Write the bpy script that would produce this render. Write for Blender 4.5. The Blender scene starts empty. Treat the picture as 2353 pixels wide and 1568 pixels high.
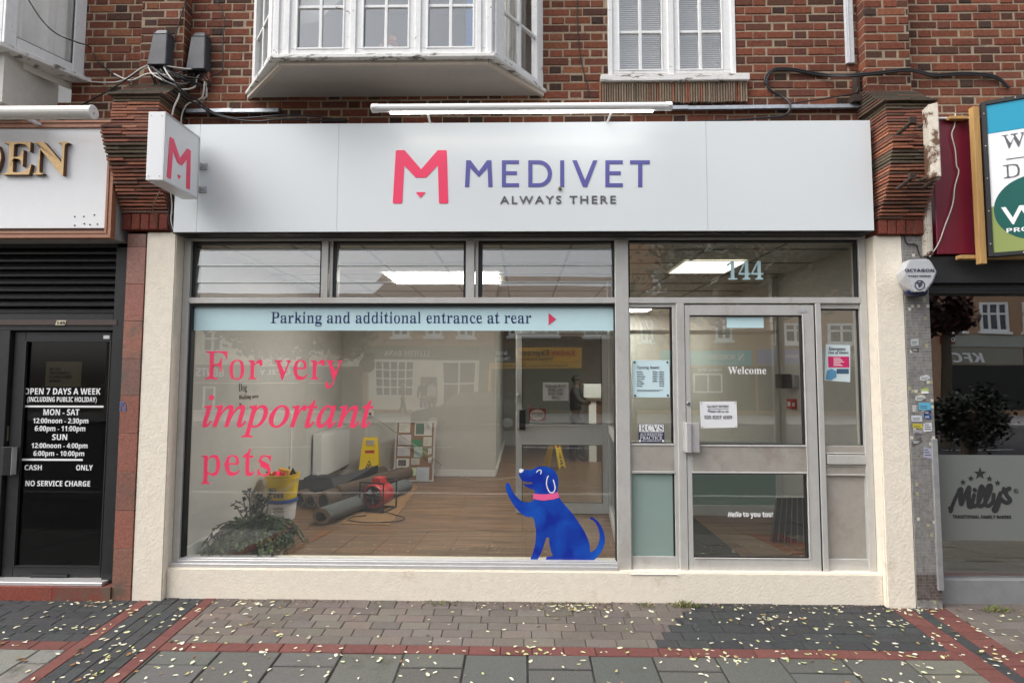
import bpy, bmesh, math, random
from mathutils import Vector, Matrix
R_ = math.radians
rnd = random.Random(7)
S = bpy.context.scene
COL = S.collection

# ------------------------------------------------------------ camera
FPX, W0, H0 = 1300.0, 2352.0, 1568.0          # focal length and picture size in the units the photo was measured in
CAMP = Vector((0.0, -4.44, 1.733))
PITCH, YAW, ROLL = R_(3.61), R_(1.1), R_(0.14)
CM = Matrix.Rotation(YAW, 3, 'Z') @ Matrix.Rotation(math.pi / 2 + PITCH, 3, 'X') @ Matrix.Rotation(ROLL, 3, 'Z')
cd = bpy.data.cameras.new('camera')
cam = bpy.data.objects.new('camera', cd)
cam.matrix_world = Matrix.Translation(CAMP) @ CM.to_4x4()
cd.sensor_width = 36
cd.lens = 36 * FPX / W0
cd.clip_start = 0.05
cd.clip_end = 600
COL.objects.link(cam)
S.camera = cam

# ------------------------------------------------------------ sky, sun, exposure
SUN_EL, SUN_AZ = R_(52), R_(248)               # azimuth clockwise from +Y: off to the left along the street
wd = bpy.data.worlds.new("World")
S.world = wd
wd.use_nodes = True
nt = wd.node_tree
sky = nt.nodes.new('ShaderNodeTexSky')
sky.sky_type = 'NISHITA'
sky.sun_disc = False
sky.sun_elevation = SUN_EL
sky.sun_rotation = SUN_AZ
sky.air_density = 1.0
sky.dust_density = 4.0
sky.ozone_density = 1.0
hs = nt.nodes.new('ShaderNodeHueSaturation')
hs.inputs['Saturation'].default_value = 0.30   # overcast: the cloud takes most of the blue out
nt.links.new(sky.outputs[0], hs.inputs['Color'])
bg = nt.nodes['Background']
nt.links.new(hs.outputs[0], bg.inputs['Color'])
bg.inputs['Strength'].default_value = 0.15
sl = bpy.data.lights.new('sun', 'SUN')
sl.energy = 0.5
sl.angle = R_(50)
sl.color = (1.0, 0.97, 0.93)
so = bpy.data.objects.new('sun', sl)
so.rotation_euler = (Vector((math.sin(SUN_AZ) * math.cos(SUN_EL), math.cos(SUN_AZ) * math.cos(SUN_EL), math.sin(SUN_EL)))).to_track_quat('Z', 'Y').to_euler()
so.location = (-2, -8, 12)
COL.objects.link(so)
S.view_settings.view_transform = 'Standard'
S.view_settings.look = 'None'
S.view_settings.exposure = 1.2
S.view_settings.gamma = 1
S.cycles.max_bounces = 7
S.cycles.transparent_max_bounces = 16
S.cycles.glossy_bounces = 3
S.cycles.diffuse_bounces = 4
S.cycles.caustics_reflective = False
S.cycles.caustics_refractive = False
S.cycles.sample_clamp_indirect = 6
S.cycles.use_denoising = True

# ------------------------------------------------------------ helpers
def ray(px, py):
    return CM @ Vector(((px - W0 / 2) / FPX, -(py - H0 / 2) / FPX, -1.0))
def at(px, py, Y):                             # point on the plane y = Y
    d = ray(px, py)
    t = (Y - CAMP.y) / d.y
    return CAMP + d * t
def atz(px, py, z):                            # point on the plane z = z
    d = ray(px, py)
    return CAMP + d * ((z - CAMP.z) / d.z)
def atx(px, py, x):
    d = ray(px, py)
    return CAMP + d * ((x - CAMP.x) / d.x)
def rc(px0, py0, px1, py1, Y):                 # upright rectangle on the plane y = Y
    pm, qm = (px0 + px1) / 2, (py0 + py1) / 2
    return at(px0, qm, Y).x, at(px1, qm, Y).x, at(pm, py1, Y).z, at(pm, py0, Y).z

ORG = {}
class MB:
    def __init__(s):
        s.v, s.f, s.m, s.c = [], [], [], []
    def add(s, vs, fs, m=0, c=(1, 1, 1)):
        n = len(s.v)
        s.v += [tuple(v) for v in vs]
        for f in fs:
            s.f.append([i + n for i in f]); s.m.append(m); s.c.append(c)
        return s
    def box(s, x0, x1, y0, y1, z0, z1, m=0, c=(1, 1, 1)):
        x0, x1 = min(x0, x1), max(x0, x1); y0, y1 = min(y0, y1), max(y0, y1); z0, z1 = min(z0, z1), max(z0, z1)
        return s.add([(x0, y0, z0), (x1, y0, z0), (x1, y1, z0), (x0, y1, z0), (x0, y0, z1), (x1, y0, z1), (x1, y1, z1), (x0, y1, z1)],
                     [(0, 3, 2, 1), (4, 5, 6, 7), (0, 1, 5, 4), (1, 2, 6, 5), (2, 3, 7, 6), (3, 0, 4, 7)], m, c)
    def hexa(s, p, m=0, c=(1, 1, 1)):          # eight corners, bottom ring then top ring
        return s.add(p, [(0, 3, 2, 1), (4, 5, 6, 7), (0, 1, 5, 4), (1, 2, 6, 5), (2, 3, 7, 6), (3, 0, 4, 7)], m, c)
    def soft(s, x0, x1, y0, y1, z0, z1, b=.004, m=0, c=(1, 1, 1)):   # brick: chamfered front, facing -y
        return s.add([(x0 + b, y0, z0 + b), (x1 - b, y0, z0 + b), (x1 - b, y0, z1 - b), (x0 + b, y0, z1 - b),
                      (x0, y0 + b, z0), (x1, y0 + b, z0), (x1, y0 + b, z1), (x0, y0 + b, z1),
                      (x0, y1, z0), (x1, y1, z0), (x1, y1, z1), (x0, y1, z1)],
                     [(0, 1, 2, 3), (0, 4, 5, 1), (1, 5, 6, 2), (2, 6, 7, 3), (3, 7, 4, 0), (4, 8, 9, 5), (5, 9, 10, 6), (6, 10, 11, 7), (7, 11, 8, 4)], m, c)
    def prism(s, poly, y0, y1, m=0, c=(1, 1, 1)):   # (x, z) outline pushed along y
        n = len(poly)
        ar = sum(poly[i][0] * poly[(i + 1) % n][1] - poly[(i + 1) % n][0] * poly[i][1] for i in range(n))
        if ar < 0: poly = poly[::-1]
        vs = [(x, y0, z) for x, z in poly] + [(x, y1, z) for x, z in poly]
        return s.add(vs, [list(range(n)), list(range(2 * n - 1, n - 1, -1))] + [(i, i + n, (i + 1) % n + n, (i + 1) % n) for i in range(n)], m, c)
    def plan(s, poly, z0, z1, m=0, c=(1, 1, 1)):    # (x, y) outline pushed along z
        n = len(poly)
        ar = sum(poly[i][0] * poly[(i + 1) % n][1] - poly[(i + 1) % n][0] * poly[i][1] for i in range(n))
        if ar < 0: poly = poly[::-1]
        vs = [(x, y, z0) for x, y in poly] + [(x, y, z1) for x, y in poly]
        return s.add(vs, [list(range(n - 1, -1, -1)), list(range(n, 2 * n))] + [(i, (i + 1) % n, (i + 1) % n + n, i + n) for i in range(n)], m, c)
    def bar(s, a, b, t, z0, z1, m=0, c=(1, 1, 1), off=0):   # upright slab along a plan segment
        a, b = Vector(a[:2]), Vector(b[:2]); d = (b - a).normalized(); nn = Vector((-d.y, d.x))
        a = a + nn * off; b = b + nn * off
        return s.plan([tuple(a - nn * t / 2), tuple(b - nn * t / 2), tuple(b + nn * t / 2), tuple(a + nn * t / 2)], z0, z1, m, c)
    def tube(s, pts, r, n=8, m=0, c=(1, 1, 1), cap=True):
        pts = [Vector(p) for p in pts]
        rr = r if isinstance(r, (list, tuple)) else [r] * len(pts)
        up = None; rings = []
        for i, p in enumerate(pts):
            d = (pts[min(i + 1, len(pts) - 1)] - pts[max(i - 1, 0)])
            d = d.normalized() if d.length > 1e-9 else Vector((0, 0, 1))
            if up is None: up = Vector((0, 0, 1)) if abs(d.z) < .9 else Vector((1, 0, 0))
            a = d.cross(up)
            if a.length < 1e-6: a = d.cross(Vector((0, 1, 0)))
            a.normalize(); b = a.cross(d); up = b
            rings.append([p + (a * math.cos(2 * math.pi * k / n) + b * math.sin(2 * math.pi * k / n)) * rr[i] for k in range(n)])
        vs = [q for rg in rings for q in rg]; fs = []
        for i in range(len(pts) - 1):
            for k in range(n):
                fs.append((i * n + k, i * n + (k + 1) % n, (i + 1) * n + (k + 1) % n, (i + 1) * n + k))
        if cap:
            fs.append(list(range(n - 1, -1, -1))); fs.append([(len(pts) - 1) * n + k for k in range(n)])
        return s.add(vs, fs, m, c)
    def lathe(s, prof, c0, n=20, m=0, c=(1, 1, 1), axis='z'):
        vs, fs = [], []
        for r, h in prof:
            for k in range(n):
                a = 2 * math.pi * k / n
                q = (r * math.cos(a), r * math.sin(a), h)
                if axis == 'y': q = (q[0], q[2], q[1])
                if axis == 'x': q = (q[2], q[0], q[1])
                vs.append((c0[0] + q[0], c0[1] + q[1], c0[2] + q[2]))
        for i in range(len(prof) - 1):
            for k in range(n):
                fs.append((i * n + k, i * n + (k + 1) % n, (i + 1) * n + (k + 1) % n, (i + 1) * n + k))
        fs.append(list(range(n - 1, -1, -1))); fs.append([(len(prof) - 1) * n + k for k in range(n)])
        return s.add(vs, fs, m, c)
    def sphere(s, c0, r, n=10, m=0, c=(1, 1, 1), sc=(1, 1, 1)):
        pr = [(max(.02, math.sin(math.pi * i / n)), -math.cos(math.pi * i / n)) for i in range(n + 1)]
        vs, fs = [], []
        for a, h in pr:
            for k in range(n):
                t = 2 * math.pi * k / n
                vs.append((c0[0] + r * sc[0] * a * math.cos(t), c0[1] + r * sc[1] * a * math.sin(t), c0[2] + r * sc[2] * h))
        for i in range(n):
            for k in range(n):
                fs.append((i * n + k, i * n + (k + 1) % n, (i + 1) * n + (k + 1) % n, (i + 1) * n + k))
        return s.add(vs, fs, m, c)
    def frame(s, x0, x1, z0, z1, w, y0, y1, m=0, c=(1, 1, 1)):   # four-sided rim
        if not isinstance(w, (tuple, list)): w = (w, w, w, w)     # left, right, bottom, top
        s.box(x0, x0 + w[0], y0, y1, z0, z1, m, c); s.box(x1 - w[1], x1, y0, y1, z0, z1, m, c)
        s.box(x0 + w[0], x1 - w[1], y0, y1, z0, z0 + w[2], m, c); s.box(x0 + w[0], x1 - w[1], y0, y1, z1 - w[3], z1, m, c)
        return s
    def build(s, name, mats, parent=None, smooth=False, bevel=0, recalc=False, seg=1):
        if not isinstance(mats, (list, tuple)): mats = [mats]
        root = parent
        while root is not None and root.parent is not None: root = root.parent
        o0 = ORG.get(root.name, (0, 0, 0)) if root is not None else (0, 0, 0)
        me = bpy.data.meshes.new(name)
        me.from_pydata([(v[0] - o0[0], v[1] - o0[1], v[2] - o0[2]) for v in s.v], [], s.f)
        for m in mats: me.materials.append(m)
        me.polygons.foreach_set('material_index', s.m)
        if any(c != (1, 1, 1) for c in s.c):
            ca = me.color_attributes.new('Col', 'FLOAT_COLOR', 'CORNER')
            buf = []
            for p, c in zip(me.polygons, s.c): buf += [c[0], c[1], c[2], 1.0] * p.loop_total
            ca.data.foreach_set('color', buf)
        if bevel or recalc:
            bm = bmesh.new(); bm.from_mesh(me)
            bmesh.ops.recalc_face_normals(bm, faces=bm.faces)
            if bevel:
                bmesh.ops.bevel(bm, geom=[e for e in bm.edges if len(e.link_faces) == 2 and e.calc_face_angle(0) > .6], offset=bevel, segments=seg, affect='EDGES', clamp_overlap=True)
            bm.to_mesh(me); bm.free()
        if smooth: me.polygons.foreach_set('use_smooth', [True] * len(me.polygons))
        me.update()
        o = bpy.data.objects.new(name, me)
        COL.objects.link(o)
        if parent is not None: o.parent = parent
        return o
    def __len__(s): return len(s.f)

def tag(o, label, cat, group=None):
    o['label'] = label; o['category'] = cat
    if group: o['group'] = group
    return o
def thing(name, label, cat, loc, group=None):
    o = bpy.data.objects.new(name, None); COL.objects.link(o)
    o.empty_display_size = .1
    o.location = loc; ORG[o.name] = tuple(loc)
    return tag(o, label, cat, group)
def struct(o): o['kind'] = 'structure'; return o
def stuff(o): o['kind'] = 'stuff'; return o

# text: the built-in font; styled alphabets come from its Unicode fallback
ST = {'serif': (0x1d400, 0x1d41a, 0x1d7ce), 'italic': (0x1d468, 0x1d482, 0x1d7ce), 'thinitalic': (0x1d434, 0x1d44e, None), 'sans': (0x1d5a0, 0x1d5ba, 0x1d7e2), 'bold': (0x1d5d4, 0x1d5ee, 0x1d7ec), 'script': (0x1d4d0, 0x1d4ea, None), 'bi': (0x1d63c, 0x1d656, 0x1d7ec)}
def sty(t, st):
    if st == 'plain': return t
    a, b, d = ST[st]; o = ''
    for ch in t:
        if 'A' <= ch <= 'Z': o += chr(a + ord(ch) - 65)
        elif 'a' <= ch <= 'z':
            k = b + ord(ch) - 97; o += chr(0x210e if k == 0x1d455 else k)
        elif ch.isdigit() and d: o += chr(d + ord(ch) - 48)
        else: o += ch
    return o
_tc = {}
def tmesh(t, st='plain', off=0.0, sp=1.0, ex=.02):
    key = (t, st, off, sp, ex)
    if key not in _tc:
        c = bpy.data.curves.new('t', 'FONT'); c.body = sty(t, st); c.size = 1; c.offset = off; c.space_character = sp; c.extrude = ex; c.resolution_u = 4
        o = bpy.data.objects.new('t', c); COL.objects.link(o)
        dg = bpy.context.evaluated_depsgraph_get()
        me = bpy.data.meshes.new_from_object(o.evaluated_get(dg))
        _tc[key] = ([tuple(v.co) for v in me.vertices], [tuple(p.vertices) for p in me.polygons])
        bpy.data.meshes.remove(me); bpy.data.objects.remove(o); bpy.data.curves.remove(c)
    return _tc[key]
def thin(vs, fs, f):
    """slim the vertical stems of a bold serif alphabet, leaving its hairlines and serifs"""
    import numpy as np
    V = np.array(vs); seg = []; nor = {}
    key = lambda p: (round(p[0], 4), round(p[1], 4))
    for fc in fs:
        P = V[list(fc)]
        if np.ptp(P[:, 2]) < 1e-5: continue
        nn = np.zeros(3)
        for i in range(len(P)): nn += np.cross(P[i], P[(i + 1) % len(P)])
        L = np.linalg.norm(nn)
        if L < 1e-12: continue
        nn /= L
        q = {key(p): p for p in P}
        if len(q) != 2: continue
        a, b = q.values(); seg.append((a[0], a[1], b[0], b[1]))
        for k in q: nor[k] = nor.get(k, np.zeros(2)) + nn[:2]
    Sg = np.array(seg); dx = {}
    for k, n2 in nor.items():
        L = np.linalg.norm(n2)
        if L < 1e-6: continue
        n2 = n2 / L
        if abs(n2[0]) < .3: continue
        best = []
        for dy in (-.012, .0007, .013):
            y = k[1] + dy
            m = (Sg[:, 1] - y) * (Sg[:, 3] - y) < 0
            S2 = Sg[m]
            if not len(S2): continue
            x = S2[:, 0] + (y - S2[:, 1]) / (S2[:, 3] - S2[:, 1]) * (S2[:, 2] - S2[:, 0])
            sg = -1 if n2[0] > 0 else 1
            d = (x - k[0]) * sg; d = d[d > .012]
            if len(d): best.append(d.min())
        if not best: continue
        t = min(best)
        if .075 < t < .30: dx[k] = -np.sign(n2[0]) * min(.05, .5 * (1 - f) * t) * min(1, (abs(n2[0]) - .3) / .4)
    return [(v[0] + dx.get(key(v), 0), v[1], v[2]) for v in vs]
_th = {}
def text(mb, t, st, X0, X1, Zb, Zt, Y, th=.002, off=0.0, sp=1.0, m=0, c=(1, 1, 1), back=False, tx=None, slim=.62):
    """lettering between X0 and X1, baseline Zb, top Zt; faces -y, or +y when back"""
    vs, fs = tmesh(t, st, off, sp)
    if st == 'serif' and slim < 1:
        k_ = (t, off, sp, slim)
        if k_ not in _th: _th[k_] = thin(vs, fs, slim)
        vs = _th[k_]
    xs = [v[0] for v in vs]; ys = [v[1] for v in vs]
    a, b, top = min(xs), max(xs), max(ys)
    ez = max(abs(v[2]) for v in vs) or 1
    out = []
    for x, y, z in vs:
        u = (x - a) / (b - a)
        X = X1 - u * (X1 - X0) if back else X0 + u * (X1 - X0)
        q = (X, Y - (z / ez) * th / 2 * (-1 if back else 1), Zb + y / top * (Zt - Zb))
        out.append(tx(q) if tx else q)
    mb.add(out, fs, m, c)
def ptext(mb, t, st, px0, px1, pt, pb, Y, **k):
    x0, x1, z0, z1 = rc(px0, pt, px1, pb, Y)
    text(mb, t, st, x0, x1, z0, z1, Y, **k)

# ------------------------------------------------------------ materials
def mat(name, col=(.5, .5, .5), rough=.6, metal=0.0, var=0.0, scale=8.0, bump=0.0, bscale=60.0, attr=False, spec=.5, stretch=None, col2=None, emit=0, dirt=None, coat=0):
    m = bpy.data.materials.new(name); m.use_nodes = True
    n, l = m.node_tree.nodes, m.node_tree.links
    b = n['Principled BSDF']
    b.inputs['Roughness'].default_value = rough; b.inputs['Metallic'].default_value = metal
    b.inputs['Specular IOR Level'].default_value = spec
    b.inputs['Coat Weight'].default_value = coat
    tc = n.new('ShaderNodeTexCoord'); mp = n.new('ShaderNodeMapping')
    l.new(tc.outputs['Object'], mp.inputs[0])
    if stretch: mp.inputs['Scale'].default_value = stretch
    cur = None
    if attr:
        a = n.new('ShaderNodeVertexColor'); a.layer_name = 'Col'; cur = a.outputs[0]
    else:
        a = n.new('ShaderNodeRGB'); a.outputs[0].default_value = (*col, 1); cur = a.outputs[0]
    def mixin(cur, fac, c2, mode='MIX'):
        x = n.new('ShaderNodeMix'); x.data_type = 'RGBA'; x.blend_type = mode
        l.new(fac, x.inputs[0]); l.new(cur, x.inputs[6])
        if isinstance(c2, tuple): x.inputs[7].default_value = (*c2, 1)
        else: l.new(c2, x.inputs[7])
        return x.outputs[2]
    if var or col2:
        no = n.new('ShaderNodeTexNoise'); no.inputs['Scale'].default_value = scale; no.inputs['Detail'].default_value = 7; no.inputs['Roughness'].default_value = .65
        l.new(mp.outputs[0], no.inputs['Vector'])
        if col2:
            cr = n.new('ShaderNodeMapRange'); cr.inputs[1].default_value = .38; cr.inputs[2].default_value = .66
            l.new(no.outputs[0], cr.inputs[0]); cur = mixin(cur, cr.outputs[0], col2)
        if var:
            mr = n.new('ShaderNodeMapRange'); mr.inputs[1].default_value = .3; mr.inputs[2].default_value = .7
            mr.inputs[3].default_value = 1 - var; mr.inputs[4].default_value = 1 + var * .6
            no2 = n.new('ShaderNodeTexNoise'); no2.inputs['Scale'].default_value = scale * 2.7; no2.inputs['Detail'].default_value = 8; no2.inputs['Roughness'].default_value = .7
            l.new(mp.outputs[0], no2.inputs['Vector']); l.new(no2.outputs[0], mr.inputs[0])
            x = n.new('ShaderNodeVectorMath'); x.operation = 'SCALE'; l.new(cur, x.inputs[0]); l.new(mr.outputs[0], x.inputs[3]); cur = x.outputs[0]
            rr = n.new('ShaderNodeMapRange'); rr.inputs[3].default_value = max(.03, rough - .15); rr.inputs[4].default_value = min(1, rough + .15)
            l.new(no.outputs[0], rr.inputs[0]); l.new(rr.outputs[0], b.inputs['Roughness'])
    if dirt:                                    # worn or stained patches with edges of their own: (colour, scale, threshold)
        nd = n.new('ShaderNodeTexNoise'); nd.inputs['Scale'].default_value = dirt[1]; nd.inputs['Detail'].default_value = 10; nd.inputs['Roughness'].default_value = .72
        l.new(mp.outputs[0], nd.inputs['Vector'])
        md = n.new('ShaderNodeMapRange'); md.inputs[1].default_value = dirt[2]; md.inputs[2].default_value = dirt[2] + (dirt[3] if len(dirt) > 3 else .06)
        l.new(nd.outputs[0], md.inputs[0]); cur = mixin(cur, md.outputs[0], dirt[0])
    l.new(cur, b.inputs['Base Color'])
    if bump:
        nb = n.new('ShaderNodeTexNoise'); nb.inputs['Scale'].default_value = bscale; nb.inputs['Detail'].default_value = 6
        l.new(mp.outputs[0], nb.inputs['Vector'])
        bp = n.new('ShaderNodeBump'); bp.inputs['Strength'].default_value = min(1, bump); bp.inputs['Distance'].default_value = .004
        l.new(nb.outputs[0], bp.inputs['Height']); l.new(bp.outputs[0], b.inputs['Normal'])
    if emit:
        b.inputs['Emission Color'].default_value = (*col, 1); b.inputs['Emission Strength'].default_value = emit
    return m
def glassmat(name, refl=.2, tint=(1, 1, 1), rough=0.0, wav=.0):
    m = bpy.data.materials.new(name); m.use_nodes = True
    n, l = m.node_tree.nodes, m.node_tree.links
    n.remove(n['Principled BSDF'])
    t = n.new('ShaderNodeBsdfTransparent'); t.inputs[0].default_value = (*tint, 1)
    g = n.new('ShaderNodeBsdfGlossy'); g.inputs['Roughness'].default_value = rough
    ge = n.new('ShaderNodeNewGeometry'); dp = n.new('ShaderNodeVectorMath'); dp.operation = 'DOT_PRODUCT'   # Schlick, the same from both sides
    l.new(ge.outputs['Normal'], dp.inputs[0]); l.new(ge.outputs['Incoming'], dp.inputs[1])
    ab_ = n.new('ShaderNodeMath'); ab_.operation = 'ABSOLUTE'; l.new(dp.outputs['Value'], ab_.inputs[0])
    om = n.new('ShaderNodeMath'); om.operation = 'SUBTRACT'; om.inputs[0].default_value = 1; l.new(ab_.outputs[0], om.inputs[1])
    pw_ = n.new('ShaderNodeMath'); pw_.operation = 'POWER'; pw_.inputs[1].default_value = 5; l.new(om.outputs[0], pw_.inputs[0])
    ml = n.new('ShaderNodeMath'); ml.operation = 'MULTIPLY_ADD'; ml.inputs[1].default_value = 1 - refl / 2; ml.inputs[2].default_value = refl / 2
    l.new(pw_.outputs[0], ml.inputs[0])
    mx = n.new('ShaderNodeMixShader'); l.new(ml.outputs[0], mx.inputs[0]); l.new(t.outputs[0], mx.inputs[1]); l.new(g.outputs[0], mx.inputs[2])
    if wav:
        tc = n.new('ShaderNodeTexCoord'); no = n.new('ShaderNodeTexNoise'); no.inputs['Scale'].default_value = 1.3; no.inputs['Detail'].default_value = 1
        l.new(tc.outputs['Object'], no.inputs['Vector'])
        bp = n.new('ShaderNodeBump'); bp.inputs['Strength'].default_value = 1; bp.inputs['Distance'].default_value = wav
        l.new(no.outputs[0], bp.inputs['Height']); l.new(bp.outputs[0], g.inputs['Normal'])
    l.new(mx.outputs[0], n['Material Output'].inputs[0])
    return m
M = {}
M['brick'] = mat('brick', attr=True, rough=.92, spec=.15, var=.38, scale=14, bump=.9, bscale=110, dirt=((.05, .034, .028), 4.5, .57, .16))
M['mortar'] = mat('mortar', (.39, .31, .222), .95, spec=.1, var=.3, scale=9, bump=.8, bscale=160, dirt=((.13, .10, .08), 4, .58, .1))
M['tile'] = mat('clay_tile', attr=True, rough=.85, var=.35, scale=16, bump=.7, bscale=120)
M['moss'] = mat('mossy_mortar', (.05, .05, .032), .95, var=.4, scale=20, bump=.8)
M['render'] = mat('painted_render', (.83, .755, .63), .8, var=.08, scale=6, bump=1, bscale=55, dirt=((.60, .50, .37), 3.0, .62, .14))
M['white_paint'] = mat('old_white_paint', (.80, .80, .79), .5, var=.08, scale=9, bump=.35, bscale=50, dirt=((.30, .27, .23), 9, .63, .04))
M['peel_paint'] = mat('peeling_white_paint', (.76, .75, .72), .6, var=.1, scale=9, bump=.6, bscale=60, dirt=((.16, .14, .12), 11, .53, .06), stretch=(.6, 1, 2))
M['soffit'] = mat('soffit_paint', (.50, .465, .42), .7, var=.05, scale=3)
M['lead'] = mat('lead', (.36, .39, .42), .5, .4, var=.3, scale=10, bump=.6, bscale=20)
M['board'] = mat('sign_board', (.735, .775, .785), .3)
M['alu'] = mat('satin_aluminium', (.56, .55, .522), .42, .25, var=.09, scale=4, stretch=(1, 1, .6), dirt=((.40, .355, .30), 2.2, .54, .2))
M['alu_grimy'] = mat('grimy_aluminium', (.42, .39, .345), .5, .25, var=.12, scale=4, dirt=((.30, .255, .205), 3.0, .52, .2))
M['alu_light'] = mat('aluminium_light', (.60, .59, .585), .36, .4, var=.08, scale=8)
M['rubber'] = mat('black_rubber', (.015, .015, .016), .6)
M['black'] = mat('black_paint', (.02, .021, .022), .45, var=.2, scale=10)
M['char'] = mat('charcoal_metal', (.021, .0215, .022), .45, 0, spec=.35, var=.25, scale=7, dirt=((.06, .056, .052), 8, .66, .05))
M['white_plastic'] = mat('white_plastic', (.82, .82, .81), .35)
M['grey_plastic'] = mat('grey_plastic', (.42, .43, .45), .4, var=.05)
M['red'] = mat('coral_vinyl', (.92, .055, .145), .35)
M['purple'] = mat('violet_vinyl', (.115, .11, .36), .35)
M['greyv'] = mat('slate_vinyl', (.11, .11, .13), .4)
M['navy'] = mat('navy_vinyl', (.012, .022, .13), .4)
M['pale'] = mat('pale_blue_vinyl', (.56, .76, .79), .5, var=.02)
M['white'] = mat('white_vinyl', (.85, .85, .85), .5)
M['ink'] = mat('black_ink', (.02, .02, .022), .6)
M['paper'] = mat('paper', (.78, .78, .79), .7, var=.03)
M['gold'] = mat('gilded_letter', (.74, .47, .19), .38, .1, var=.2, scale=20)
M['gold_side'] = mat('dark_bronze', (.17, .09, .055), .5, .3, var=.2)
M['bronze'] = mat('bronze_frame', (.36, .165, .095), .5, .1, var=.18, scale=10)
M['granite'] = mat('red_granite', attr=True, rough=.45, var=.42, scale=22, dirt=((.13, .095, .07), 3.2, .52, .14), bump=.3, bscale=90)
M['glass'] = glassmat('shop_glass', .285, (.97, .98, .97), wav=.0012)
M['glass_entry'] = glassmat('entry_glass', .38, (.96, .97, .96), wav=.0008)
M['glass_up'] = glassmat('window_glass', .30, (.95, .96, .96), wav=.002)
M['glass_dark'] = glassmat('bakery_glass', .54, (.9, .9, .9), wav=.0008)
M['glass_door'] = glassmat('restaurant_glass', .045, (.55, .55, .55))
M['frost'] = mat('frosted_glass', (.235, .325, .295), .55, var=.04, scale=2)
M['frost_pale'] = mat('frosted_pale', (.40, .44, .42), .4, var=.05, scale=3)
M['frost_grey'] = mat('frosted_grey', (.15, .162, .155), .5, var=.04, scale=3)
M['cable'] = mat('black_cable', (.015, .014, .014), .5)
M['cable_w'] = mat('white_cable', (.6, .57, .52), .6)
M['wood'] = mat('pale_timber', (.52, .31, .11), .7, var=.2, scale=6, stretch=(4, 4, .4))
M['burg'] = mat('burgundy_board', (.17, .008, .024), .35, var=.1, scale=3)
M['rust'] = mat('rusty_steel', (.045, .028, .02), .9, var=.5, scale=18, bump=.8)
M['plate'] = mat('weathered_plate', (.55, .50, .42), .7, var=.2, scale=9, dirt=((.10, .045, .02), 5, .50, .05), bump=.6)
M['curtain'] = mat('net_curtain', (.55, .54, .50), .9, var=.08, scale=6, stretch=(5, 5, .3))
M['room'] = mat('dim_room', (.62, .62, .62), .9)
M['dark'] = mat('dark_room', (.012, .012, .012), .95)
M['blind'] = mat('blind_slat', (.86, .82, .78), .7)
# ------------------------------------------------------------ ground
def gz(y):                                      # the pavement falls away from the shops
    return .0723 * max(y, -2.4)
YK = -4.6                                       # kerb line
g = MB(); g.box(-160, 160, -150, 60, -1.2, -.42)
struct(g.build('ground', mat('earth', (.10, .09, .07), .95, var=.2, scale=1)))
g = MB(); g.box(-120, 120, -19.0, YK - .15, -.6, -.30)
struct(g.build('road', mat('asphalt', (.040, .040, .042), .85, var=.2, scale=3, bump=.5)))
g = MB()
for k in range(-20, 20): g.box(k * 4, k * 4 + 2, -11.9, -11.8, -.3, -.296)
struct(g.build('road_marking', mat('road_paint', (.6, .6, .58), .7)))
g = MB(); g.box(-120, 120, YK - .15, YK, -.6, -.178)
struct(g.build('kerb', mat('kerb_stone', (.33, .32, .30), .8, var=.2)))
g = MB(); g.box(-120, 120, -24.98, -19.0, -.6, -.17)
struct(g.build('far_pavement', mat('far_paving', (.30, .29, .28), .85, var=.2, scale=2)))
# base sheet of dark sand under the blocks
g = MB(); X9 = 14
def strip(y0, y1, dz):
    g.add([(-X9, y0, gz(y0) + dz), (X9, y0, gz(y0) + dz), (X9, y1, gz(y1) + dz), (-X9, y1, gz(y1) + dz)], [(0, 1, 2, 3)])
strip(-2.4, .3, -.006); strip(YK, -2.4, -.006)
struct(g.build('pavement_bed', mat('joint_sand', (.032, .030, .026), .95, var=.4, scale=20, dirt=((.05, .075, .02), 7, .56, .08))))

def blk(mb, x0, x1, y0, y1, c, gap=.004, b=.004, jz=.0015, m=0):
    x0 += gap / 2; x1 -= gap / 2; y0 += gap / 2; y1 -= gap / 2
    if x1 - x0 < .012 or y1 - y0 < .012: return
    dz = rnd.uniform(-jz, jz); tl = rnd.uniform(-jz, jz)
    f = lambda x, y, h: (x, y, gz(y) + h + dz + tl * (x - x0) / (x1 - x0))
    vs = [f(x0 + b, y0 + b, .004), f(x1 - b, y0 + b, .004), f(x1 - b, y1 - b, .004), f(x0 + b, y1 - b, .004),
          f(x0, y0, .004 - b), f(x1, y0, .004 - b), f(x1, y1, .004 - b), f(x0, y1, .004 - b),
          f(x0, y0, -.02), f(x1, y0, -.02), f(x1, y1, -.02), f(x0, y1, -.02)]
    mb.add(vs, [(0, 1, 2, 3), (0, 4, 5, 1), (1, 5, 6, 2), (2, 6, 7, 3), (3, 7, 4, 0), (4, 8, 9, 5), (5, 9, 10, 6), (6, 10, 11, 7), (7, 11, 8, 4)], m, c)
def vary(c, a=.12):
    k = 1 + rnd.uniform(-a, a); return tuple(max(0, q * k * (1 + rnd.uniform(-.04, .04))) for q in c)
DARKB, BRN, REDB, SLAB, SLAB2 = (.042, .044, .045), (.152, .128, .110), (.142, .048, .040), (.100, .100, .091), (.150, .142, .114)
def gx(px, py):                                 # ground point under a picture point
    d = ray(px, py); t = (0 - CAMP.z + .0723 * CAMP.y) / (d.z - .0723 * d.y)
    return CAMP + d * t
xr1a, xr1b = gx(300, 1392).x, gx(330, 1392).x   # first red band at the wall
xr2a, xr2b = gx(461, 1382).x, gx(490, 1382).x
xR1a, xR1b, xR2a, xR2b = gx(2046, 1396).x, gx(2090, 1396).x, gx(2117, 1396).x, gx(2176, 1400).x
ROW = .1
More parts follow.
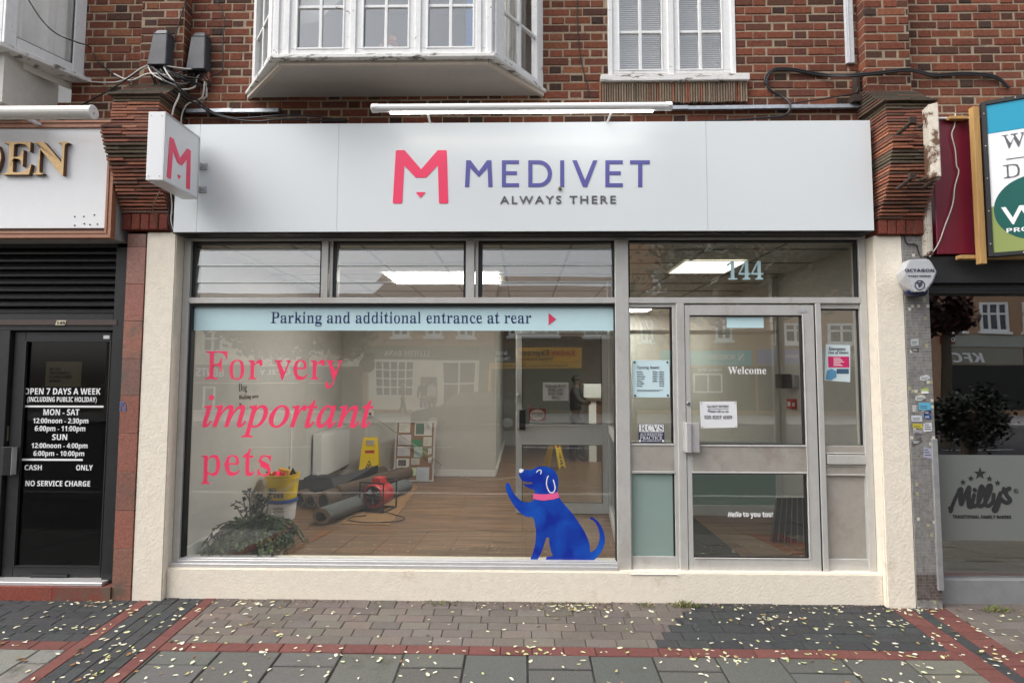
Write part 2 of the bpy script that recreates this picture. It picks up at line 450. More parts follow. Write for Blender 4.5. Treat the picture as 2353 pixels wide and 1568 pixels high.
pv, sl_, dk, rd = MB(), MB(), MB(), MB()
for r in range(7):
    y1, y0 = .02 - r * ROW, .02 - (r + 1) * ROW
    if r == 0: y1 = .16
    off = (r % 2) * .103 + (.05 if r in (2, 5) else 0)
    xdk = gx(1575 - r * 15, 1378 + r * 16).x
    x = -9 + off
    while x < 9:
        a, b = x, x + .206; x = b
        if r == 6:
            ra, rb = a, b
            segs = [(-99, xr1a, REDB), (xr2b, xR1a, REDB), (xR2b, 99, REDB)]
        else:
            segs = [(-99, xr1a, DARKB), (xr2b, xdk, BRN), (xdk, xR1a, DARKB), (xR2b, 99, BRN)]
        for s0, s1, c in segs:
            p, q = max(a, s0), min(b, s1)
            if q - p > .015:
                t = pv if c is BRN else rd if c is REDB else dk
                blk(t, p, q, y0, y1, vary(c, .16 if c is BRN else .14))
# bands running away from the shop
def band(mb, x0, x1, c, y0, y1, ln, w=1, ph=0):
    wd_ = (x1 - x0) / w
    for i in range(w):
        y = y1 + ph + (i % 2) * ln / 2
        while y > y0:
            a, b = y - ln, y; y = a
            a, b = max(a, y0), min(b, y1)
            if b - a > .02: blk(mb, x0 + i * wd_, x0 + (i + 1) * wd_, a, b, vary(c, .13))
YN = -2.4
band(rd, xr1a, xr1b, REDB, YN, .05, .206)
band(dk, xr1b, xr2a, DARKB, YN, .05, .206, 4)
band(rd, xr2a, xr2b, REDB, YN, .05, .206, 1, .07)
band(rd, xR1a, xR1b, REDB, YN, .05, .103)
band(dk, xR1b, xR2a, DARKB, YN, .05, .206)
band(rd, xR2a, xR2b, REDB, YN, .05, .103, 1, .03)
# slabs
xs0 = gx(1212, 1493).x
k = -30
while k < 30:
    a, b = xs0 + k * .398, xs0 + (k + 1) * .398
    y = .02 - 7 * ROW; first = True; j = 0
    lens = [.47, .6, .6, .6] if k % 2 else [.155, .45, .6, .6]
    for ln in lens:
        y1, y0 = y, y - ln; y = y0
        for s0, s1 in ((-99, xr1a), (xr2b, xR1a), (xR2b, 99)):
            p, q = max(a, s0), min(b, s1)
            if q - p > .02:
                c = SLAB2 if (p > gx(1935, 1500).x or p < xr1a - .001) else SLAB
                if p < xr1a: c = (.19, .185, .17)
                blk(sl_, p, q, max(y0, YN), y1, vary(c, .1), gap=.012, b=.005, jz=.003)
    k += 1
BLOCKM = lambda n, **k: mat(n, attr=True, rough=k.pop('rough', .85), **k)
struct(dk.build('dark_block_paving', BLOCKM('dark_block', var=.35, scale=18, bump=.9, bscale=220, dirt=((.20, .205, .21), 2.3, .64, .12))))
struct(pv.build('brown_block_paving', BLOCKM('brown_block', var=.42, scale=55, bump=1, bscale=260, dirt=((.07, .055, .05), 2.6, .60, .14))))
struct(rd.build('red_block_paving', BLOCKM('red_block', var=.25, scale=20, bump=.7, bscale=200, dirt=((.08, .045, .04), 3.5, .62, .1))))
struct(sl_.build('paving_slabs', BLOCKM('slab', var=.38, scale=45, bump=.9, bscale=200, dirt=((.070, .072, .055), 3.1, .58, .12))))
g = MB()                                        # rest of the pavement towards the kerb
for i in range(-14, 14):
    for j in range(4):
        blk(g, i * .9, (i + 1) * .9, -2.4 - .55 * (j + 1), -2.4 - .55 * j, vary((.055, .055, .052), .2), gap=.012)
struct(g.build('outer_paving', BLOCKM('outer_slab', var=.25, scale=30)))

# ------------------------------------------------------------ brick building
YB = .15                                        # face of the upper brick wall
CRS, LST, LHD, JT = .0715, .2145, .101, .0115
PALB = [(.208, .072, .043)] * 5 + [(.178, .064, .041)] * 4 + [(.138, .055, .038)] * 3 + [(.098, .048, .034)] * 2 + [(.24, .098, .053)]
def sub(iv, a, b):
    out = []
    for p, q in iv:
        if b <= p or a >= q: out.append((p, q)); continue
        if a > p: out.append((p, a))
        if b < q: out.append((b, q))
    return out
def bricks(mb, x0, x1, z0, z1, Y, dep, holes=(), pal=PALB, bond='flemish', ph=0.0):
    z = z0; r = 0
    while z < z1 - .01:
        za, zb = z, min(z + CRS - JT, z1)
        iv = [(x0, x1)]
        for h in holes:
            if h[2] < za + .03 and h[3] > za + .03: iv = sub(iv, h[0], h[1])
        for p, q in iv:
            mb.box(p, q, Y + .0035 + rnd.uniform(0, .001), Y + dep, za - JT * .5, zb + JT * .5 - .0003, 1)
        PB_ = LST + LHD + 2 * JT
        xs_ = (math.floor(x0 / PB_) - 1) * PB_ - (PB_ / 2 if r % 2 else 0) - ph + rnd.uniform(-.012, .012)
        x = xs_; k = 1
        sag = rnd.uniform(-.0015, .0015)
        while x < x1:
            ln = LST if k % 2 else LHD
            ln += rnd.uniform(-.005, .005)
            for p, q in iv:
                a, b = max(x, p), min(x + ln, q)
                if b - a > .02:
                    c = vary(rnd.choice(pal), .16)
                    if ln < .15 and rnd.random() < .2: c = vary((.066, .040, .032), .2)
                    d = rnd.uniform(-.004, .0025)
                    mb.soft(a, b, Y + d, Y + dep - .002, za + sag + rnd.uniform(-.002, .002), zb + sag + rnd.uniform(-.002, .002), .005, 0, c)
            k += 1
            x = xs_ + ((k - 1) // 2) * PB_ + ((LST + JT) if (k - 1) % 2 else 0) + rnd.uniform(-.004, .004)
        z += CRS; r += 1

bld = thing('brick_building', 'red brick terrace storey above the shops with white timber windows', 'building', (0, YB, 2.9))
ZT = 5.75
# openings
bx0, bx1 = at(562, 180, YB).x + .10, at(1255, 180, YB).x - .10
_, _, bz0, _ = rc(600, 60, 1200, 203, YB)
cx0, cx1, cz0, _ = rc(1395.6, 60, 1689.8, 172, YB)
lx1 = at(196, 200, YB).x - .12; lz0 = at(100, 240, YB).z
ZF = at(1200, 290, YB).z                        # brickwork starts behind the fascia
w = MB()
bricks(w, -8.6, 7.8, ZF - .12, ZT, YB, .05, [(bx0, bx1, bz0 + .03, 9), (cx0, cx1, cz0, 9), (-9, lx1, lz0, 9)])
w.build('wall', [M['brick'], M['mortar']], bld)
w = MB()                                        # the dim rooms behind the upstairs windows
for a, b in ((bx0, bx1), (cx0, cx1), (-8.6, lx1)):
    w.box(a - .3, b + .3, 1.6, 1.65, 2.9, ZT); w.box(a - .35, a - .3, .25, 1.65, 2.9, ZT); w.box(b + .3, b + .35, .25, 1.65, 2.9, ZT)
    w.box(a - .35, b + .35, .22, 1.65, ZT, ZT + .05)
w.box(-8.7, 7.9, .2, 7.5, 2.985, 3.02)
w.build('upper_room', M['room'], bld)
w = MB(); w.box(-8.6, 7.8, YB - .02, 2, ZT + .06, ZT + .4)
w.build('upper_storey', M['brick'], bld)

# piers and tile corbels
def pier(x0, x1, z0, Yf):
    w = MB(); bricks(w, x0, x1, z0, ZT, Yf, .04)
    for s, x in ((0, x0), (1, x1)):             # returns
        z = z0; 
        while z < ZT - .01:
            c = vary(rnd.choice(PALB), .15)
            xa, xb = (x - .001, x + .02) if s == 0 else (x - .02, x + .001)
            w.box(xa, xb, Yf + .008, YB - .002, z, z + CRS - JT, 0, c); w.box(x + .002 if s == 0 else x - .02, x + .02 if s == 0 else x - .002, Yf + .02, YB - .002, z - JT, z, 1)
            z += CRS
    w.build('pier', [M['brick'], M['mortar']], bld)
YP = .045
pxl0, pxl1 = at(323, 90, YP).x, at(421, 90, YP).x
pxr0, pxr1 = at(1987, 90, YP).x, at(2089, 90, YP).x
pier(pxl0, pxl1, at(370, 212, YP).z, YP); pier(pxr0, pxr1, at(2040, 212, YP).z, YP)

def corbel(pxm, x0, x1, prof, zs0, zs1, side, ztop):
    """stack of thin clay tiles; prof: (height, projection)"""
    cb = MB(); n = 0
    z = zs1
    def pr(z):
        for (z0, p0), (z1, p1) in zip(prof, prof[1:]):
            if z <= z1: return p0 + (p1 - p0) * max(0, (z - z0) / (z1 - z0))
        return prof[-1][1]
    top = prof[-1][0]
    TC = [(.30, .105, .06)] * 3 + [(.24, .088, .055)] * 3 + [(.15, .075, .052)] * 2 + [(.36, .145, .08)]
    while z < top:
        t = .0165; p = pr(z)
        x = x0
        while x < x1 - .01:                     # two or three tiles make up one layer
            ln = min(rnd.uniform(.11, .22), x1 - x)
            if x1 - x - ln < .05: ln = x1 - x
            j = rnd.uniform(-.006, .004)
            c = vary(rnd.choice(TC), .15)
            if top - z < .07 or .42 < (z - zs1) / (top - zs1) < .54: c = vary((.13, .095, .062), .25)
            ea = -.004 * (rnd.random() < .5) if x > x0 else rnd.uniform(-.004, .003)
            dz = rnd.uniform(-.002, .002)
            cb.hexa([(x + ea, -p + j, z + dz), (x + ln - .002, -p + j + rnd.uniform(-.004, .004), z + dz), (x + ln - .002, YB - .004, z + dz), (x + ea, YB - .004, z + dz),
                     (x + ea, -p + j, z + t + dz), (x + ln - .002, -p + j, z + t + dz), (x + ln - .002, YB - .004, z + t + dz), (x + ea, YB - .004, z + t + dz)], 0, c)
            x += ln
        cb.box(x0 + .009, x1 - .009, -p + .013, YB - .006, z + t - .003, z + .026, 1)
        z += .0255
    o = cb.build('tile_corbel', [M['tile'], M['moss']], bld)
    sc = MB(); x = x0; nb = 5                   # bricks on end under the tiles
    for i in range(nb):
        a = x0 + (x1 - x0) * i / nb
        sc.soft(a + .002, a + (x1 - x0) / nb - .004, -.035 + rnd.uniform(-.004, .004), .14, zs0, zs1 - .004, .006, 0, vary((.17, .05, .036), .2))
    sc.box(x0 + .01, x1 - .01, -.022, .139, zs0 + .004, zs1 - .001, 1)
    sc.build('soldier_course', [M['brick'], M['mortar']], o)
    cp = MB()                                   # sloping cap tiles running back to the pier
    for i in range(8):
        p = prof[-1][1] + .035 - i * .03 - (.03 if i else 0); zz = top + i * .0265
        for q in range(2):
            a = x0 - .03 + (x1 - x0 + .06) * q / 2; b = a + (x1 - x0 + .06) / 2 - .004
            if i in (1, 2) and rnd.random() < .35: continue
            tl = rnd.uniform(-.007, .007)
            cp.hexa([(a, -p, zz), (b, -p + tl, zz + tl), (b, YB - .005, zz + .012), (a, YB - .005, zz + .012),
                     (a, -p, zz + .014), (b, -p + tl, zz + .014 + tl), (b, YB - .005, zz + .028), (a, YB - .005, zz + .028)], 0, vary(rnd.choice([(.09, .062, .042), (.15, .07, .048), (.07, .064, .045)]), .2))
        cp.box(x0 + .006, x1 - .006, -p + .02, YB - .006, zz + .013, zz + .027, 1)
    cp.build('cap_tile', [M['tile'], M['moss']], o)
    return o
def prz(px, ys): return [(at(px, y, -.15).z, p) for y, p in ys]
xl0, xl1 = at(289, 512, 0).x, at(386, 512, 0).x
xl0 -= .008; xl1 += .02
PR = [(486, .03), (474, .045), (460, .07), (440, .11), (420, .145), (400, .18), (380, .215), (360, .25), (345, .275), (330, .30), (306, .30), (301, .215), (226, .19)]
corbel(320, xl0, xl1, prz(300, PR), at(330, 530, 0).z, at(330, 492, 0).z, 1, 0)
xr0, xr1 = at(2014, 525, 0).x - .008, at(2122, 525, 0).x - .02
PR2 = [(500, .03), (488, .05), (455, .12), (420, .175), (390, .20), (350, .235), (326, .245), (320, .20), (238, .17)]
corbel(2060, xr0, xr1, prz(2060, PR2), at(2060, 540, 0).z, at(2060, 506, 0).z, 1, 0)

# lead flashing over the fascia
xa = at(425, 240, .11).x; xb = at(1977, 244, .11).x
for a, b in ((xa, at(640, 240, .11).x), (at(1450, 244, .11).x, xb)):
    f = MB(); n = max(2, int((b - a) / .45))
    for i in range(n):
        u0, u1 = a + (b - a) * i / n, a + (b - a) * (i + 1) / n
        zz = at(1700, 239, .11).z + rnd.uniform(-.004, .004)
        f.hexa([(u0, .10, zz - .042), (u1, .10, zz - .04), (u1, YB + .01, zz - .03), (u0, YB + .01, zz - .03), (u0, .115, zz - .006), (u1, .112, zz - .004), (u1, YB + .01, zz + .012), (u0, YB + .01, zz + .012)])
    f.build('lead_flashing', M['lead'], bld)

# ---- bay window
YS = -.40
pfL, pfR = at(621.6, 127, YS), at(1137, 127, YS)
pwL, pwR = at(560.5, 203, YB - .02), at(1255.7, 203, YB - .02)
zs1, zs0 = at(880, 121.5, YS).z, at(880, 132, YS).z
bayo = MB()
PL = [(pwL.x, YB), (pfL.x, YS), (pfR.x, YS), (pwR.x, YB)]
bayo.plan(PL, zs0, zs1)
bayw = bayo.build('bay_window', M['peel_paint'], bld, bevel=.006)
bayw['label'] = 'wide white bay window with canted sides and flaking sill'
sf = MB()
ins = lambda p, d: p
q = [(pwL.x + .05, YB), (pfL.x + .07, YS + .07), (pfR.x - .07, YS + .07), (pwR.x - .05, YB)]
yy = [YB, (YS + YB) / 2 + .05, YS + .07]
def lerpx(y, a, b): t = (y - YB) / (YS + .07 - YB); return a + (b - a) * t
for ya, yb_ in ((YB, yy[1] + .002), (yy[1] - .002, yy[2])):
    sf.plan([(lerpx(ya, q[0][0], q[1][0]), ya), (lerpx(yb_, q[0][0], q[1][0]), yb_), (lerpx(yb_, q[3][0], q[2][0]), yb_), (lerpx(ya, q[3][0], q[2][0]), ya)], zs0 - .02 if ya == YB else zs0 - .0215, zs0 + .002)
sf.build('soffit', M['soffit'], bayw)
eg = MB()
eg.bar((pwL.x + .035, YB), (pfL.x + .055, YS + .055), .03, zs0 - .03, zs0 + .001); eg.bar((pfL.x + .055, YS + .056), (pfR.x - .055, YS + .056), .025, zs0 - .028, zs0 + .001); eg.bar((pfR.x - .055, YS + .055), (pwR.x - .035, YB), .03, zs0 - .03, zs0 + .001)
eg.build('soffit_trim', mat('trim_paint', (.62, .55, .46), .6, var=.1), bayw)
YF = YS + .05
fL, fR = at(626, 100, YF).x, at(1133, 100, YF).x
wL, wR = at(585, 160, YB).x, at(1241, 190, YB).x
FR = MB(); GL = []; ZG = at(880, 111.6, YF).z; ZB = at(880, 13, YF).z
panes = [(680.7, 790.5), (832.7, 939.9), (981, 1089)]
gxs = [(at(a, 60, YF).x, at(b, 60, YF).x) for a, b in panes]
edges = [fL] + [v for p in gxs for v in p] + [fR]
FR.box(fL, fR, YF, YF + .06, zs1, zs1 + .008)
FR.box(fL, fR, YF, YF + .05, zs1 + .008, ZG)                        # bottom rails
for i in range(0, 8, 2):
    FR.box(edges[i], edges[i + 1], YF, YF + .05, ZG, ZT)
for i, x in enumerate([(edges[2] + edges[3]) / 2, (edges[4] + edges[5]) / 2]):  # meeting posts stand proud
    FR.box(x - .022, x + .022, YF - .012, YF + .01, zs1 + .01, ZT)
for x in (fL + .03, fL + .11, fR - .03, fR - .11): FR.box(x - .02, x + .02, YF - .013, YF + .01, zs1 + .01, ZT)
for a, b in gxs:
    xm = (a + b) / 2
    FR.box(xm - .012, xm + .012, YF + .006, YF + .035, ZG, ZT)
    for zz in (ZB, ZB + .44): FR.box(a, b, YF + .008, YF + .034, zz - .012, zz + .012)
    FR.frame(a - .004, b + .004, ZG - .004, ZT, .014, YF - .006, YF + .01)
def side(p, q_, sgn):
    p, q_ = Vector(p), Vector(q_)
    L = lambda t: tuple(p + (q_ - p) * t)
    FR.bar(L(0), L(.16), .05, zs1, ZT); FR.bar(L(.86), L(1), .06, zs1, ZT); FR.bar(L(.16), L(.86), .045, zs1, zs1 + .06)
    FR.bar(L(.50), L(.54), .03, zs1 + .06, ZT)
    for zz in (zs1 + .42, zs1 + .86): FR.bar(L(.16), L(.86), .03, zz - .012, zz + .012)
    a, b = L(.16), L(.86)
    GL.append(MB()); GL[-1].add([(a[0], a[1], zs1 + .06), (b[0], b[1], zs1 + .06), (b[0], b[1], ZT), (a[0], a[1], ZT)], [(0, 1, 2, 3)])
side((fL, YF + .025), (wL, YB + .02), -1); side((fR, YF + .025), (wR, YB + .02), 1)
FR.build('window_frame', M['white_paint'], bayw, bevel=.003)
for q_ in GL: q_.build('side_pane', M['glass_up'], bayw)
for a, b in gxs:
    p = MB(); p.box(a - .003, b + .003, YF + .018, YF + .022, ZG - .003, ZT); p.build('pane', M['glass_up'], bayw)
CU = []                                        # curtains gathered at the sides, bare in the middle
def curtain(mb, x0, x1, y, z0, z1, amp=.025, n=40, freq=60, slope=0):
    vs = []
    for i in range(n + 1):
        x = x0 + (x1 - x0) * i / n; yy_ = y + amp * math.sin(x * freq) + amp * .5 * math.sin(x * freq * 2.3 + 1)
        vs += [(x, yy_, z0 + slope * (i / n)), (x, yy_, z1)]
    mb.add(vs, [(2 * i, 2 * i + 2, 2 * i + 3, 2 * i + 1) for i in range(n)])
CU.append(MB()); curtain(CU[-1], wR - .55, wR - .12, YB + .05, zs1 + .01, ZT); CU.append(MB()); curtain(CU[-1], wL + .02, wL + .25, YB - .02, zs1 + .01, ZT)
z1_ = ZG + .36
CU.append(MB()); CU[-1].add([(gxs[0][0] - .05, YF + .12, z1_ - .10), (gxs[0][0] + .12, YF + .10, z1_ - .08), (gxs[0][0] + .30, YF + .13, z1_ + .12), (gxs[0][0] + .34, YF + .13, ZT), (gxs[0][0] - .05, YF + .12, ZT)], [(0, 1, 2, 3, 4)])
for q_ in CU: q_.build('curtain', M['curtain'], bayw)
pt = MB()                                       # blue strip of a curtain edge at the right side light
pt.box(wR - .62, wR - .565, YB - .06, YB - .045, zs1 + .01, ZT)
pt.build('blue_curtain', mat('blue_cloth', (.05, .17, .42), .8), bayw)
vz = thing('vase', 'small white vase of peach flowers on the bay window ledge', 'vase', tuple(at(896, 112, YF + .12)))
v = MB(); p = at(896, 112, YF + .12); v.lathe([(.022, 0), (.03, .03), (.027, .07), (.033, .085)], (p.x, p.y, ZG - .005)); v.build('vase_body', M['white_plastic'], vz, smooth=True)
v = MB()
for i in range(9):
    a = rnd.uniform(0, 6.28); v.sphere((p.x + .035 * math.cos(a), p.y + .03 * math.sin(a), ZG + .10 + rnd.uniform(0, .06)), .024, 6, 0, vary((.62, .27, .17), .2))
v.sphere((p.x - .07, p.y, ZG + .09), .02, 6, 0, (.6, .5, .4)); v.tube([(p.x - .07, p.y, ZG + .09), (p.x, p.y, ZG + .07)], .004, 5, 0, (.1, .16, .06))
v.build('flower', mat('petal', attr=True, rough=.8), vz)

# ---- casement window
YW = YB + .005
cw = MB()
x0, x1, z0, _ = rc(1395.6, 60, 1689.8, 171, YW)
sx0, sx1, sz0, sz1 = rc(1379.8, 170.5, 1721.7, 186, YB - .05)
cw.box(sx0, sx1, YB - .06, YB + .10, sz0, sz1)
cwo = cw.build('casement_window', M['peel_paint'], bld, bevel=.005)
cwo['label'] = 'white two-leaf casement window with slatted blinds'
fr = MB()
g1 = rc(1421, 60, 1521.6, 162, YW); g2 = rc(1559, 60, 1659.6, 162, YW); zb = at(1540, 72, YW).z
fr.box(x0, x1, YW, YW + .07, sz1 - .002, g1[2])
for a, b in ((x0, g1[0]), (g1[1], g2[0]), (g2[1], x1)): fr.box(a, b, YW, YW + .07, g1[2], ZT)
xm = (g1[1] + g2[0]) / 2
fr.box(xm - .025, xm + .025, YW - .014, YW + .01, sz1, ZT); fr.box(x0 + .004, x0 + .04, YW - .014, YW + .01, sz1, ZT); fr.box(x1 - .04, x1 - .004, YW - .014, YW + .01, sz1, ZT)
for a, b in (g1[:2], g2[:2]):
    c = (a + b) / 2; fr.box(c - .013, c + .013, YW + .005, YW + .04, g1[2], ZT)
    for zz in (zb, zb + .42): fr.box(a, b, YW + .007, YW + .038, zz - .013, zz + .013)
    fr.frame(a - .003, b + .003, g1[2] - .003, ZT, .012, YW - .005, YW + .01)
fr.build('window_frame', M['white_paint'], cwo, bevel=.003)
for a, b in (g1[:2], g2[:2]):
    p = MB(); p.box(a - .003, b + .003, YW + .02, YW + .024, g1[2] - .003, ZT); p.build('pane', M['glass_up'], cwo)
    bl = MB(); zz = g1[2] - .02
    while zz < ZT:
        bl.hexa([(a - .04, YW + .085, zz), (b + .04, YW + .085, zz), (b + .04, YW + .10, zz + .018), (a - .04, YW + .10, zz + .018), (a - .04, YW + .083, zz + .003), (b + .04, YW + .083, zz + .003), (b + .04, YW + .098, zz + .021), (a - .04, YW + .098, zz + .021)])
        zz += .0185
    bl.build('blind', M['blind'], cwo)
ap = MB()                                       # tiles on edge below the sill
ax0, ax1, az0, az1 = rc(1377, 188, 1716, 235, YB - .03)
x = ax0
while x < ax1:
    t = rnd.uniform(.013, .018)
    ap.box(x, x + t - .003, YB - .035 + rnd.uniform(-.006, .006), YB + .02, az0 + rnd.uniform(-.006, .006), az1 + rnd.uniform(-.002, .002), 0, vary(rnd.choice([(.26, .19, .13)] * 4 + [(.22, .16, .11)] * 2 + [(.30, .12, .07)]), .2))
    x += t + .005
ap.box(ax0 + .004, ax1 - .006, YB - .012, YB + .02, az0 + .004, az1, 1)
ap.build('tile_apron', [M['tile'], M['moss']], cwo)

# ---- canted side of the next bay on the left
YL = -.40
lw = MB()
pf = at(-6, 165, YL); pw = at(196, 205, YB)
zl = at(150, 190, .05).z
P0, P1 = (pf.x, YL), (at(184, 190, YB).x, YB)
P0 = Vector((at(4, 150, YL + .04).x, YL + .04)); P1 = Vector((at(184, 180, YB).x, YB))
zsill = at(184, 178, YB).z
lw.plan([(-8.6, YL), (P0.x + .02, YL), (P1.x + .10, YB), (-8.6, YB)], zsill - .05, zsill - .012)
lwo = lw.build('bay_window', M['peel_paint'], bld, bevel=.005)
lwo['label'] = 'canted end of the left bay window with net curtain'
fr = MB(); L = lambda t: tuple(P0 + (P1 - P0) * t)
fr.bar(L(-.02), L(.13), .06, zsill - .012, ZT); fr.bar(L(.86), L(1.02), .06, zsill - .012, ZT); fr.bar(L(.13), L(.86), .05, zsill - .012, zsill + .075)
fr.bar((-8.6, YL + .05), (P0.x, YL + .05), .05, zsill - .012, zsill + .09); fr.bar((P0.x - .16, YL + .05), (P0.x, YL + .05), .05, zsill + .09, ZT)
fr.build('window_frame', M['white_paint'], lwo, bevel=.004)
gs = MB(); gs.bar(L(.125), L(.13), .035, zsill + .075, ZT); gs.bar(L(.86), L(.868), .035, zsill + .075, ZT); gs.bar(L(.13), L(.86), .035, zsill + .075, zsill + .083)
gs.build('gasket', M['rubber'], lwo)
a, b = L(.13), L(.86); gp = MB(); gp.add([(a[0], a[1], zsill + .08), (b[0], b[1], zsill + .08), (b[0], b[1], ZT), (a[0], a[1], ZT)], [(0, 1, 2, 3)])
gp.add([(-8.6, YL + .05, zsill + .09), (P0.x, YL + .05, zsill + .09), (P0.x, YL + .05, ZT), (-8.6, YL + .05, ZT)], [(0, 1, 2, 3)])
gp.build('pane', glassmat('net_glass', .10, (1, 1, 1)), lwo)
cu = MB(); n = 60; vs = []
for i in range(n + 1):
    t = -.1 + 1.2 * i / n; q = P0 + (P1 - P0) * t; a = .035 * math.sin(i * .9) + .02 * math.sin(i * 2.1)
    vs += [(q.x - .06 + a * .6, q.y + .09 + a, zsill - .1), (q.x - .06 + a * .6, q.y + .09 + a, ZT)]
cu.add(vs, [(2 * i, 2 * i + 2, 2 * i + 3, 2 * i + 1) for i in range(n)])
cu.build('curtain', mat('white_net', (.90, .89, .84), .9, var=.05), lwo)
un = MB(); un.plan([(-8.6, YL + .09), (P0.x - .03, YL + .09), (P1.x - .18, YB), (-8.6, YB)], zsill - .44, zsill - .05)
un.build('apron_panel', mat('grey_render', (.62, .60, .55), .85, var=.12, scale=4, bump=.5, dirt=((.30, .29, .26), 3, .62, .12)), lwo)
# ------------------------------------------------------------ the middle shopfront
YGL = .155                                      # glass
YFR = .105                                      # face of the aluminium
sh = thing('shopfront', 'wide aluminium framed glass shopfront between two cream rendered pillars', 'shopfront', (0, .1, 0))
def px(x, y, Y=YFR): return at(x, y, Y).x
def pz(y, Y=YFR, x=1200): return at(x, y, Y).z
ZH = pz(533, 0)
# pillars (they lean with nothing: uprights)
xpL0, xpL1 = px(319, 955, 0), px(388.5, 955, 0)
xpR0, xpR1 = px(2022, 955, 0), px(2088, 955, 0)
p = MB(); p.box(xpL0, xpL1, 0, .32, gz(0) - .02, at(360, 533, 0).z); p.build('pillar', M['render'], sh, bevel=.008, seg=2)
p = MB(); p.box(xpR0, xpR1, 0, .32, gz(0) - .02, at(2040, 541, 0).z); p.build('pillar', M['render'], sh, bevel=.008, seg=2)
# stall riser
zr = pz(1309.5, .06)
p = MB(); p.box(xpL1 - .002, xpR0 + .002, .045, .4, -.02, zr)
p.build('stall_riser', M['render'], sh, bevel=.008, seg=2)
stp = MB(); a, b = px(1447, 1318, .05), px(1557, 1318, .05); stp.box(a, b, .036, .12, zr - .014, pz(1313.5, .06)); stp.build('step', M['white_paint'], sh, bevel=.003)

F = MB()                                        # fixed frame
xjL, xjR = xpL1 + .003, xpR0 - .003
ZT1, ZT0 = pz(537), pz(551)                     # head
zt1, zt0 = pz(683), pz(696.5)                   # transom
zb1 = pz(1288.5, .09)
xm0, xm1 = px(1415, 930), px(1446, 930)         # main mullion
F.box(xjL, xjR, YFR, YFR + .09, ZT0, ZT1)
F.box(xjL, xjL + .055, YFR, YFR + .09, zr, ZT0)
F.box(xjR - .055, xjR, YFR, YFR + .09, zr, ZT0)
F.box(xm0, xm1, YFR - .012, YFR + .10, zr - .004, ZT0)
F.box(xjL + .055, xm0, YFR - .004, YFR + .09, zt0, zt1); F.box(xm1, xjR - .055, YFR - .004, YFR + .09, zt0, zt1)
F.build('frame', M['alu'], sh, bevel=.003)
p = MB(); p.box(xjL - .01, xm0 - .001, .068, YFR + .09, zr + .002, pz(1299, .08)); p.box(xjL + .05, xm0 - .001, YFR - .014, YFR + .05, pz(1299, .08), pz(1292, .09)); p.box(xjL + .055, xm0 - .001, YFR + .012, YFR + .05, pz(1292, .09), pz(1287.5, .11))
p.build('window_sill', M['alu_light'], sh, bevel=.002)
# gaskets
gs = MB()
gx0, gx1 = xjL + .055, xm0
gs.box(gx0, gx0 + .022, YFR + .02, YGL + .02, pz(1288, .11), zt0); gs.box(gx0 + .022, gx1, YFR + .02, YGL + .02, zt0 - .022, zt0); gs.box(gx1 - .008, gx1, YFR + .02, YGL + .02, pz(1288, .11), zt0 - .022)
gs.build('gasket', M['rubber'], sh)
zg0 = pz(1287, .11)
p = MB(); p.box(gx0 + .018, gx1 - .004, YGL, YGL + .006, zg0 - .02, zt0 - .018)
pane = p.build('window_pane', M['glass'], sh)
# louvred top lights
cols = [(428, 738), (753, 1070), (1089, 1414)]
for a, b in ((738, 753), (1070, 1089)):
    lm = MB()
    lm.box(px(a, 620), px(b, 620), YFR - .002, YFR + .09, zt1, ZT0)
    lm.box(px(b + 2, 620), px(b + 9, 620), YFR + .02, YFR + .07, zt1, ZT0)
    lm.build('louvre_mullion', M['alu'], sh, bevel=.002)
lm = MB(); lm.box(px(428, 620), px(436, 620), YFR + .02, YFR + .07, zt1, ZT0)
lm.build('louvre_mullion', M['alu'], sh, bevel=.002)
ch = MB(); LV = []
for a, b in cols:
    a += 9
    xa, xb = px(a, 620), px(b, 620)
    ch.box(xa, xa + .032, YFR + .03, YFR + .10, zt1, ZT0); ch.box(xb - .022, xb, YFR + .03, YFR + .10, zt1, ZT0)
    ch.box(xa + .032, xb - .022, YFR + .03, YFR + .10, ZT0 - .018, ZT0 - .001)
    LV.append((xa + .03, xb - .02))
ch.build('louvre_channel', M['char'], sh)
for xa, xb in LV:
    zs = [zt1 + .002, pz(643.5), pz(604), pz(566), ZT0 - .012]
    for i in range(4):
        z0, z1 = zs[i], zs[i + 1]
        lv = MB(); yb, yt = YFR + .040, YFR + .0535
        ov = .012
        lv.hexa([(xa, yb, z0 - (ov if i else 0)), (xb, yb, z0 - (ov if i else 0)), (xb, yb + .005, z0 - (ov if i else 0)), (xa, yb + .005, z0 - (ov if i else 0)), (xa, yt, z1), (xb, yt, z1), (xb, yt + .005, z1), (xa, yt + .005, z1)], 0)
        # ground lower edge catches the light
        lv.box(xa, xb, yb - .0025, yb - .0005, z0 - (ov if i else 0), z0 - (ov if i else 0) + .004, 1)
        lv.build('louvre_blade', [M['glass'], mat('glass_edge', (.30, .36, .34), .3) if 'glass_edge' not in bpy.data.materials else bpy.data.materials['glass_edge']], sh)
# big light above the door
x0, x1 = px(1446.5, 620), px(1975, 620)
p = MB(); p.frame(x0, x1, zt1, ZT0, (.004, .016, .002, .016), YFR + .02, YGL + .015); p.build('gasket', M['rubber'], sh)
p = MB(); p.box(x0, x1, YGL, YGL + .006, zt1, ZT0); fan = p.build('fanlight_pane', M['glass_entry'], sh)
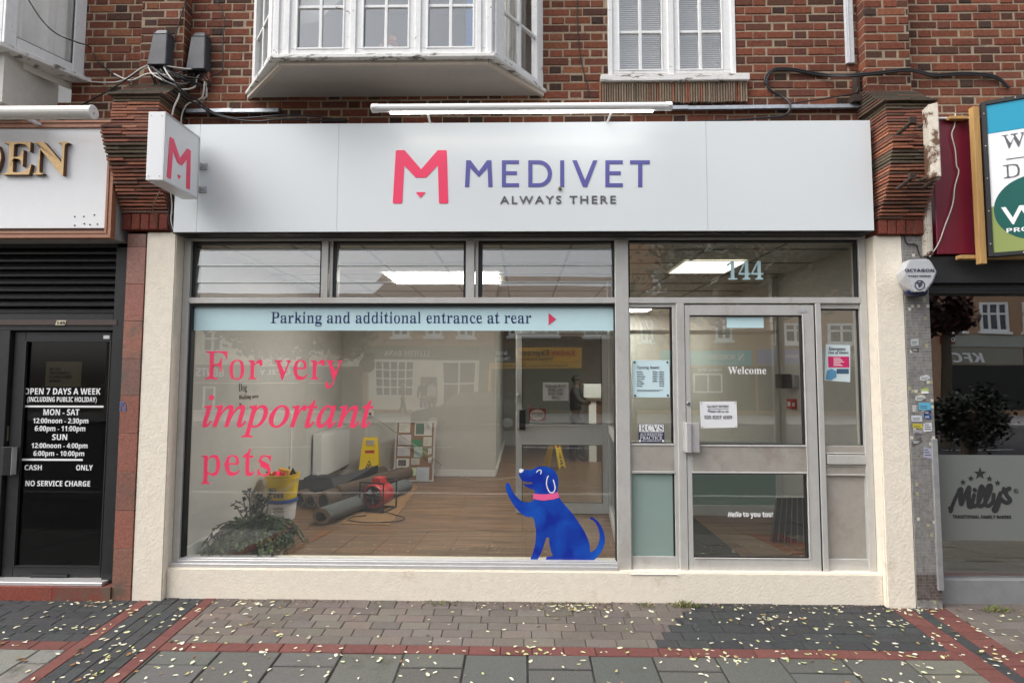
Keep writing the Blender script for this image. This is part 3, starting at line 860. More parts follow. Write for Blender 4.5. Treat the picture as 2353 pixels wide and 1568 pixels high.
# side light left of the door
zd0 = pz(1313.5, .09); zmr1, zmr0 = pz(1018), pz(1084)
def sidelight(a, b, y_mid=(1018, 1084), tops=705, sol=False, name='side_light'):
    xa, xb = px(a, 1000), px(b, 1000)
    s = MB()
    s.box(xa, xa + .012, YFR + .012, YFR + .07, zd0, zt0); s.box(xb - .03, xb, YFR + .012, YFR + .07, zd0, zt0)
    xa += .012; xb -= .03
    s.box(xa, xb, YFR + .012, YFR + .07, pz(y_mid[1]), pz(y_mid[0]), 1); s.box(xa, xb, YFR + .012, YFR + .07, zd0, pz(1276)); s.box(xa, xb, YFR + .012, YFR + .07, pz(tops), zt0)
    s.box(xa, xb, YFR + .004, YFR + .02, pz(y_mid[1]) - .004, pz(y_mid[1]) + .012); s.box(xa, xb, YFR + .006, YFR + .02, pz(y_mid[0]) - .012, pz(y_mid[0]) + .002)
    o = s.build(name, [M['alu'], M['alu_grimy']], sh, bevel=.002)
    g = MB(); g.frame(xa, xb, pz(y_mid[0]), pz(tops), (.002, .012, .002, .008), YFR + .03, YFR + .06); g.build('gasket', M['rubber'], o)
    g = MB(); g.box(xa, xb, YGL - .02, YGL - .014, pz(y_mid[0]), pz(tops)); g.build('pane', M['glass_entry'], o)
    return o, xa, xb
sl1, sa, sb = sidelight(1447, 1558)
g = MB(); g.box(sa, sb, YGL - .022, YGL - .014, pz(1276), pz(1084)); g.box(sb - .014, sb, YFR + .022, YFR + .05, pz(1276), pz(1084), 1)
g.build('frosted_pane', [mat('frosted_green', (.25, .33, .30), .22, var=.03, scale=2), M['rubber']], sl1)
p = MB()
p.box(px(1557.5, 1000), px(1576, 1000), YFR - .006, YFR + .09, zr, zt0); p.box(px(1881, 1000), px(1894, 1000), YFR - .006, YFR + .09, zr, zt0)
p.build('door_post', M['alu'], sh, bevel=.003)
# side light right of the door: glass over a solid panel with a letter plate
xa, xb = px(1893, 1000), px(2000, 1000)
s = MB(); YS_ = YFR + .02
s.box(xa, xb, YS_, YS_ + .06, pz(1087), pz(1020), 1); s.box(xa, xb, YS_, YS_ + .06, zd0, pz(1279)); s.box(xa, xb, YS_, YS_ + .06, pz(708), zt0)
s.box(xa, xb, YS_ + .018, YS_ + .03, pz(1279), pz(1087), 1); s.box(xa, xa + .012, YS_ - .002, YS_ + .06, pz(1279), pz(1087)); s.box(xb - .022, xb, YS_ - .002, YS_ + .06, pz(1279), pz(1087)); s.box(xa, xb, YS_ - .006, YS_ + .012, pz(1088.5), pz(1085))
s.box(xb - .03, xb, YS_, YS_ + .06, pz(1020), pz(708)); s.box(xb, xjR - .05, YFR + .015, YFR + .05, zd0, zt0)
sr = s.build('side_light', [M['alu'], M['alu_grimy']], sh, bevel=.002)
g = MB(); g.frame(xa, xb - .03, pz(1020), pz(708), (.002, .014, .002, .01), YS_ + .012, YS_ + .045); g.build('gasket', M['rubber'], sr)
g = MB(); g.box(xa, xb - .03, YS_ + .032, YS_ + .038, pz(1020), pz(708)); g.build('pane', M['glass_entry'], sr)
lp = rc(1899, 1044, 1991, 1066, YS_ - .01)
g = MB(); g.frame(lp[0] - .014, lp[1] + .014, lp[2] - .014, lp[3] + .014, .008, YS_ - .012, YS_ + .002); g.box(lp[0] - .006, lp[1] + .006, YS_ - .003, YS_ + .001, lp[2] - .006, lp[3] + .006, 1); g.box(lp[0], lp[1], YS_ - .022, YS_ - .002, lp[2] + .002, lp[3]); g.build('letter_plate', [M['alu'], M['rubber']], sr, bevel=.002)

# the door
YD = YFR - .002
x0, x1 = px(1577.5, 1000), px(1879.5, 1000)
zD1, zD0 = pz(700.5), pz(1315)
a0, a1 = px(1588.5, 1000), px(1851, 1000)
d = MB()
d.box(x0, a0, YD, YD + .05, zD0, zD1); d.box(a1, x1 - .006, YD, YD + .05, zD0, zD1)
d.box(a0, a1, YD, YD + .05, pz(724), zD1); d.box(a0, a1, YD, YD + .05, pz(1084), pz(1019), 1); d.box(a0, a1, YD, YD + .05, zD0, pz(1279))
for zz in (pz(1084), pz(1019) - .014): d.box(a0, a1, YD - .006, YD + .004, zz, zz + .014)
d.box(a0, a1, YD - .005, YD + .004, pz(1279), pz(1279) + .01); d.box(a1, a1 + .008, YD - .005, YD + .004, pz(1279), pz(724))
dr = d.build('door', [M['alu'], M['alu_grimy']], sh, bevel=.003)
g = MB()
for t_, b_ in ((724, 1019), (1084, 1279)): g.frame(a0, a1, pz(b_), pz(t_), (.003, .012, .010 if b_ > 1100 else .006, .008), YD + .012, YD + .04)
g.box(x1 - .005, x1 + .004, YD + .004, YD + .06, zD0, zD1); g.box(x0 - .003, x0, YD + .01, YD + .06, zD0, zD1); g.box(x0, x1, YD + .01, YD + .06, zD1, zD1 + .006); g.box(x0, x1, YD + .012, YD + .06, zD0 - .012, zD0)
g.build('gasket', M['rubber'], dr)
for t_, b_ in ((724, 1019), (1084, 1279)):
    g = MB(); g.box(a0, a1, YD + .028, YD + .034, pz(b_), pz(t_)); g.build('pane', M['glass_entry' if t_ < 800 else 'glass'], dr)
h = rc(1574, 971, 1608, 1039, YD - .06)
g = MB(); xx = [h[0], h[0] + .006, h[0] + .012, h[0] + .045, h[1]]
g.plan([(h[0], YD), (h[0], YD - .05), (h[0] + .012, YD - .066), (h[0] + .045, YD - .066), (h[0] + .052, YD - .046), (h[1], YD - .046), (h[1], YD - .040), (h[0] + .045, YD - .038), (h[0] + .03, YD)], h[2], h[3])
g.build('handle', M['alu_light'], dr, bevel=.002)
c = at(1577.5, 926.5, YD); g = MB(); g.lathe([(.016, 0), (.016, -.008), (.011, -.011), (.010, -.009)], (c.x + .012, c.y, c.z), 16, axis='y'); g.box(c.x + .0105, c.x + .0135, c.y - .0125, c.y - .009, c.z - .006, c.z + .006, 1)
g.build('lock', [mat('brushed_steel', (.4, .4, .4), .3, .8), M['rubber']], dr, recalc=True)
tgp = rc(1832, 710, 1852, 717, YD - .002); g = MB(); g.box(tgp[0], tgp[1], YD - .004, YD, tgp[2], tgp[3]); g.build('maker_plate', M['grey_plastic'], dr)
# lettering on the glass
YV = YGL - .002
t = MB(); bn = rc(427, 703, 1406, 759, YV); t.box(gx0 + .022, gx1 - .008, YV - .001, YV + .001, bn[2], bn[3]); ban = t.build('banner', M['pale'], pane)
t = MB(); ptext(t, 'Parking and additional entrance at rear', 'serif', 622, 1220, 716, 741.8, YV - .003, ); t.build('lettering', M['navy'], ban)
t = MB(); v = [at(1260, 719, YV), at(1277.5, 733, YV), at(1260, 746.5, YV)]; t.prism([(q.x, q.z) for q in v], YV - .004, YV - .002); t.build('arrow', mat('pink_vinyl', (.70, .055, .125), .4), ban)
t = MB()
ptext(t, 'For very', 'serif', 471, 787, 806.5, 871, YV - .001)
t.build('lettering', M['red'], pane); t = MB()
ptext(t, 'important', 'thinitalic', 466, 858, 907, 980, YV - .001, off=.009)
t.build('lettering', M['red'], pane); t = MB()
ptext(t, 'pets.', 'serif', 461, 643, 1029, 1091, YV - .001)
t.build('lettering', M['red'], pane)
t = MB(); ptext(t, '144', 'serif', 1669, 1753, 599, 642, YV - .001, slim=1); t.build('house_number', mat('number_vinyl', (.50, .70, .74), .5), fan)
YDV = YD + .026
t = MB(); ptext(t, 'Welcome', 'serif', 1672, 1760, 842, 858.5, YDV, slim=.75); t.build('welcome_lettering', M['white'], dr)
t = MB(); ptext(t, 'Hello', 'bi', 1672, 1703, 1174.5, 1186.5, YDV); ptext(t, 'to you too!', 'bold', 1707, 1775, 1175, 1186.5, YDV); t.build('greeting_lettering', M['white'], dr)
t = MB(); q = rc(1669, 727, 1754, 753, YDV); t.box(q[0], q[1], YDV, YDV + .001, q[2], q[3]); t.build('blank_label', M['pale'], dr, bevel=.0004)

# dog cut-out in blue vinyl
DG = [(705,350),(745,352),(800,360),(850,350),(880,330),(920,322),(980,325),(1040,345),(1080,385),(1102,430),(1108,480),(1105,540),(1098,585),(1112,610),(1118,645),(1150,695),(1200,750),(1260,820),(1310,890),(1350,950),(1390,1020),(1420,1090),(1435,1150),(1442,1215),(1480,1195),(1510,1160),(1530,1110),(1538,1050),(1530,990),(1508,930),(1478,890),(1440,868),(1438,856),(1450,852),(1480,862),(1525,900),(1560,955),(1585,1020),(1593,1090),(1580,1150),(1550,1215),(1500,1275),(1450,1310),(1400,1320),(1000,1315),(978,1308),(976,1285),(990,1265),(1020,1257),(1050,1250),(1035,1215),(1020,1160),(1012,1110),(1015,1075),(1000,1062),(980,1065),(965,1120),(940,1190),(915,1250),(890,1290),(865,1312),(835,1315),(818,1300),(820,1275),(840,1230),(860,1160),(872,1080),(875,1000),(865,930),(848,855),(800,850),(750,835),(710,800),(670,760),(630,705),(590,635),(565,570),(558,520),(568,498),(590,495),(605,510),(620,555),(650,610),(690,655),(730,685),(770,698),(805,695),(835,680),(852,668),(855,610),(862,570),(820,555),(780,535),(740,510),(770,507),(830,505),(835,490),(780,482),(735,475),(715,445),(698,410),(698,370)]
def smooth2(P, n=3, closed=True):
    out = []; N = len(P)
    for i in range(N if closed else N - 1):
        p0, p1, p2, p3 = (P[(i + k - 1) % N] if closed else P[max(0, min(N - 1, i + k - 1))] for k in range(4))
        for k in range(n):
            t_ = k / n
            out.append(tuple(.5 * (2 * b + (c_ - a) * t_ + (2 * a - 5 * b + 4 * c_ - d_) * t_ ** 2 + (-a + 3 * b - 3 * c_ + d_) * t_ ** 3) for a, b, c_, d_ in zip(p0, p1, p2, p3)))
    if not closed: out.append(P[-1])
    return out
dpt = lambda P, Y: [((lambda q: (q.x, q.z))(at(1038 + x / 4.5308, 999.5 + y / 4.5308, Y))) for x, y in P]
dm = bpy.data.materials.new('blue_vinyl'); dm.use_nodes = True
n_, l_ = dm.node_tree.nodes, dm.node_tree.links
tc_ = n_.new('ShaderNodeTexCoord'); no_ = n_.new('ShaderNodeTexNoise'); no_.inputs['Scale'].default_value = 4.5; no_.inputs['Detail'].default_value = 3; no_.inputs['Distortion'].default_value = .4
cr_ = n_.new('ShaderNodeValToRGB'); cr_.color_ramp.elements[0].color = (.002, .022, .30, 1); cr_.color_ramp.elements[0].position = .40; cr_.color_ramp.elements[1].color = (.006, .095, .50, 1); cr_.color_ramp.elements[1].position = .70
l_.new(tc_.outputs['Object'], no_.inputs[0]); l_.new(no_.outputs[0], cr_.inputs[0]); l_.new(cr_.outputs[0], n_['Principled BSDF'].inputs['Base Color']); n_['Principled BSDF'].inputs['Roughness'].default_value = .4
dog = thing('dog_decal', 'blue dog silhouette decal with pink collar and raised paw on the glass', 'decal', tuple(at(1270, 1290, YV)))
t = MB(); t.prism(dpt(smooth2(DG, 2), YV - .002), YV - .0025, YV - .0005); t.build('silhouette', dm, dog)
t = MB(); t.prism(dpt([(848,603),(915,611),(980,612),(1060,602),(1100,588),(1110,615),(1118,645),(1050,665),(960,677),(900,671),(843,658)], YV - .004), YV - .0045, YV - .0028); t.build('collar', mat('pink_collar', (.82, .12, .30), .4), dog)
t = MB(); t.prism(dpt([(703,350),(725,349),(748,353),(745,368),(735,380),(718,389),(703,388),(698,370)], YV - .004), YV - .0045, YV - .0028); t.build('nose', M['white'], dog)
def stroke(mb, P, wd_, Y, th=.0015):
    P = smooth2(P, 5, False); L_, R2 = [], []
    for i, p_ in enumerate(P):
        q_ = P[max(i - 1, 0)]; r_ = P[min(i + 1, len(P) - 1)]; dx, dy = r_[0] - q_[0], r_[1] - q_[1]; k = math.hypot(dx, dy) or 1
        L_.append((p_[0] - dy / k * wd_ / 2, p_[1] + dx / k * wd_ / 2)); R2.append((p_[0] + dy / k * wd_ / 2, p_[1] - dx / k * wd_ / 2))
    a, b = dpt(L_, Y), dpt(R2, Y)
    for i in range(len(P) - 1): mb.prism([a[i], a[i + 1], b[i + 1], b[i]], Y - th, Y)
t = MB(); stroke(t, [(1005,418),(990,450),(984,500),(995,550),(1015,585),(1040,595),(1062,582),(1074,545),(1066,500),(1053,458)], 11, YV - .003)
t.build('ear_line', M['white'], dog)
t = MB(); stroke(t, [(878,385),(897,364),(922,359),(930,375),(921,402)], 9, YV - .003); t.build('eye_line', M['white'], dog)

# ------------------------------------------------------------ fascia sign
YFA = -.06
fs = thing('fascia_sign', 'long white fascia board with coral M emblem above the shopfront', 'sign', (0, YFA, 3))
fx0, fx1 = px(401, 450, YFA), px(2003.5, 405, YFA)
fz0, fz1 = at(1200, 531, YFA).z, at(1200, 281.5, YFA).z
xs = [fx0, px(455.5, 420, YFA), px(776, 405, YFA), px(1623.5, 405, YFA), fx1]
g = MB()
for a, b in zip(xs, xs[1:]): g.box(a + .0012, b - .0012, YFA, YFA + .004, fz0, fz1)
g.build('panel', M['board'], fs)
g = MB(); g.frame(fx0, fx1, fz0, fz1, .012, YFA + .0045, YB - .1); g.box(fx0 + .02, fx1 - .02, YFA + .0048, YFA + .01, fz0 + .01, fz1 - .01); g.build('casing', M['alu_light'], fs)
g = MB(); g.box(fx0 + .01, fx1 - .01, YFA + .03, YFR + .1, fz0 - .012, fz0 - .003); g.build('shade_strip', M['char'], fs)  # dark strip standing in for the shade below the fascia
LY = YFA - .0035
A2 = lambda P: [((lambda q: (q.x, q.z))(at(538.2 + x / 2.913, y / 2.913, LY))) for x, y in P]
g = MB()
MP = [(1080,1012),(1086,1005),(1136,1005),(1142,1008),(1250,1133),(1358,1008),(1364,1005),(1416,1005),(1422,1012),(1431,1354),(1426,1361),(1375,1361),(1369,1355),(1362,1105),(1285,1188),(1213,1188),(1137,1108),(1123,1355),(1117,1361),(1066,1361),(1060,1354)]
g.prism(A2(MP), LY, LY + .003)
g.prism(A2([(1219,1285),(1275,1285),(1278,1290),(1248,1322),(1243,1322),(1216,1290)]), LY, LY + .003)
g.build('emblem', M['red'], fs)
g = MB(); t0, t1 = 1073, 1251; sw = 27
def lt(P): g.prism(A2(P), LY, LY + .003)
def lE(x0, x1): lt([(x0,t0),(x1,t0),(x1,t0+24),(x0+sw,t0+24),(x0+sw,1146),(x1-14,1146),(x1-14,1170),(x0+sw,1170),(x0+sw,t1-25),(x1,t1-25),(x1,t1),(x0,t1)])
lt([(1551,t0),(1581,t0),(1636,1146),(1690,t0),(1720,t0),(1728,t1),(1700,t1),(1694,1124),(1636,1186),(1578,1124),(1571,t1),(1543,t1)])
lE(1790, 1905)
oo, ii = [], []
for k in range(13):
    a = math.pi / 2 - math.pi * k / 12
    oo.append((2040 + 86 * math.cos(a), 1162 - 89 * math.sin(a))); ii.append((2038 + 60 * math.cos(a), 1162 - 64 * math.sin(a)))
lt([(1967,t0)] + oo[:7]+ oo[7:] + [(1967,t1),(1967,t1-1),(1967+sw,t1-25)] + ii[::-1] + [(1967+sw,1098),(1967+sw,t1-25),(1967,t1-1)])
lt([(2180,t0),(2207,t0),(2207,t1),(2180,t1)])
o3 = (1307 - 538.2) * 2.913
def sh3(P): lt([(x + o3, y) for x, y in P])
sh3([(22,t0),(52,t0),(107,1205),(161,t0),(190,t0),(120,t1),(93,t1)])
lE(243 + o3, 360 + o3)
sh3([(408,t0),(540,t0),(540,t0+25),(490,t0+25),(490,t1),(462,t1),(462,t0+25),(408,t0+25)])
g.build('lettering', M['purple'], fs)
g = MB(); ptext(g, 'ALWAYS THERE', 'plain', 1148.5, 1414.5, 449.8, 467.6, LY, sp=1.32, off=.012, th=.003); g.build('strapline', M['greyv'], fs)

# strip light over the board
YT = -.32
sl2 = thing('strip_light', 'long white tubular strip light on two arms above the fascia board', 'light', tuple(at(1200, 255, YT)))
p0, p1 = at(853, 245, YT), at(1544, 248.5, YT); zc = (p0.z + p1.z) / 2; r_ = .030
g = MB(); g.tube([(p0.x + .02, YT, zc), (p1.x - .02, YT, zc)], r_, 16); g.build('tube', M['white_plastic'], sl2, smooth=False)
for x, sgn in ((p0.x, 1), (p1.x, -1)):
    g = MB(); g.tube([(x, YT, zc), (x + sgn * .006, YT, zc), (x + sgn * .05, YT, zc)], [r_ * .8, r_ * 1.1, r_ * 1.1], 16); g.tube([(x + sgn * .012, YT - .03, zc - .008), (x + sgn * .03, YT - .036, zc - .008)], .006, 6); g.build('end_cap', M['white_plastic'], sl2)
em = mat('lit_diffuser', (1.0, .97, .93), .4, emit=5)
g = MB(); g.box(p0.x + .14, p1.x - .14, YT - .004, YT + .022, zc - r_ - .006, zc - r_ + .006); g.build('diffuser', em, sl2)
for xt, xb in ((979, 989), (1409, 1394)):
    a = at(xt, 256, YT); b = at(xb, 281, -.03)
    g = MB(); g.tube([(a.x, YT, zc), (b.x, -.03, fz1 + .004)], .009, 6); g.box(b.x - .05, b.x + .03, -.05, .05, fz1 + .001, fz1 + .006); g.build('arm', M['white_plastic'], sl2)

# projecting sign
XS = at(456.6, 392, -.14).x; YN0 = atx(376, 330, XS).y
ps = thing('projecting_sign', 'white box sign with coral M emblem jutting out at the left end of the fascia', 'sign', (XS, -.1, 2.9))
y0, y1 = YN0, -.14
zt = (at(376, 249, y0).z + at(456.6, 322.7, y1).z) / 2; zb_ = (at(368, 410, y0).z + at(450.7, 461.7, y1).z) / 2
th = .12
g = MB(); g.box(XS - th, XS, y0, y1, zb_, zt); g.build('box', mat('white_powder_coat', (.78, .79, .80), .35), ps, bevel=.004)
g = MB()
for zz in (zb_, zt - .012): g.box(XS - .002, XS + .004, y0 + .012, y1 - .012, zz, zz + .012)
for yy_ in (y0, y1 - .012): g.box(XS - .002, XS + .004, yy_, yy_ + .012, zb_, zt)
g.build('rim', M['alu_light'], ps)
MX = [(x - 1060) / 371 for x, y in MP]; MZ = [(1361 - y) / 356 for x, y in MP]
def at_x(px_, py_): q = atx(px_, py_, XS); return q
ya = atx(384.5, 360, XS).y; yb = atx(437.5, 385, XS).y
zl0, zl1 = .5 * (atx(384.5, 407, XS).z + atx(435, 437, XS).z), .5 * (atx(393, 315, XS).z + atx(437, 347, XS).z)
def side_emblem(P):
    n = len(P); vs = [(XS + .003, ya + u * (yb - ya), zl0 + v_ * (zl1 - zl0)) for u, v_ in P] + [(XS + .001, ya + u * (yb - ya), zl0 + v_ * (zl1 - zl0)) for u, v_ in P]
    g.add(vs, [list(range(n - 1, -1, -1)), list(range(n, 2 * n))] + [(i, (i + 1) % n, (i + 1) % n + n, i + n) for i in range(n)])
g = MB(); side_emblem(list(zip(MX, MZ))); side_emblem([((x - 1060) / 371, (1361 - y) / 356) for x, y in [(1219,1285),(1278,1285),(1245,1322)]]); g.build('emblem', M['red'], ps, recalc=True)
for zz in (at(460, 378, -.1).z, at(460, 432, -.1).z):
    g = MB(); g.box(XS - .05, XS - .02, y1 - .01, YFA - .008, zz - .015, zz + .015); g.box(XS - .055, XS + .022, YFA - .012, YFA - .001, zz - .024, zz + .024); g.tube([(XS - .02, y1 - .02, zz + .008), (XS + .01, YFA - .01, zz + .008)], .006, 6); g.build('bracket', M['alu_light'], ps)
g = MB()
for yy_, zz in ((0, zt - .03), (0, zb_ + .03)):
    for xx_ in (XS - th + .02, XS - .022): g = MB(); g.lathe([(.005, 0), (.004, -.003)], (xx_, y0, zz), 8, axis='y'); g.build('screw', M['alu'], ps)
# ------------------------------------------------------------ left neighbour: restaurant
ls = thing('shopfront', 'black restaurant shopfront with louvred vent and dark glass door', 'shopfront', (-3.6, .1, 0))
XW = -8.6
GR = [(.30, .115, .08)] * 2 + [(.25, .115, .085), (.33, .135, .10), (.20, .10, .075), (.27, .12, .09)]
g = MB()
gx_0, gx_1 = px(276, 955, 0), xpL0 - .002
ys = [535, 565, 652, 738, 825, 911, 998, 1088, 1178, 1266, 1354, 1396]
for a, b in zip(ys, ys[1:]):
    g.box(gx_0, gx_1, -.006 + rnd.uniform(-.001, .001), .28, pz(b, 0) + .0015, pz(a, 0) - .0015, 0, vary(rnd.choice(GR), .1))
g.build('granite_pilaster', M['granite'], ls, bevel=.001)
g = MB(); xd = gx_0
zp1 = pz(1355, .0)
x = XW
while x < xd - .01:
    b = min(x + .62, xd); g.box(x, b - .002, -.02, .3, gz(0) - .03, zp1 - .003, 0, vary((.24, .062, .042), .15)); x = b
g.build('granite_plinth', M['granite'], ls)
g = MB(); g.box(XW, px(240, 1349, .03), .0, .16, zp1 - .002, pz(1345, .02)); g.build('threshold', M['alu_light'], ls, bevel=.003)
YLF = .10
zlt, zlb = pz(567, YLF), pz(722, YLF)
xlr = px(270, 650, YLF)
g = MB()
n = 9
for i in range(n):
    z0 = zlb + (zlt - zlb) * i / n; z1 = zlb + (zlt - zlb) * (i + 1) / n; h = z1 - z0
    g.add([(XW, YLF - .012, z0 + h * .10), (xlr, YLF - .012, z0 + h * .10), (xlr, YLF - .014, z0 + h * .34), (XW, YLF - .014, z0 + h * .34), (xlr, YLF + .03, z0 + h * .95), (XW, YLF + .03, z0 + h * .95), (XW, YLF + .03, z0), (xlr, YLF + .03, z0)],
          [(0, 1, 2, 3), (3, 2, 4, 5), (6, 7, 1, 0)])
g.box(XW, xlr, YLF + .05, YLF + .06, zlb, zlt)
g.build('vent_louvre', M['char'], ls)
g = MB()
zdr = pz(760, YLF)
g.box(xlr, xd + .002, YLF - .03, YLF + .06, pz(1345, YLF), zlt); g.box(XW, xlr, YLF - .03, YLF + .06, zdr + .052, zlb)
g.box(XW, xlr, YLF - .02, YLF + .05, zdr, zdr + .05)
xdl = px(12, 1050, YLF); xdr = px(256.5, 1050, YLF)
g.box(xdr, xlr, YLF - .02, YLF + .05, pz(1345, YLF), zdr)
g.box(xdl - .09, xdl, YLF - .02, YLF + .05, pz(1345, YLF), zdr)
g.box(XW, xdl - .09, YLF - .02, YLF + .05, pz(1345, YLF), pz(1250, YLF))
g.box(XW, xlr, YLF - .01, YLF + .06, zlt, ZH + .05)
g.build('frame', M['char'], ls, bevel=.003)
g = MB(); q = rc(0, 734, 268, 746, YLF - .035); g.box(XW, q[1], YLF - .034, YLF - .03, q[2], q[3]); g.build('brown_strip', mat('brown_tape', (.065, .042, .034), .6, var=.2), ls)
g = MB(); q = rc(127.5, 735.5, 152, 746.5, YLF - .036); g.prism([(q[0], q[2]), (q[1] - .01, q[2]), (q[1], q[3]), (q[0] + .01, q[3])], YLF - .037, YLF - .0345); pl_ = g.build('number_plate', mat('cream_plate', (.70, .62, .42), .5), ls)
g = MB(); ptext(g, '146', 'italic', 130, 149, 737.5, 744.5, YLF - .0385); g.build('lettering', M['ink'], pl_)
# door
YDL = YLF + .01
d = MB(); x0, x1 = xdl + .012, xdr - .004; z0, z1 = pz(1344, YDL), zdr - .01
gx_a, gx_b = px(44, 1050, YDL), px(243, 1050, YDL); gza, gzb = pz(1311, YDL), pz(783, YDL)
d.box(x0, gx_a, YDL, YDL + .045, z0, z1); d.box(gx_b, x1, YDL, YDL + .045, z0, z1); d.box(gx_a, gx_b, YDL, YDL + .045, z0, gza); d.box(gx_a, gx_b, YDL, YDL + .045, gzb, z1)
ld = d.build('door', M['char'], ls, bevel=.003)
g = MB(); g.frame(gx_a, gx_b, gza, gzb, .008, YDL - .003, YDL + .02); g.build('glazing_bead', M['black'], ld)
g = MB(); g.box(gx_a, gx_b, YDL + .022, YDL + .028, gza, gzb); lpn = g.build('pane', M['glass_door'], ld)
g = MB(); q = rc(4, 1026, 30, 1091, YDL - .05); g.plan([(q[0], YDL - .02), (q[0] - .01, YDL - .055), (q[0] + .02, YDL - .06), (q[1] - .012, YDL - .05), (q[1] - .012, YDL - .02)], q[2], q[3]); g.box(q[1] - .011, q[1] - .004, YDL - .056, YDL - .01, q[2], q[3], 1); g.build('handle', [M['char'], M['alu_light']], ld, bevel=.002)
g = MB(); q = rc(7, 978, 20, 1012, YDL); g.box(q[0], q[1], YDL - .006, YDL + .002, q[2], q[3]); g.lathe([(.013, 0), (.013, -.012), (.009, -.014)], ((q[0] + q[1]) / 2, YDL - .004, q[3] - .035), 14, axis='y'); g.build('lock', mat('worn_brass', (.40, .33, .24), .4, .7, var=.3, scale=40), ld, recalc=True)
g = MB(); q = rc(73, 1318, 157, 1338, YDL); g.frame(q[0], q[1], q[2], q[3], .014, YDL - .014, YDL + .002); g.box(q[0] + .014, q[1] - .014, YDL - .004, YDL + .001, q[2] + .014, q[3] - .014, 1); q2 = rc(84, 1333, 117, 1337, YDL); g.box(q2[0], q2[1], YDL - .006, YDL - .003, q2[2], q2[3], 2); g.build('letter_box', [M['black'], M['dark'], M['grey_plastic']], ld)
g = MB(); q = rc(238, 770, 252, 778, YDL); g.box(q[0], q[1], YDL - .003, YDL - .0005, q[2], q[3]); g.build('maker_plate', M['alu_light'], ld)
Y_ = YDL + .02
g = MB()
for t_, a, b, c_, d_ in (('OPEN 7 DAYS A WEEK', 56, 231, 891, 905.5), ('(INCLUDING PUBLIC HOLIDAY)', 62.5, 222, 911, 922.5), ('MON - SAT', 100, 182, 939, 953), ('12:00noon - 2:30pm', 76, 203, 960, 971.5), ('6:00pm - 11:00pm', 80, 196, 977.5, 989.5), ('SUN', 120, 154.5, 996.5, 1010), ('12:00noon - 4:00pm', 72.5, 201, 1017, 1028.5), ('6:00pm - 10:00pm', 77, 193.5, 1035, 1046.5), ('CASH', 56.5, 96, 1067, 1079), ('ONLY', 175, 213, 1067, 1079.5), ('NO SERVICE CHARGE', 58.5, 207, 1103.5, 1116)):
    ptext(g, t_, 'bold', a, b, c_, d_, Y_)
for q in (rc(45, 931, 238, 935.2, Y_), rc(38, 1053, 190, 1057.5, Y_)): g.box(q[0], q[1], Y_ - .001, Y_ + .001, q[2], q[3])
g.build('lettering', M['white'], lpn)
nt_ = thing('notice', 'brown-tinted closure notice behind the dark restaurant door', 'notice', tuple(at(146, 888, YDL + .05)))
g = MB(); q = rc(105, 830, 187, 888, YDL + .05); g.box(q[0], q[1], YDL + .049, YDL + .051, q[2], q[3]); g.build('sheet', mat('tan_paper', (.34, .29, .17), .8), nt_)
g = MB()
for i, t_ in enumerate(('WE ARE', 'TEMPORARILY', 'CLOSED EVERY', 'MONDAY')): ptext(g, t_, 'serif', 113, 113 + len(t_) * 4.4, 844 + i * 9, 850.5 + i * 9, YDL + .0475)
g.build('lettering', M['ink'], nt_)
g = MB()                                       # dark room behind the door
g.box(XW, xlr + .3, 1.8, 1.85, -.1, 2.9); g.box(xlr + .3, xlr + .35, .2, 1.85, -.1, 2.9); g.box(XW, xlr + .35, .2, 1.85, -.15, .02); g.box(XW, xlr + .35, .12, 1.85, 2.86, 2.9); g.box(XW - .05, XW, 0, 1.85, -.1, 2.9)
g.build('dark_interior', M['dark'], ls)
g = MB(); g.box(XW, xdl - .09, YLF + .02, YLF + .026, pz(1250, YLF), zdr); g.build('window_pane', M['glass_door'], ls)
# boxed sign with gilded letters
YLS = -.11
lsg = thing('fascia_sign', 'white sign box in a bronze frame with raised gilded letters', 'sign', (-3.6, YLS, 2.9))
q = rc(-100, 293, 252, 524, YLS); zA, zB = pz(545, YLS), pz(273, YLS)
xe = px(264.5, 400, YLS)
g = MB(); g.box(XW, px(250, 410, YLS), YLS - .001, YLS + .02, q[2], q[3]); g.build('panel', mat('white_panel', (.85, .85, .85), .4, var=.03, scale=3, dirt=((.3, .28, .26), 7, .70, .02)), lsg)
g = MB()
xi = px(250, 410, YLS)
for k, (o, dpt_) in enumerate(((0, -.022), (.018, -.012), (.036, -.018))):
    w_ = .018
    g.box(XW, xe - o, YLS + dpt_, YLS + .03, zA + o, zA + o + w_ - .001); g.box(XW, xe - o, YLS + dpt_, YLS + .03, zB - o - w_ + .001, zB - o)
    g.box(xe - o - w_ + .001, xe - o, YLS + dpt_, YLS + .03, zA + o + w_, zB - o - w_)
g.build('frame', M['bronze'], lsg)
g = MB(); g.box(XW, xe - .01, YLS + .031, .09, zA + .004, zB - .004); g.build('casing', mat('grey_casing', (.38, .38, .37), .6, var=.1), lsg)
def letter(t_, a, b):
    q = rc(a, 326, b, 401, YLS - .035)
    g = MB(); text(g, t_, 'serif', q[0], q[1], q[2], q[3], YLS - .018, th=.034, off=.0)
    o = g.build('letter', [M['gold'], M['gold_side']], lsg)
    for p in o.data.polygons:
        if abs(p.normal.y) < .5: p.material_index = 1
letter('D', -78, 2.5); letter('E', 7, 73); letter('N', 76, 157)
for x, y in ((172, 498), (193, 497.5), (217, 494), (172, 518), (194, 514), (207, 516), (224, 515)):
    c = at(x, y, YLS); g = MB(); g.lathe([(.007, 0), (.005, -.004)], (c.x, YLS - .001, c.z), 8, axis='y'); g.build('rivet', M['rubber'], lsg)
yt = -.33
lt_ = thing('strip_light', 'short round strip light above the gilded restaurant sign', 'light', tuple(at(100, 260, yt)))
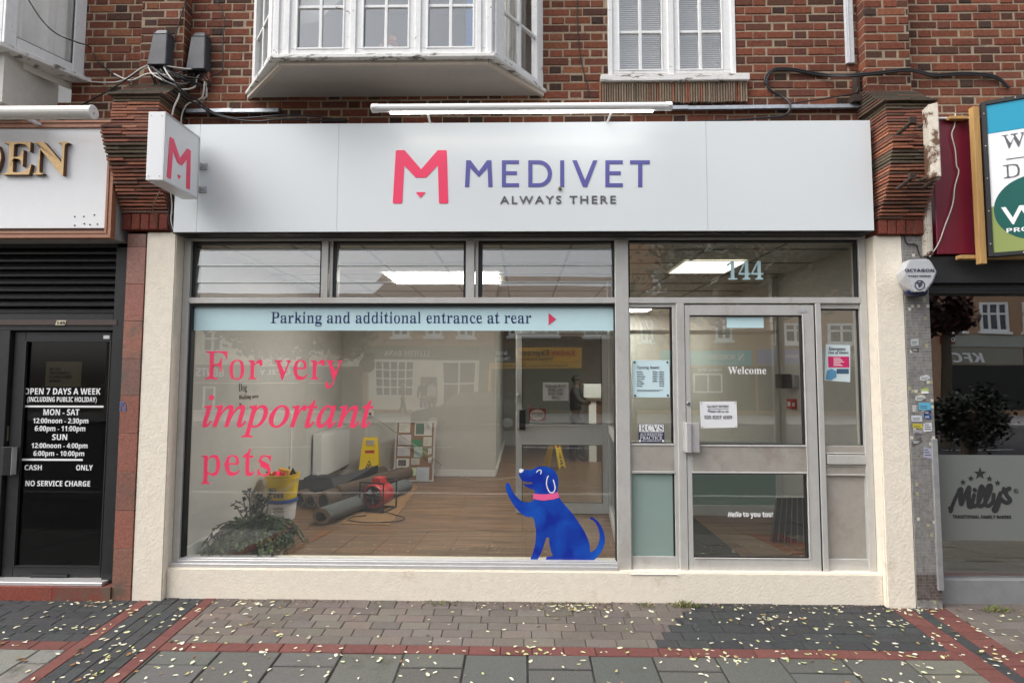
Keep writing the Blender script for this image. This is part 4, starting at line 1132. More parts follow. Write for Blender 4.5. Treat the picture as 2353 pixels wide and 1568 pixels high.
a = at(213, 258, yt); g = MB(); g.tube([(XW, yt, a.z), (a.x, yt, a.z)], .049, 20); g.build('tube', mat('cream_diffuser', (.70, .68, .63), .45, var=.1, scale=14), lt_, smooth=False)
g = MB(); g.tube([(a.x, yt, a.z), (a.x + .008, yt, a.z), (a.x + .012, yt, a.z)], [.053, .053, .046], 20); g.tube([(a.x + .012, yt - .006, a.z - .012), (a.x + .016, yt - .006, a.z - .012)], .010, 8, 1); g.tube([(a.x + .012, yt, a.z + .03), (a.x + .015, yt, a.z + .03)], .004, 6, 1); g.build('end_cap', [M['white_plastic'], M['grey_plastic']], lt_)
g = MB(); g.box(a.x - .6, a.x - .57, yt, YB, a.z - .01, a.z + .01); g.box(a.x - .34, a.x - .2, YB - .07, YB + .01, a.z + .045, a.z + .055); g.build('arm', M['white_plastic'], lt_)
ww = MB(); bricks(ww, XW, xl0 + .1, pz(300, .12), ZF, YB + .001, .05)
ww.build('wall', [M['brick'], M['mortar']], bld)

# ------------------------------------------------------------ right neighbour: bakery
rs = thing('shopfront', 'dark framed bakery shopfront with frosted lower glass and grey stall riser', 'shopfront', (4.3, .1, 0))
XE = 8.2
xm_0, xm_1 = xpR1 + .003, px(2146, 955, 0)
# mosaic pilaster: small square tiles
g = MB(); T = .021; nx = int((xm_1 - xm_0) / T); T = (xm_1 - xm_0) / nx
z = gz(0) - .03; ztop = pz(545, 0); j = 0
zmb = pz(1392, 0)
while z < ztop:
    for i in range(nx):
        c = vary((.235, .225, .215), .16)
        u = rnd.random()
        if u < .02: c = (.62, .60, .50)
        elif u < .035: c = (.40, .38, .22)
        if z < .24 and z > .06: c = vary((.115, .095, .085), .25)
        a = xm_0 + i * T
        g.box(a + .001, a + T - .0015, -.0005 + rnd.uniform(-.0008, .0008), .02, z + .001, z + T - .0015, 0, c)
    z += T; j += 1
g.box(xm_0, xm_1, .0015, .25, gz(0) - .04, ztop, 1)
pil = g.build('mosaic_pilaster', [mat('mosaic', attr=True, rough=.3, var=.15, scale=12), mat('grout', (.42, .41, .39), .9, var=.25, scale=7, dirt=((.12, .11, .10), 2.5, .6, .08))], rs)
g = MB(); q = rc(2148, 1006, 2162, 1345, -.012); g.box(px(2147, 1180, -.01), px(2160, 1180, -.01), -.016, .05, pz(1345, 0), pz(1003, 0)); g.build('edge_trim', mat('grey_trim', (.30, .30, .30), .5, .2, var=.2), rs, bevel=.002)
YRB = .10
xr = xm_1 + .002
g = MB()
g.box(xr, XE, YRB - .10, YRB + .05, pz(668, 0) + .062, pz(590, 0)); g.box(xr, XE, YRB - .05, YRB + .05, pz(668, 0) + .006, pz(668, 0) + .06); g.box(xr, XE, YRB - .06, YRB + .05, pz(668, 0) - .012, pz(668, 0) + .004)
g.box(xr, XE, YRB, YRB + .04, ZH - .3, ZH + .1)
g.box(xr, xr + .012, YRB, YRB + .04, pz(1321, YRB), pz(668, 0)); g.box(5.4, 5.48, YRB - .02, YRB + .05, pz(1321, YRB), pz(668, 0))
g.build('frame', M['black'], rs, bevel=.002)
g = MB(); g.box(xr, XE, YRB - .02, .5, -.03, pz(1321, YRB - .02)); g.build('stall_riser', mat('grey_panel', (.23, .235, .235), .5, var=.12, scale=4), rs, bevel=.004)
g = MB(); g.box(xr + .012, XE, YRB + .03, YRB + .036, pz(1321, YRB), pz(668, 0)); rp = g.build('window_pane', M['glass_dark'], rs)
g = MB(); xf = px(2152, 1135, YRB + .03); g.box(xf, XE, YRB + .026, YRB + .029, pz(1232, YRB + .03), pz(1039, YRB + .03)); fp = g.build('frosted_band', mat('frosted_film', (.165, .175, .162), .5, var=.03, scale=2), rp)
YM = YRB + .024
B8 = lambda x, y: (1999 + x / 3.1368, 922.6 + y / 3.1368)
g = MB()
def star(cx_, cy_, r):
    P = []
    for k in range(10):
        a = -math.pi / 2 + k * math.pi / 5; rr = r if k % 2 == 0 else r * .40
        q = at(*B8(cx_ + rr * math.cos(a), cy_ + rr * math.sin(a)), YM); P.append((q.x, q.z))
    g.prism(P, YM - .001, YM + .001)
for s_ in ((790, 515, 45), (725, 550, 22), (858, 552, 22), (668, 578, 23), (917, 583, 22)): star(*s_)
# brush lettering: thick strokes
def brush(P, w_):
    P = smooth2([B8(*p) for p in P], 6, False)
    pts = [at(x, y, YM) for x, y in P]
    for i in range(len(pts)):
        n = 8; c = pts[i]
        g.prism([(c.x + w_ * math.cos(2 * math.pi * k / n), c.z + w_ * math.sin(2 * math.pi * k / n)) for k in range(n)], YM - .001 - i * 1e-6, YM + .001)
        if i:
            a, b = pts[i - 1], pts[i]; d_ = Vector((b.x - a.x, b.z - a.z))
            if d_.length > 1e-6:
                d_.normalize(); nx_, nz_ = -d_.y * w_, d_.x * w_
                g.prism([(a.x - nx_, a.z - nz_), (b.x - nx_, b.z - nz_), (b.x + nx_, b.z + nz_), (a.x + nx_, a.z + nz_)], YM - .0012 - i * 1e-6, YM + .0012)
WB = .0165
brush([(578, 790), (585, 765), (610, 700), (640, 640)], WB * .75); brush([(568, 760), (580, 785), (592, 775)], WB * .5)
brush([(640, 640), (655, 628), (650, 690), (655, 735)], WB); brush([(655, 735), (690, 660), (712, 615)], WB); brush([(712, 615), (708, 690), (712, 750), (728, 752)], WB)
brush([(748, 668), (735, 740), (752, 750), (775, 735)], WB * .85); brush([(752, 632), (753, 636)], WB)
brush([(775, 735), (812, 640), (802, 605), (785, 650), (778, 735), (800, 750), (830, 720)], WB * .85)
brush([(830, 720), (865, 640), (868, 600), (845, 612), (830, 680), (832, 740), (858, 745), (885, 715)], WB * .85)
brush([(890, 665), (885, 725), (905, 728), (925, 690), (938, 655)], WB * .85); brush([(938, 655), (925, 740), (905, 785), (885, 778), (905, 745), (950, 700)], WB * .75)
brush([(962, 622), (956, 650)], WB * .8); brush([(1003, 622), (975, 640), (985, 675), (1008, 705), (985, 725), (958, 715)], WB * .95)
x_, y_ = B8(594, 815); x2, y2 = B8(1015, 838); ptext(g, 'TRADITIONAL FAMILY BAKERS', 'bold', x_, x2, y_, y2, YM, off=.012)
cx_, cy_ = B8(1050, 641); c = at(cx_, cy_, YM)
for k in range(24):
    a, b = 2 * math.pi * k / 24, 2 * math.pi * (k + 1) / 24
    g.prism([(c.x + r * math.cos(t), c.z + r * math.sin(t)) for r, t in ((.018, a), (.018, b), (.015, b), (.015, a))], YM - .001, YM + .001)
text(g, 'R', 'bold', c.x - .006, c.x + .006, c.z - .008, c.z + .008, YM)
g.build('lettering', M['ink'], fp)
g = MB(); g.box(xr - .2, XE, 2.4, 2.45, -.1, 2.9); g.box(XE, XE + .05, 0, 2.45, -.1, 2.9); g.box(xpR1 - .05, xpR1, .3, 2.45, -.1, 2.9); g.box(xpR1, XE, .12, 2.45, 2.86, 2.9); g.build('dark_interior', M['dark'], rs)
g = MB(); g.box(xpR1, XE, .5, 2.4, .0, pz(1321, YRB) - .08); g.box(xpR1, XE, .2, .5, .0, pz(1321, YRB) - .08); g.build('floor', mat('bakery_floor', (.115, .068, .034), .5, var=.4, scale=3, stretch=(.5, 3, 1)), rs)
# burgundy fascia
rf = thing('fascia_board', 'plain burgundy fascia board beside the right tiled corbel', 'sign', (3.9, -.02, 3))
YR2 = -.03
q = rc(2148, 276, 2243, 583, YR2)
g = MB(); g.box(px(2146, 430, YR2), XE, YR2, YR2 + .08, q[2], q[3]); g.box(px(2146, 430, YR2) - .002, px(2160, 430, YR2), YR2 - .006, YR2 + .07, q[2] - .002, q[3] + .001); g.build('panel', M['burg'], rf, bevel=.003)
g = MB(); g.box(px(2146, 430, YR2) - .03, XE, YR2 - .02, YB, q[3] + .004, q[3] + .016); g.build('capping', M['white_paint'], rf)
# estate agent's board
w_ = thing('timber_batten', 'raw timber batten upright holding the estate agent board', 'batten', tuple(at(2248, 606, -.12)))
q = rc(2241, 246, 2256, 606, -.12); g = MB(); g.box(q[0], q[1], -.13, -.085, q[2], q[3]); g.build('upright', M['wood'], w_, bevel=.002)
g = MB(); a = at(2200, 592, -.06); g.box(a.x, XE, -.083, -.035, a.z - .012, a.z + .018); g.box(q[0] - .14, q[0] - .001, -.08, -.04, at(2230, 272, -.06).z - .012, at(2230, 272, -.06).z + .012); g.build('rail', M['wood'], w_, bevel=.002)
YE = -.14
eb = thing('agent_board', 'angled estate agent board in teal, white and olive with a green disc', 'sign', tuple(at(2262, 588, YE)))
TL, BL = at(2260, 236, YE), at(2264, 590, YE)
xx0 = (TL.x + BL.x) / 2; ang = R_(27)
ux, uy = math.cos(ang), -math.sin(ang)
WBd, zlo, zhi = 1.15, BL.z, TL.z
def bp_(u, z, d=0): return (xx0 + ux * u + uy * d, YE + uy * u - ux * d, z)   # d > 0: out of the board
def slab(mb, u0, u1, z0, z1, d0, d1, m=0):
    mb.hexa([bp_(u0, z0, d1), bp_(u1, z0, d1), bp_(u1, z0, d0), bp_(u0, z0, d0), bp_(u0, z1, d1), bp_(u1, z1, d1), bp_(u1, z1, d0), bp_(u0, z1, d0)], m)
def poly(mb, P, d0, d1):
    n = len(P); vs = [bp_(u, z, d1) for u, z in P] + [bp_(u, z, d0) for u, z in P]
    mb.add(vs, [list(range(n)), list(range(2 * n - 1, n - 1, -1))] + [(i, i + n, (i + 1) % n + n, (i + 1) % n) for i in range(n)])
H_ = zhi - zlo
g = MB(); slab(g, 0, WBd, zlo, zhi, -.04, 0); g.build('panel', M['white'], eb)
g = MB(); fw = .028
slab(g, -.002, fw, zlo, zhi, -.045, .012); slab(g, WBd - fw, WBd, zlo, zhi, -.045, .012); slab(g, fw, WBd - fw, zlo - .002, zlo + fw, -.045, .012); slab(g, fw, WBd - fw, zhi - fw, zhi + .002, -.045, .012); g.build('frame', M['black'], eb, bevel=.002)
vf = lambda y: zhi - (y - 600) / 900 * H_
g = MB(); poly(g, [(fw, vf(790)), (WBd - fw, vf(790)), (WBd - fw, zhi - fw), (fw, zhi - fw)], .0005, .002); g.build('teal_band', mat('teal_print', (.012, .29, .45), .4), eb)
g = MB(); poly(g, [(fw, zlo + fw), (WBd - fw, zlo + fw), (WBd - fw, vf(1215)), (fw, vf(1215))], .0005, .002); g.build('olive_band', mat('olive_print', (.27, .33, .10), .4), eb)
cu_, cv_, cr2 = .285, vf(1240), .242
g = MB(); poly(g, [(cu_ + cr2 * math.cos(2 * math.pi * k / 48), cv_ + cr2 * math.sin(2 * math.pi * k / 48)) for k in range(48)], .0022, .0036); g.build('disc', mat('green_print', (.006, .10, .085), .4), eb)
def btext(mb, t_, st, u0, u1, z0, z1, d, **k):
    text(mb, t_, st, u0, u1, z0, z1, 0, th=.0014, tx=lambda q: bp_(q[0], q[2], d - q[1]), **k)
g = MB(); btext(g, 'W', 'serif', .11, .245, vf(890), vf(812), .003, slim=.4); btext(g, 'D', 'serif', .11, .205, vf(1060), vf(985), .003, slim=.4); btext(g, 'A', 'serif', .275, .38, vf(1060), vf(985), .003, slim=.4)
poly(g, [(.13, vf(955)), (1.0, vf(955)), (1.0, vf(951)), (.13, vf(951))], .0022, .0036); g.build('lettering', M['greyv'], eb)
g = MB(); btext(g, 'WD', 'plain', .085, .47, vf(1325), vf(1225), .005, off=.012); btext(g, 'PROPERTY', 'bold', .11, .45, vf(1372), vf(1347), .005); g.build('disc_lettering', M['white'], eb)
g = MB()
for k in range(5):
    z = zlo + H_ * (.08 + .21 * k); q = bp_(.012, z, .0125); g.sphere(q, .005, 6)
for k in range(1, 6):
    for z in (zlo + .012, zhi - .012): g.sphere(bp_(k * .2, z, .0125), .005, 6)
g.build('screw', M['alu'], eb)

# rusty bracket with an old sign plate on the right corbel
rb = thing('old_sign_bracket', 'rusty bracket carrying a weathered cream plate on the right corbel', 'bracket', tuple(at(2150, 330, -.4)))
YQ = -.46
q = rc(2135, 240, 2168, 408, YQ)
g = MB(); g.hexa([(q[0], YQ, q[2]), (q[0] + .05, YQ - .03, q[2]), (q[1], YQ + .06, q[2]), (q[0] + .02, YQ + .09, q[2]), (q[0], YQ, q[3]), (q[0] + .05, YQ - .03, q[3]), (q[1], YQ + .06, q[3]), (q[0] + .02, YQ + .09, q[3])]); g.build('plate', M['plate'], rb, recalc=True, bevel=.004)
for y_, dy in ((278, 0), (405, 0)):
    a = at(2140, y_, YQ + .03); b = at(2080, y_ + 6, -.26)
    g = MB(); g.tube([(a.x, a.y, a.z), (a.x - .03, -.34, a.z)], .013, 8); g.box(b.x, a.x - .02, -.31, -.285, b.z - .018, b.z + .03); g.tube([(b.x + .03, -.30, b.z), (b.x - .03, -.2, b.z - .06)], .014, 6); g.tube([(b.x + .2, -.32, b.z), (b.x + .16, -.22, b.z - .055)], .014, 6)
    g.build('arm', M['rust'], rb)
pc = thing('timber_casing', 'peeling cream timber casing beside the burgundy fascia', 'casing', tuple(at(2131, 586, -.03)))
g = MB(); q = rc(2123.5, 430, 2139, 586, -.04); g.box(q[0], q[1], -.05, .05, q[2], q[3]); g.box(q[0] + .012, q[1] - .012, -.056, -.05, q[2] + .02, q[3]); g.build('board', M['plate'], pc, bevel=.003)
# ------------------------------------------------------------ inside the shop
ZFL = .233; ZC = 2.86
XLW, XRW = -2.79, 2.84
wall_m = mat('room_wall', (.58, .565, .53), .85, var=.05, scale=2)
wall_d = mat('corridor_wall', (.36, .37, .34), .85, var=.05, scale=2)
YB1 = 4.26; XC = at(1138, 1000, YB1).x
g = MB(); g.box(XLW - .1, XRW + .1, .2, 8.3, ZFL - .05, ZFL)
fm = bpy.data.materials.new('wood_floor'); fm.use_nodes = True
n_, l_ = fm.node_tree.nodes, fm.node_tree.links
tc_ = n_.new('ShaderNodeTexCoord'); bk = n_.new('ShaderNodeTexBrick')
bk.inputs['Scale'].default_value = 1; bk.inputs['Brick Width'].default_value = .9; bk.inputs['Row Height'].default_value = .09; bk.inputs['Mortar Size'].default_value = .0015
bk.inputs['Color1'].default_value = (.225, .126, .066, 1); bk.inputs['Color2'].default_value = (.185, .104, .056, 1); bk.inputs['Mortar'].default_value = (.09, .055, .034, 1)
l_.new(tc_.outputs['Object'], bk.inputs[0])
mp_ = n_.new('ShaderNodeMapping'); mp_.inputs['Scale'].default_value = (1.6, 30, 1); no_ = n_.new('ShaderNodeTexNoise'); no_.inputs['Scale'].default_value = 1; no_.inputs['Detail'].default_value = 6
l_.new(tc_.outputs['Object'], mp_.inputs[0]); l_.new(mp_.outputs[0], no_.inputs[0])
mr_ = n_.new('ShaderNodeMapRange'); mr_.inputs[1].default_value = .3; mr_.inputs[2].default_value = .7; mr_.inputs[3].default_value = .42; mr_.inputs[4].default_value = 1.45
l_.new(no_.outputs[0], mr_.inputs[0]); vm = n_.new('ShaderNodeVectorMath'); vm.operation = 'SCALE'; l_.new(bk.outputs[0], vm.inputs[0]); l_.new(mr_.outputs[0], vm.inputs[3])
l_.new(vm.outputs[0], n_['Principled BSDF'].inputs['Base Color']); n_['Principled BSDF'].inputs['Roughness'].default_value = .38
struct(g.build('floor', fm))
g = MB(); g.box(XLW - .1, XRW + .1, .2, 8.3, ZC, ZC + .1)
struct(g.build('ceiling', mat('ceiling_tile', (.55, .55, .53), .9, var=.04, scale=3)))
g = MB()
x = -2.6
while x < 2.8: g.box(x, x + .024, .21, 8.2, ZC - .006, ZC - .0005); x += .6
y = .5
while y < 8: g.box(XLW, XRW, y, y + .024, ZC - .0075, ZC - .0005); y += .6
struct(g.build('ceiling_grid', mat('grid_bar', (.24, .24, .23), .6)))
g = MB(); g.box(XLW - .1, XLW, .16, 8.3, 0, ZC); struct(g.build('left_wall', wall_m))
g = MB(); g.box(XRW, XRW + .1, .16, 8.3, 0, ZC); struct(g.build('right_wall', wall_m))
g = MB(); g.box(XLW, XC, YB1, YB1 + .12, ZFL, ZC); struct(g.build('back_wall', wall_m))
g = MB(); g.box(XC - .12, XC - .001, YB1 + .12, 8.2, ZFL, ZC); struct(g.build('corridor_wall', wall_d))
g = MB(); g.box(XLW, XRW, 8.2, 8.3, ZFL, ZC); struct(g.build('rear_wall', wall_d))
g = MB(); g.box(XC + 2.1, XRW, 5.6, 5.7, ZFL, ZC); struct(g.build('side_wall', wall_m))
g = MB(); g.box(XLW, XLW + .014, .2, YB1, ZFL, ZFL + .09); g.box(XLW, XC, YB1 - .014, YB1, ZFL, ZFL + .09); g.box(XRW - .014, XRW, .2, 5.6, ZFL, ZFL + .09); g.box(XC, XC + .013, YB1 + .12, 8.2, ZFL, ZFL + .11)
struct(g.build('skirting', M['white_paint']))
g = MB(); xv = atx(664, 1040, XLW).y; g.box(XLW, XLW + .02, xv, xv + .03, ZFL + .09, 1.3); struct(g.build('wall_trunking', M['white_plastic']))

# lettering on the left wall, seen foreshortened
wl = thing('wall_lettering', 'small black lettering Dog waiting area on the left inside wall', 'lettering', tuple(atx(560, 900, XLW)))
g = MB()
def wtext(t_, st, p0, p1, yt_, yb_, c=0, **k):
    a, b = atx(p0, (yt_ + yb_) / 2, XLW), atx(p1, (yt_ + yb_) / 2, XLW)
    text(g, t_, st, a.y, b.y, atx(p0, yb_, XLW).z, atx(p0, yt_, XLW).z, 0, m=c, tx=lambda q: (XLW + .003 - q[1], q[0], q[2]), **k)
wtext('Dog', 'serif', 547.5, 567, 881, 899, off=-.012); wtext('Waiting area', 'serif', 547.5, 593, 907, 917, 1, off=-.012)
h = [atx(548, 926, XLW), atx(554, 926, XLW), atx(551, 933, XLW)]; g.add([(XLW + .004, p.y, p.z) for p in h], [(0, 1, 2)], 1)
g.build('letters', [M['ink'], mat('maroon_print', (.10, .02, .02), .6)], wl)

# ceiling lights
lite = mat('light_panel', (1, .965, .89), .5, emit=12)
lite2 = mat('lobby_panel', (1, .94, .78), .5, emit=1.2)
def cl(x0, x1, y0, y1, label, k=0):
    o = thing('ceiling_light', label, 'light', ((x0 + x1) / 2, (y0 + y1) / 2, ZC - .01), 'ceiling light panels')
    g = MB()
    for a in ((x0 - .012, x0, y0 - .012, y1 + .012), (x1, x1 + .012, y0 - .012, y1 + .012), (x0, x1, y0 - .012, y0), (x0, x1, y1, y1 + .012)): g.box(*a, ZC - .014, ZC - .008)
    g.build('frame', M['white_plastic'], o)
    g = MB(); g.box(x0, x1, y0, y1, ZC - .012, ZC - .0085); g.build('diffuser', lite2 if k else lite, o)
a = atz(883, 625, ZC); b = atz(1148, 623, ZC); c = atz(912, 649.5, ZC); d = atz(1150, 648, ZC)
cl((a.x + c.x) / 2, (b.x + d.x) / 2 - .02, min(c.y, a.y), max(a.y, c.y), 'long lit ceiling panel behind the louvred top lights')
a = atz(1565, 597, ZC); b = atz(1710, 597, ZC); c = atz(1545, 625, ZC); d = atz(1668, 625, ZC)
cl((a.x + c.x) / 2, (b.x + d.x) / 2, min(a.y, c.y), max(a.y, c.y), 'square lit ceiling panel behind the house number above the door', 1)
cl(.9, 2.1, 4.6, 5.2, 'far lit ceiling panel seen through the inner door')

# inner glazed screen with the inner door
YI = 1.9
sc = thing('glazed_screen', 'white aluminium inner screen with glazed door and frosted lower panes', 'screen', (1.2, YI, ZFL))
WA = mat('white_aluminium', (.66, .67, .65), .45, .2, var=.04)
def ix(x, y=970, Y=YI): return at(x, y, Y).x
def iz(y, x=1290, Y=YI): return at(x, y, Y).z
g = MB()
xs0, xs1 = ix(1185), ix(1397)
g.box(xs1, xs1 + .05, YI - .02, YI + .06, ZFL, ZC - .02); g.box(xs0 - .012, XRW, YI - .02, YI + .06, iz(766), iz(758))
xr_ = XRW - .065; g.box(xr_, xr_ + .06, YI - .02, YI + .06, ZFL, ZC - .02)
g.box(xs1 + .05, xr_, YI - .015, YI + .05, ZFL, iz(1157)); g.box(xs1 + .05, xr_, YI - .015, YI + .05, iz(1066), iz(1012)); 
YPn = .85; 
SP0, SP1 = (.80, .23), (xs1 + .02, YI - .022)
for za_, zb2 in ((ZFL, ZFL + .10), (iz(766), iz(766) + .06), (1.13, 1.20)): g.bar(SP0, SP1, .045, za_, zb2)
g.bar(SP0, (SP0[0] + .004, SP0[1] + .045), .045, ZFL + .10, ZC - .02)
g.build('frame', WA, sc, bevel=.003)
g = MB(); g.box(xs1 + .05, xr_, YI + .01, YI + .016, iz(1157), iz(1066)); g.build('frosted_pane', mat('frosted_inner', (.26, .38, .33), .4), sc)
g = MB(); g.box(xs1 + .05, xr_, YI + .01, YI + .014, iz(1012), iz(766)); g.build('pane', glassmat('inner_glass', .07, (.86, .88, .86)), sc)
g = MB(); g.add([(*SP0, ZFL + .1), (*SP1, ZFL + .1), (*SP1, iz(766)), (*SP0, iz(766))], [(0, 1, 2, 3)]); g.build('pane', bpy.data.materials['inner_glass'], sc)
d = MB(); a0, a1 = ix(1199), ix(1383)
d.box(xs0, a0, YI, YI + .045, ZFL + .006, iz(768)); d.box(a1, xs1 - .004, YI, YI + .045, ZFL + .006, iz(768)); d.box(a0, a1, YI, YI + .045, iz(768) - .03, iz(768)); d.box(a0, a1, YI, YI + .045, iz(1021), iz(974)); d.box(a0, a1, YI, YI + .045, ZFL + .006, iz(1154))
for zz in (iz(1021), iz(974) - .012): d.box(a0, a1, YI - .006, YI + .004, zz, zz + .012)
idr = d.build('door', WA, sc, bevel=.003)
for t_, b_ in ((772, 974), (1021, 1154)):
    g = MB(); g.box(a0, a1, YI + .02, YI + .025, iz(b_), iz(t_)); g.build('pane', bpy.data.materials['inner_glass'], idr)
g = MB(); g.frame(a0, a1, iz(974), iz(773), .006, YI - .002, YI + .01); g.frame(a0, a1, iz(1154), iz(1021), .006, YI - .002, YI + .01); g.build('gasket', M['rubber'], idr)
q = rc(1188, 941, 1207, 987, YI - .05); g = MB(); g.box(q[0], q[0] + .025, YI - .05, YI, q[2], q[3], 1); g.box(q[0] + .025, q[1], YI - .05, YI - .04, q[2], q[3]); g.build('handle', [M['char'], WA], idr, bevel=.002)
c = at(1190.5, 908.5, YI); g = MB(); g.lathe([(.02, 0), (.02, -.008), (.012, -.012)], (c.x, YI, c.z), 14, axis='y'); g.build('lock', M['grey_plastic'], idr, recalc=True)
pn = thing('notice', 'white paper asking visitors to wait and ring the bell, on the inner door', 'notice', tuple(at(1277, 920, YI - .01)))
q = rc(1247, 878, 1306, 920, YI - .006); g = MB(); g.box(q[0], q[1], YI - .007, YI - .005, q[2], q[3]); g.build('sheet', M['paper'], pn)
g = MB()
for i, t_ in enumerate(('PLEASE WAIT', 'HERE AND', 'RING THE', 'BELL')):
    hw = len(t_) * 2.2; ptext(g, t_, 'serif', 1276 - hw, 1276 + hw, 883.5 + i * 8.6, 889.5 + i * 8.6, YI - .0085)
g.build('lettering', M['ink'], pn)
pu = thing('push_sticker', 'oval push sticker in a dark red border on the inner door', 'sticker', tuple(at(1234, 966, YI)))
q = rc(1215, 938, 1253.6, 966, YI - .003); g = MB(); g.box(q[0], q[1], YI - .004, YI - .0025, q[2], q[3]); g.build('border', mat('maroon_sticker', (.20, .02, .03), .5), pu)
g = MB(); cx_, cz_ = (q[0] + q[1]) / 2, (q[2] + q[3]) / 2; g.prism([(cx_ + (q[1] - q[0]) * .43 * math.cos(t), cz_ + (q[3] - q[2]) * .43 * math.sin(t)) for t in [2 * math.pi * k / 28 for k in range(28)]], YI - .006, YI - .0042); g.build('oval', mat('cream_sticker', (.55, .47, .40), .6), pu)
g = MB(); ptext(g, 'PUSH', 'serif', 1221, 1247, 947, 957, YI - .0075); g.build('lettering', M['ink'], pu)

# things near the window
pl = thing('potted_plant', 'trailing leafy houseplant with upright jade stems in a brown pot', 'plant', tuple(atz(585, 1262, ZFL)))
PB = atz(585, 1258, ZFL); bx_, by_ = PB.x, PB.y
g = MB(); g.lathe([(.085, 0), (.115, .16), (.125, .16), (.125, .185), (.11, .185), (.105, .165)], (bx_, by_, ZFL), 20); g.build('pot', mat('terracotta', (.16, .07, .045), .8, var=.15), pl, smooth=False)
g = MB()
def leaf(mb, p, d, ln, wd_, c, curl=.3):
    d = Vector(d).normalized(); s_ = d.cross(Vector((0, 0, 1)))
    if s_.length < .05: s_ = Vector((1, 0, 0))
    s_.normalize(); s_ = (s_ + Vector((rnd.uniform(-.5, .5), rnd.uniform(-.5, .5), rnd.uniform(-.5, .5)))).normalized(); up = s_.cross(d); p = Vector(p)
    P = [p, p + d * ln * .35 + s_ * wd_ * .5 + up * .002, p + d * ln * .75 + s_ * wd_ * .42, p + d * ln - up * ln * curl * .3, p + d * ln * .75 - s_ * wd_ * .42, p + d * ln * .35 - s_ * wd_ * .5 + up * .002, p + d * ln * .5 - up * wd_ * .12]
    mb.add(P, [(0, 1, 6), (1, 2, 6), (2, 3, 6), (3, 4, 6), (4, 5, 6), (5, 0, 6)], 0, c)
GRN = [(.045, .095, .025), (.065, .125, .035), (.028, .055, .018), (.10, .16, .055), (.05, .085, .03)]
stm = MB()
for i in range(120):
    a = rnd.uniform(0, 6.283); ln = rnd.uniform(.10, .37) * (1 if abs(math.cos(a)) > .4 else .75)
    p = Vector((bx_ + .06 * math.cos(a), by_ + .06 * math.sin(a), ZFL + .19)); v = Vector((math.cos(a), math.sin(a) * .75, rnd.uniform(.5, 1.3))).normalized()
    pts = [p.copy()]; n = 9
    for k in range(n):
        v = (v + Vector((rnd.uniform(-.15, .15), rnd.uniform(-.15, .15), -.27))).normalized(); p = p + v * ln / n * 1.25
        if p.z < ZFL + .02: p.z = ZFL + .02
        if p.y < .24: p.y = .24
        pts.append(p.copy())
        for r2 in range(2): leaf(g, p, v + Vector((rnd.uniform(-.8, .8), rnd.uniform(-.8, .8), rnd.uniform(-.7, .5))), rnd.uniform(.04, .072), rnd.uniform(.022, .034), vary(rnd.choice(GRN), .3))
    stm.tube(pts, .003, 4, 0, (.06, .075, .035))
for q in ((560, 1150), (572, 1128), (590, 1140), (602, 1160), (612, 1145), (545, 1165), (580, 1165), (598, 1180), (620, 1135)):
    tp = at(q[0], q[1], by_ + rnd.uniform(-.04, .08)); p0 = Vector((bx_ + rnd.uniform(-.04, .04), by_, ZFL + .18)); mid = p0.lerp(tp, .5) + Vector((rnd.uniform(-.03, .03), 0, -.02))
    stm.tube([p0, mid, tp], [.009, .007, .004], 6, 0, (.12, .11, .07))
    for bb in range(3):
        t2 = mid.lerp(tp, rnd.uniform(.2, .8)); e = t2 + Vector((rnd.uniform(-.07, .07), rnd.uniform(-.04, .04), rnd.uniform(.02, .07))); stm.tube([t2, e], .004, 5, 0, (.11, .11, .07))
        for r2 in range(6): leaf(g, e, Vector((rnd.uniform(-1, 1), rnd.uniform(-1, .6), rnd.uniform(-.3, 1))), rnd.uniform(.028, .042), rnd.uniform(.02, .028), vary((.05, .065, .04), .3))
    for r2 in range(9): leaf(g, tp, Vector((rnd.uniform(-1, 1), rnd.uniform(-1, .6), rnd.uniform(-.3, 1))), rnd.uniform(.03, .045), rnd.uniform(.022, .03), vary((.045, .06, .038), .3))
LFM = mat('plant_leaf', attr=True, rough=.4, var=.2, scale=30)
g.build('foliage', LFM, pl); stm.build('stem', LFM, pl)

wb = atz(631, 1200, ZFL); bx2, by2 = wb.x, wb.y + .16
t1 = thing('paint_tub', 'white tub with blue rim under the yellow tub', 'tub', (bx2, by2, ZFL))
g = MB(); hw = .215; g.lathe([(.128, 0), (.135, .01), (.15, hw - .03), (.157, hw - .028)], (bx2, by2, ZFL), 32); g.build('tub_body', M['white_plastic'], t1, recalc=True)
g = MB(); g.lathe([(.158, hw - .03), (.162, hw - .026), (.162, hw), (.156, hw + .004)], (bx2, by2, ZFL), 32); g.build('rim', mat('blue_rim', (.02, .07, .30), .4), t1, recalc=True)
def cyl_text(g, t_, st, r0, r1, zc, h, cx_, cy_, a0, a1, c=0, **k):
    def tx(q):
        a = q[0]; r = r0 + (r1 - r0) * 0 + .002; return (cx_ + math.sin(a) * r, cy_ - math.cos(a) * r, q[2])
    text(g, t_, st, a0, a1, zc, zc + h, 0, m=c, tx=tx, th=.001, **k)
g = MB(); cyl_text(g, 'ArdiSpa', 'bold', .151, 0, ZFL + .13, .024, bx2, by2, -.15, .5); cyl_text(g, 'K7 Extra', 'bold', .149, 0, ZFL + .10, .018, bx2, by2, -.1, .55); g.build('lettering', M['greyv'], t1)
zy = ZFL + hw + .004
t2 = thing('yellow_tub', 'yellow tub filled with tools, stacked on the white tub', 'tub', (bx2, by2, zy))
hy = at(631, 1090, by2 - .1).z - zy
YEL = mat('yellow_plastic', (.84, .58, .008), .35)
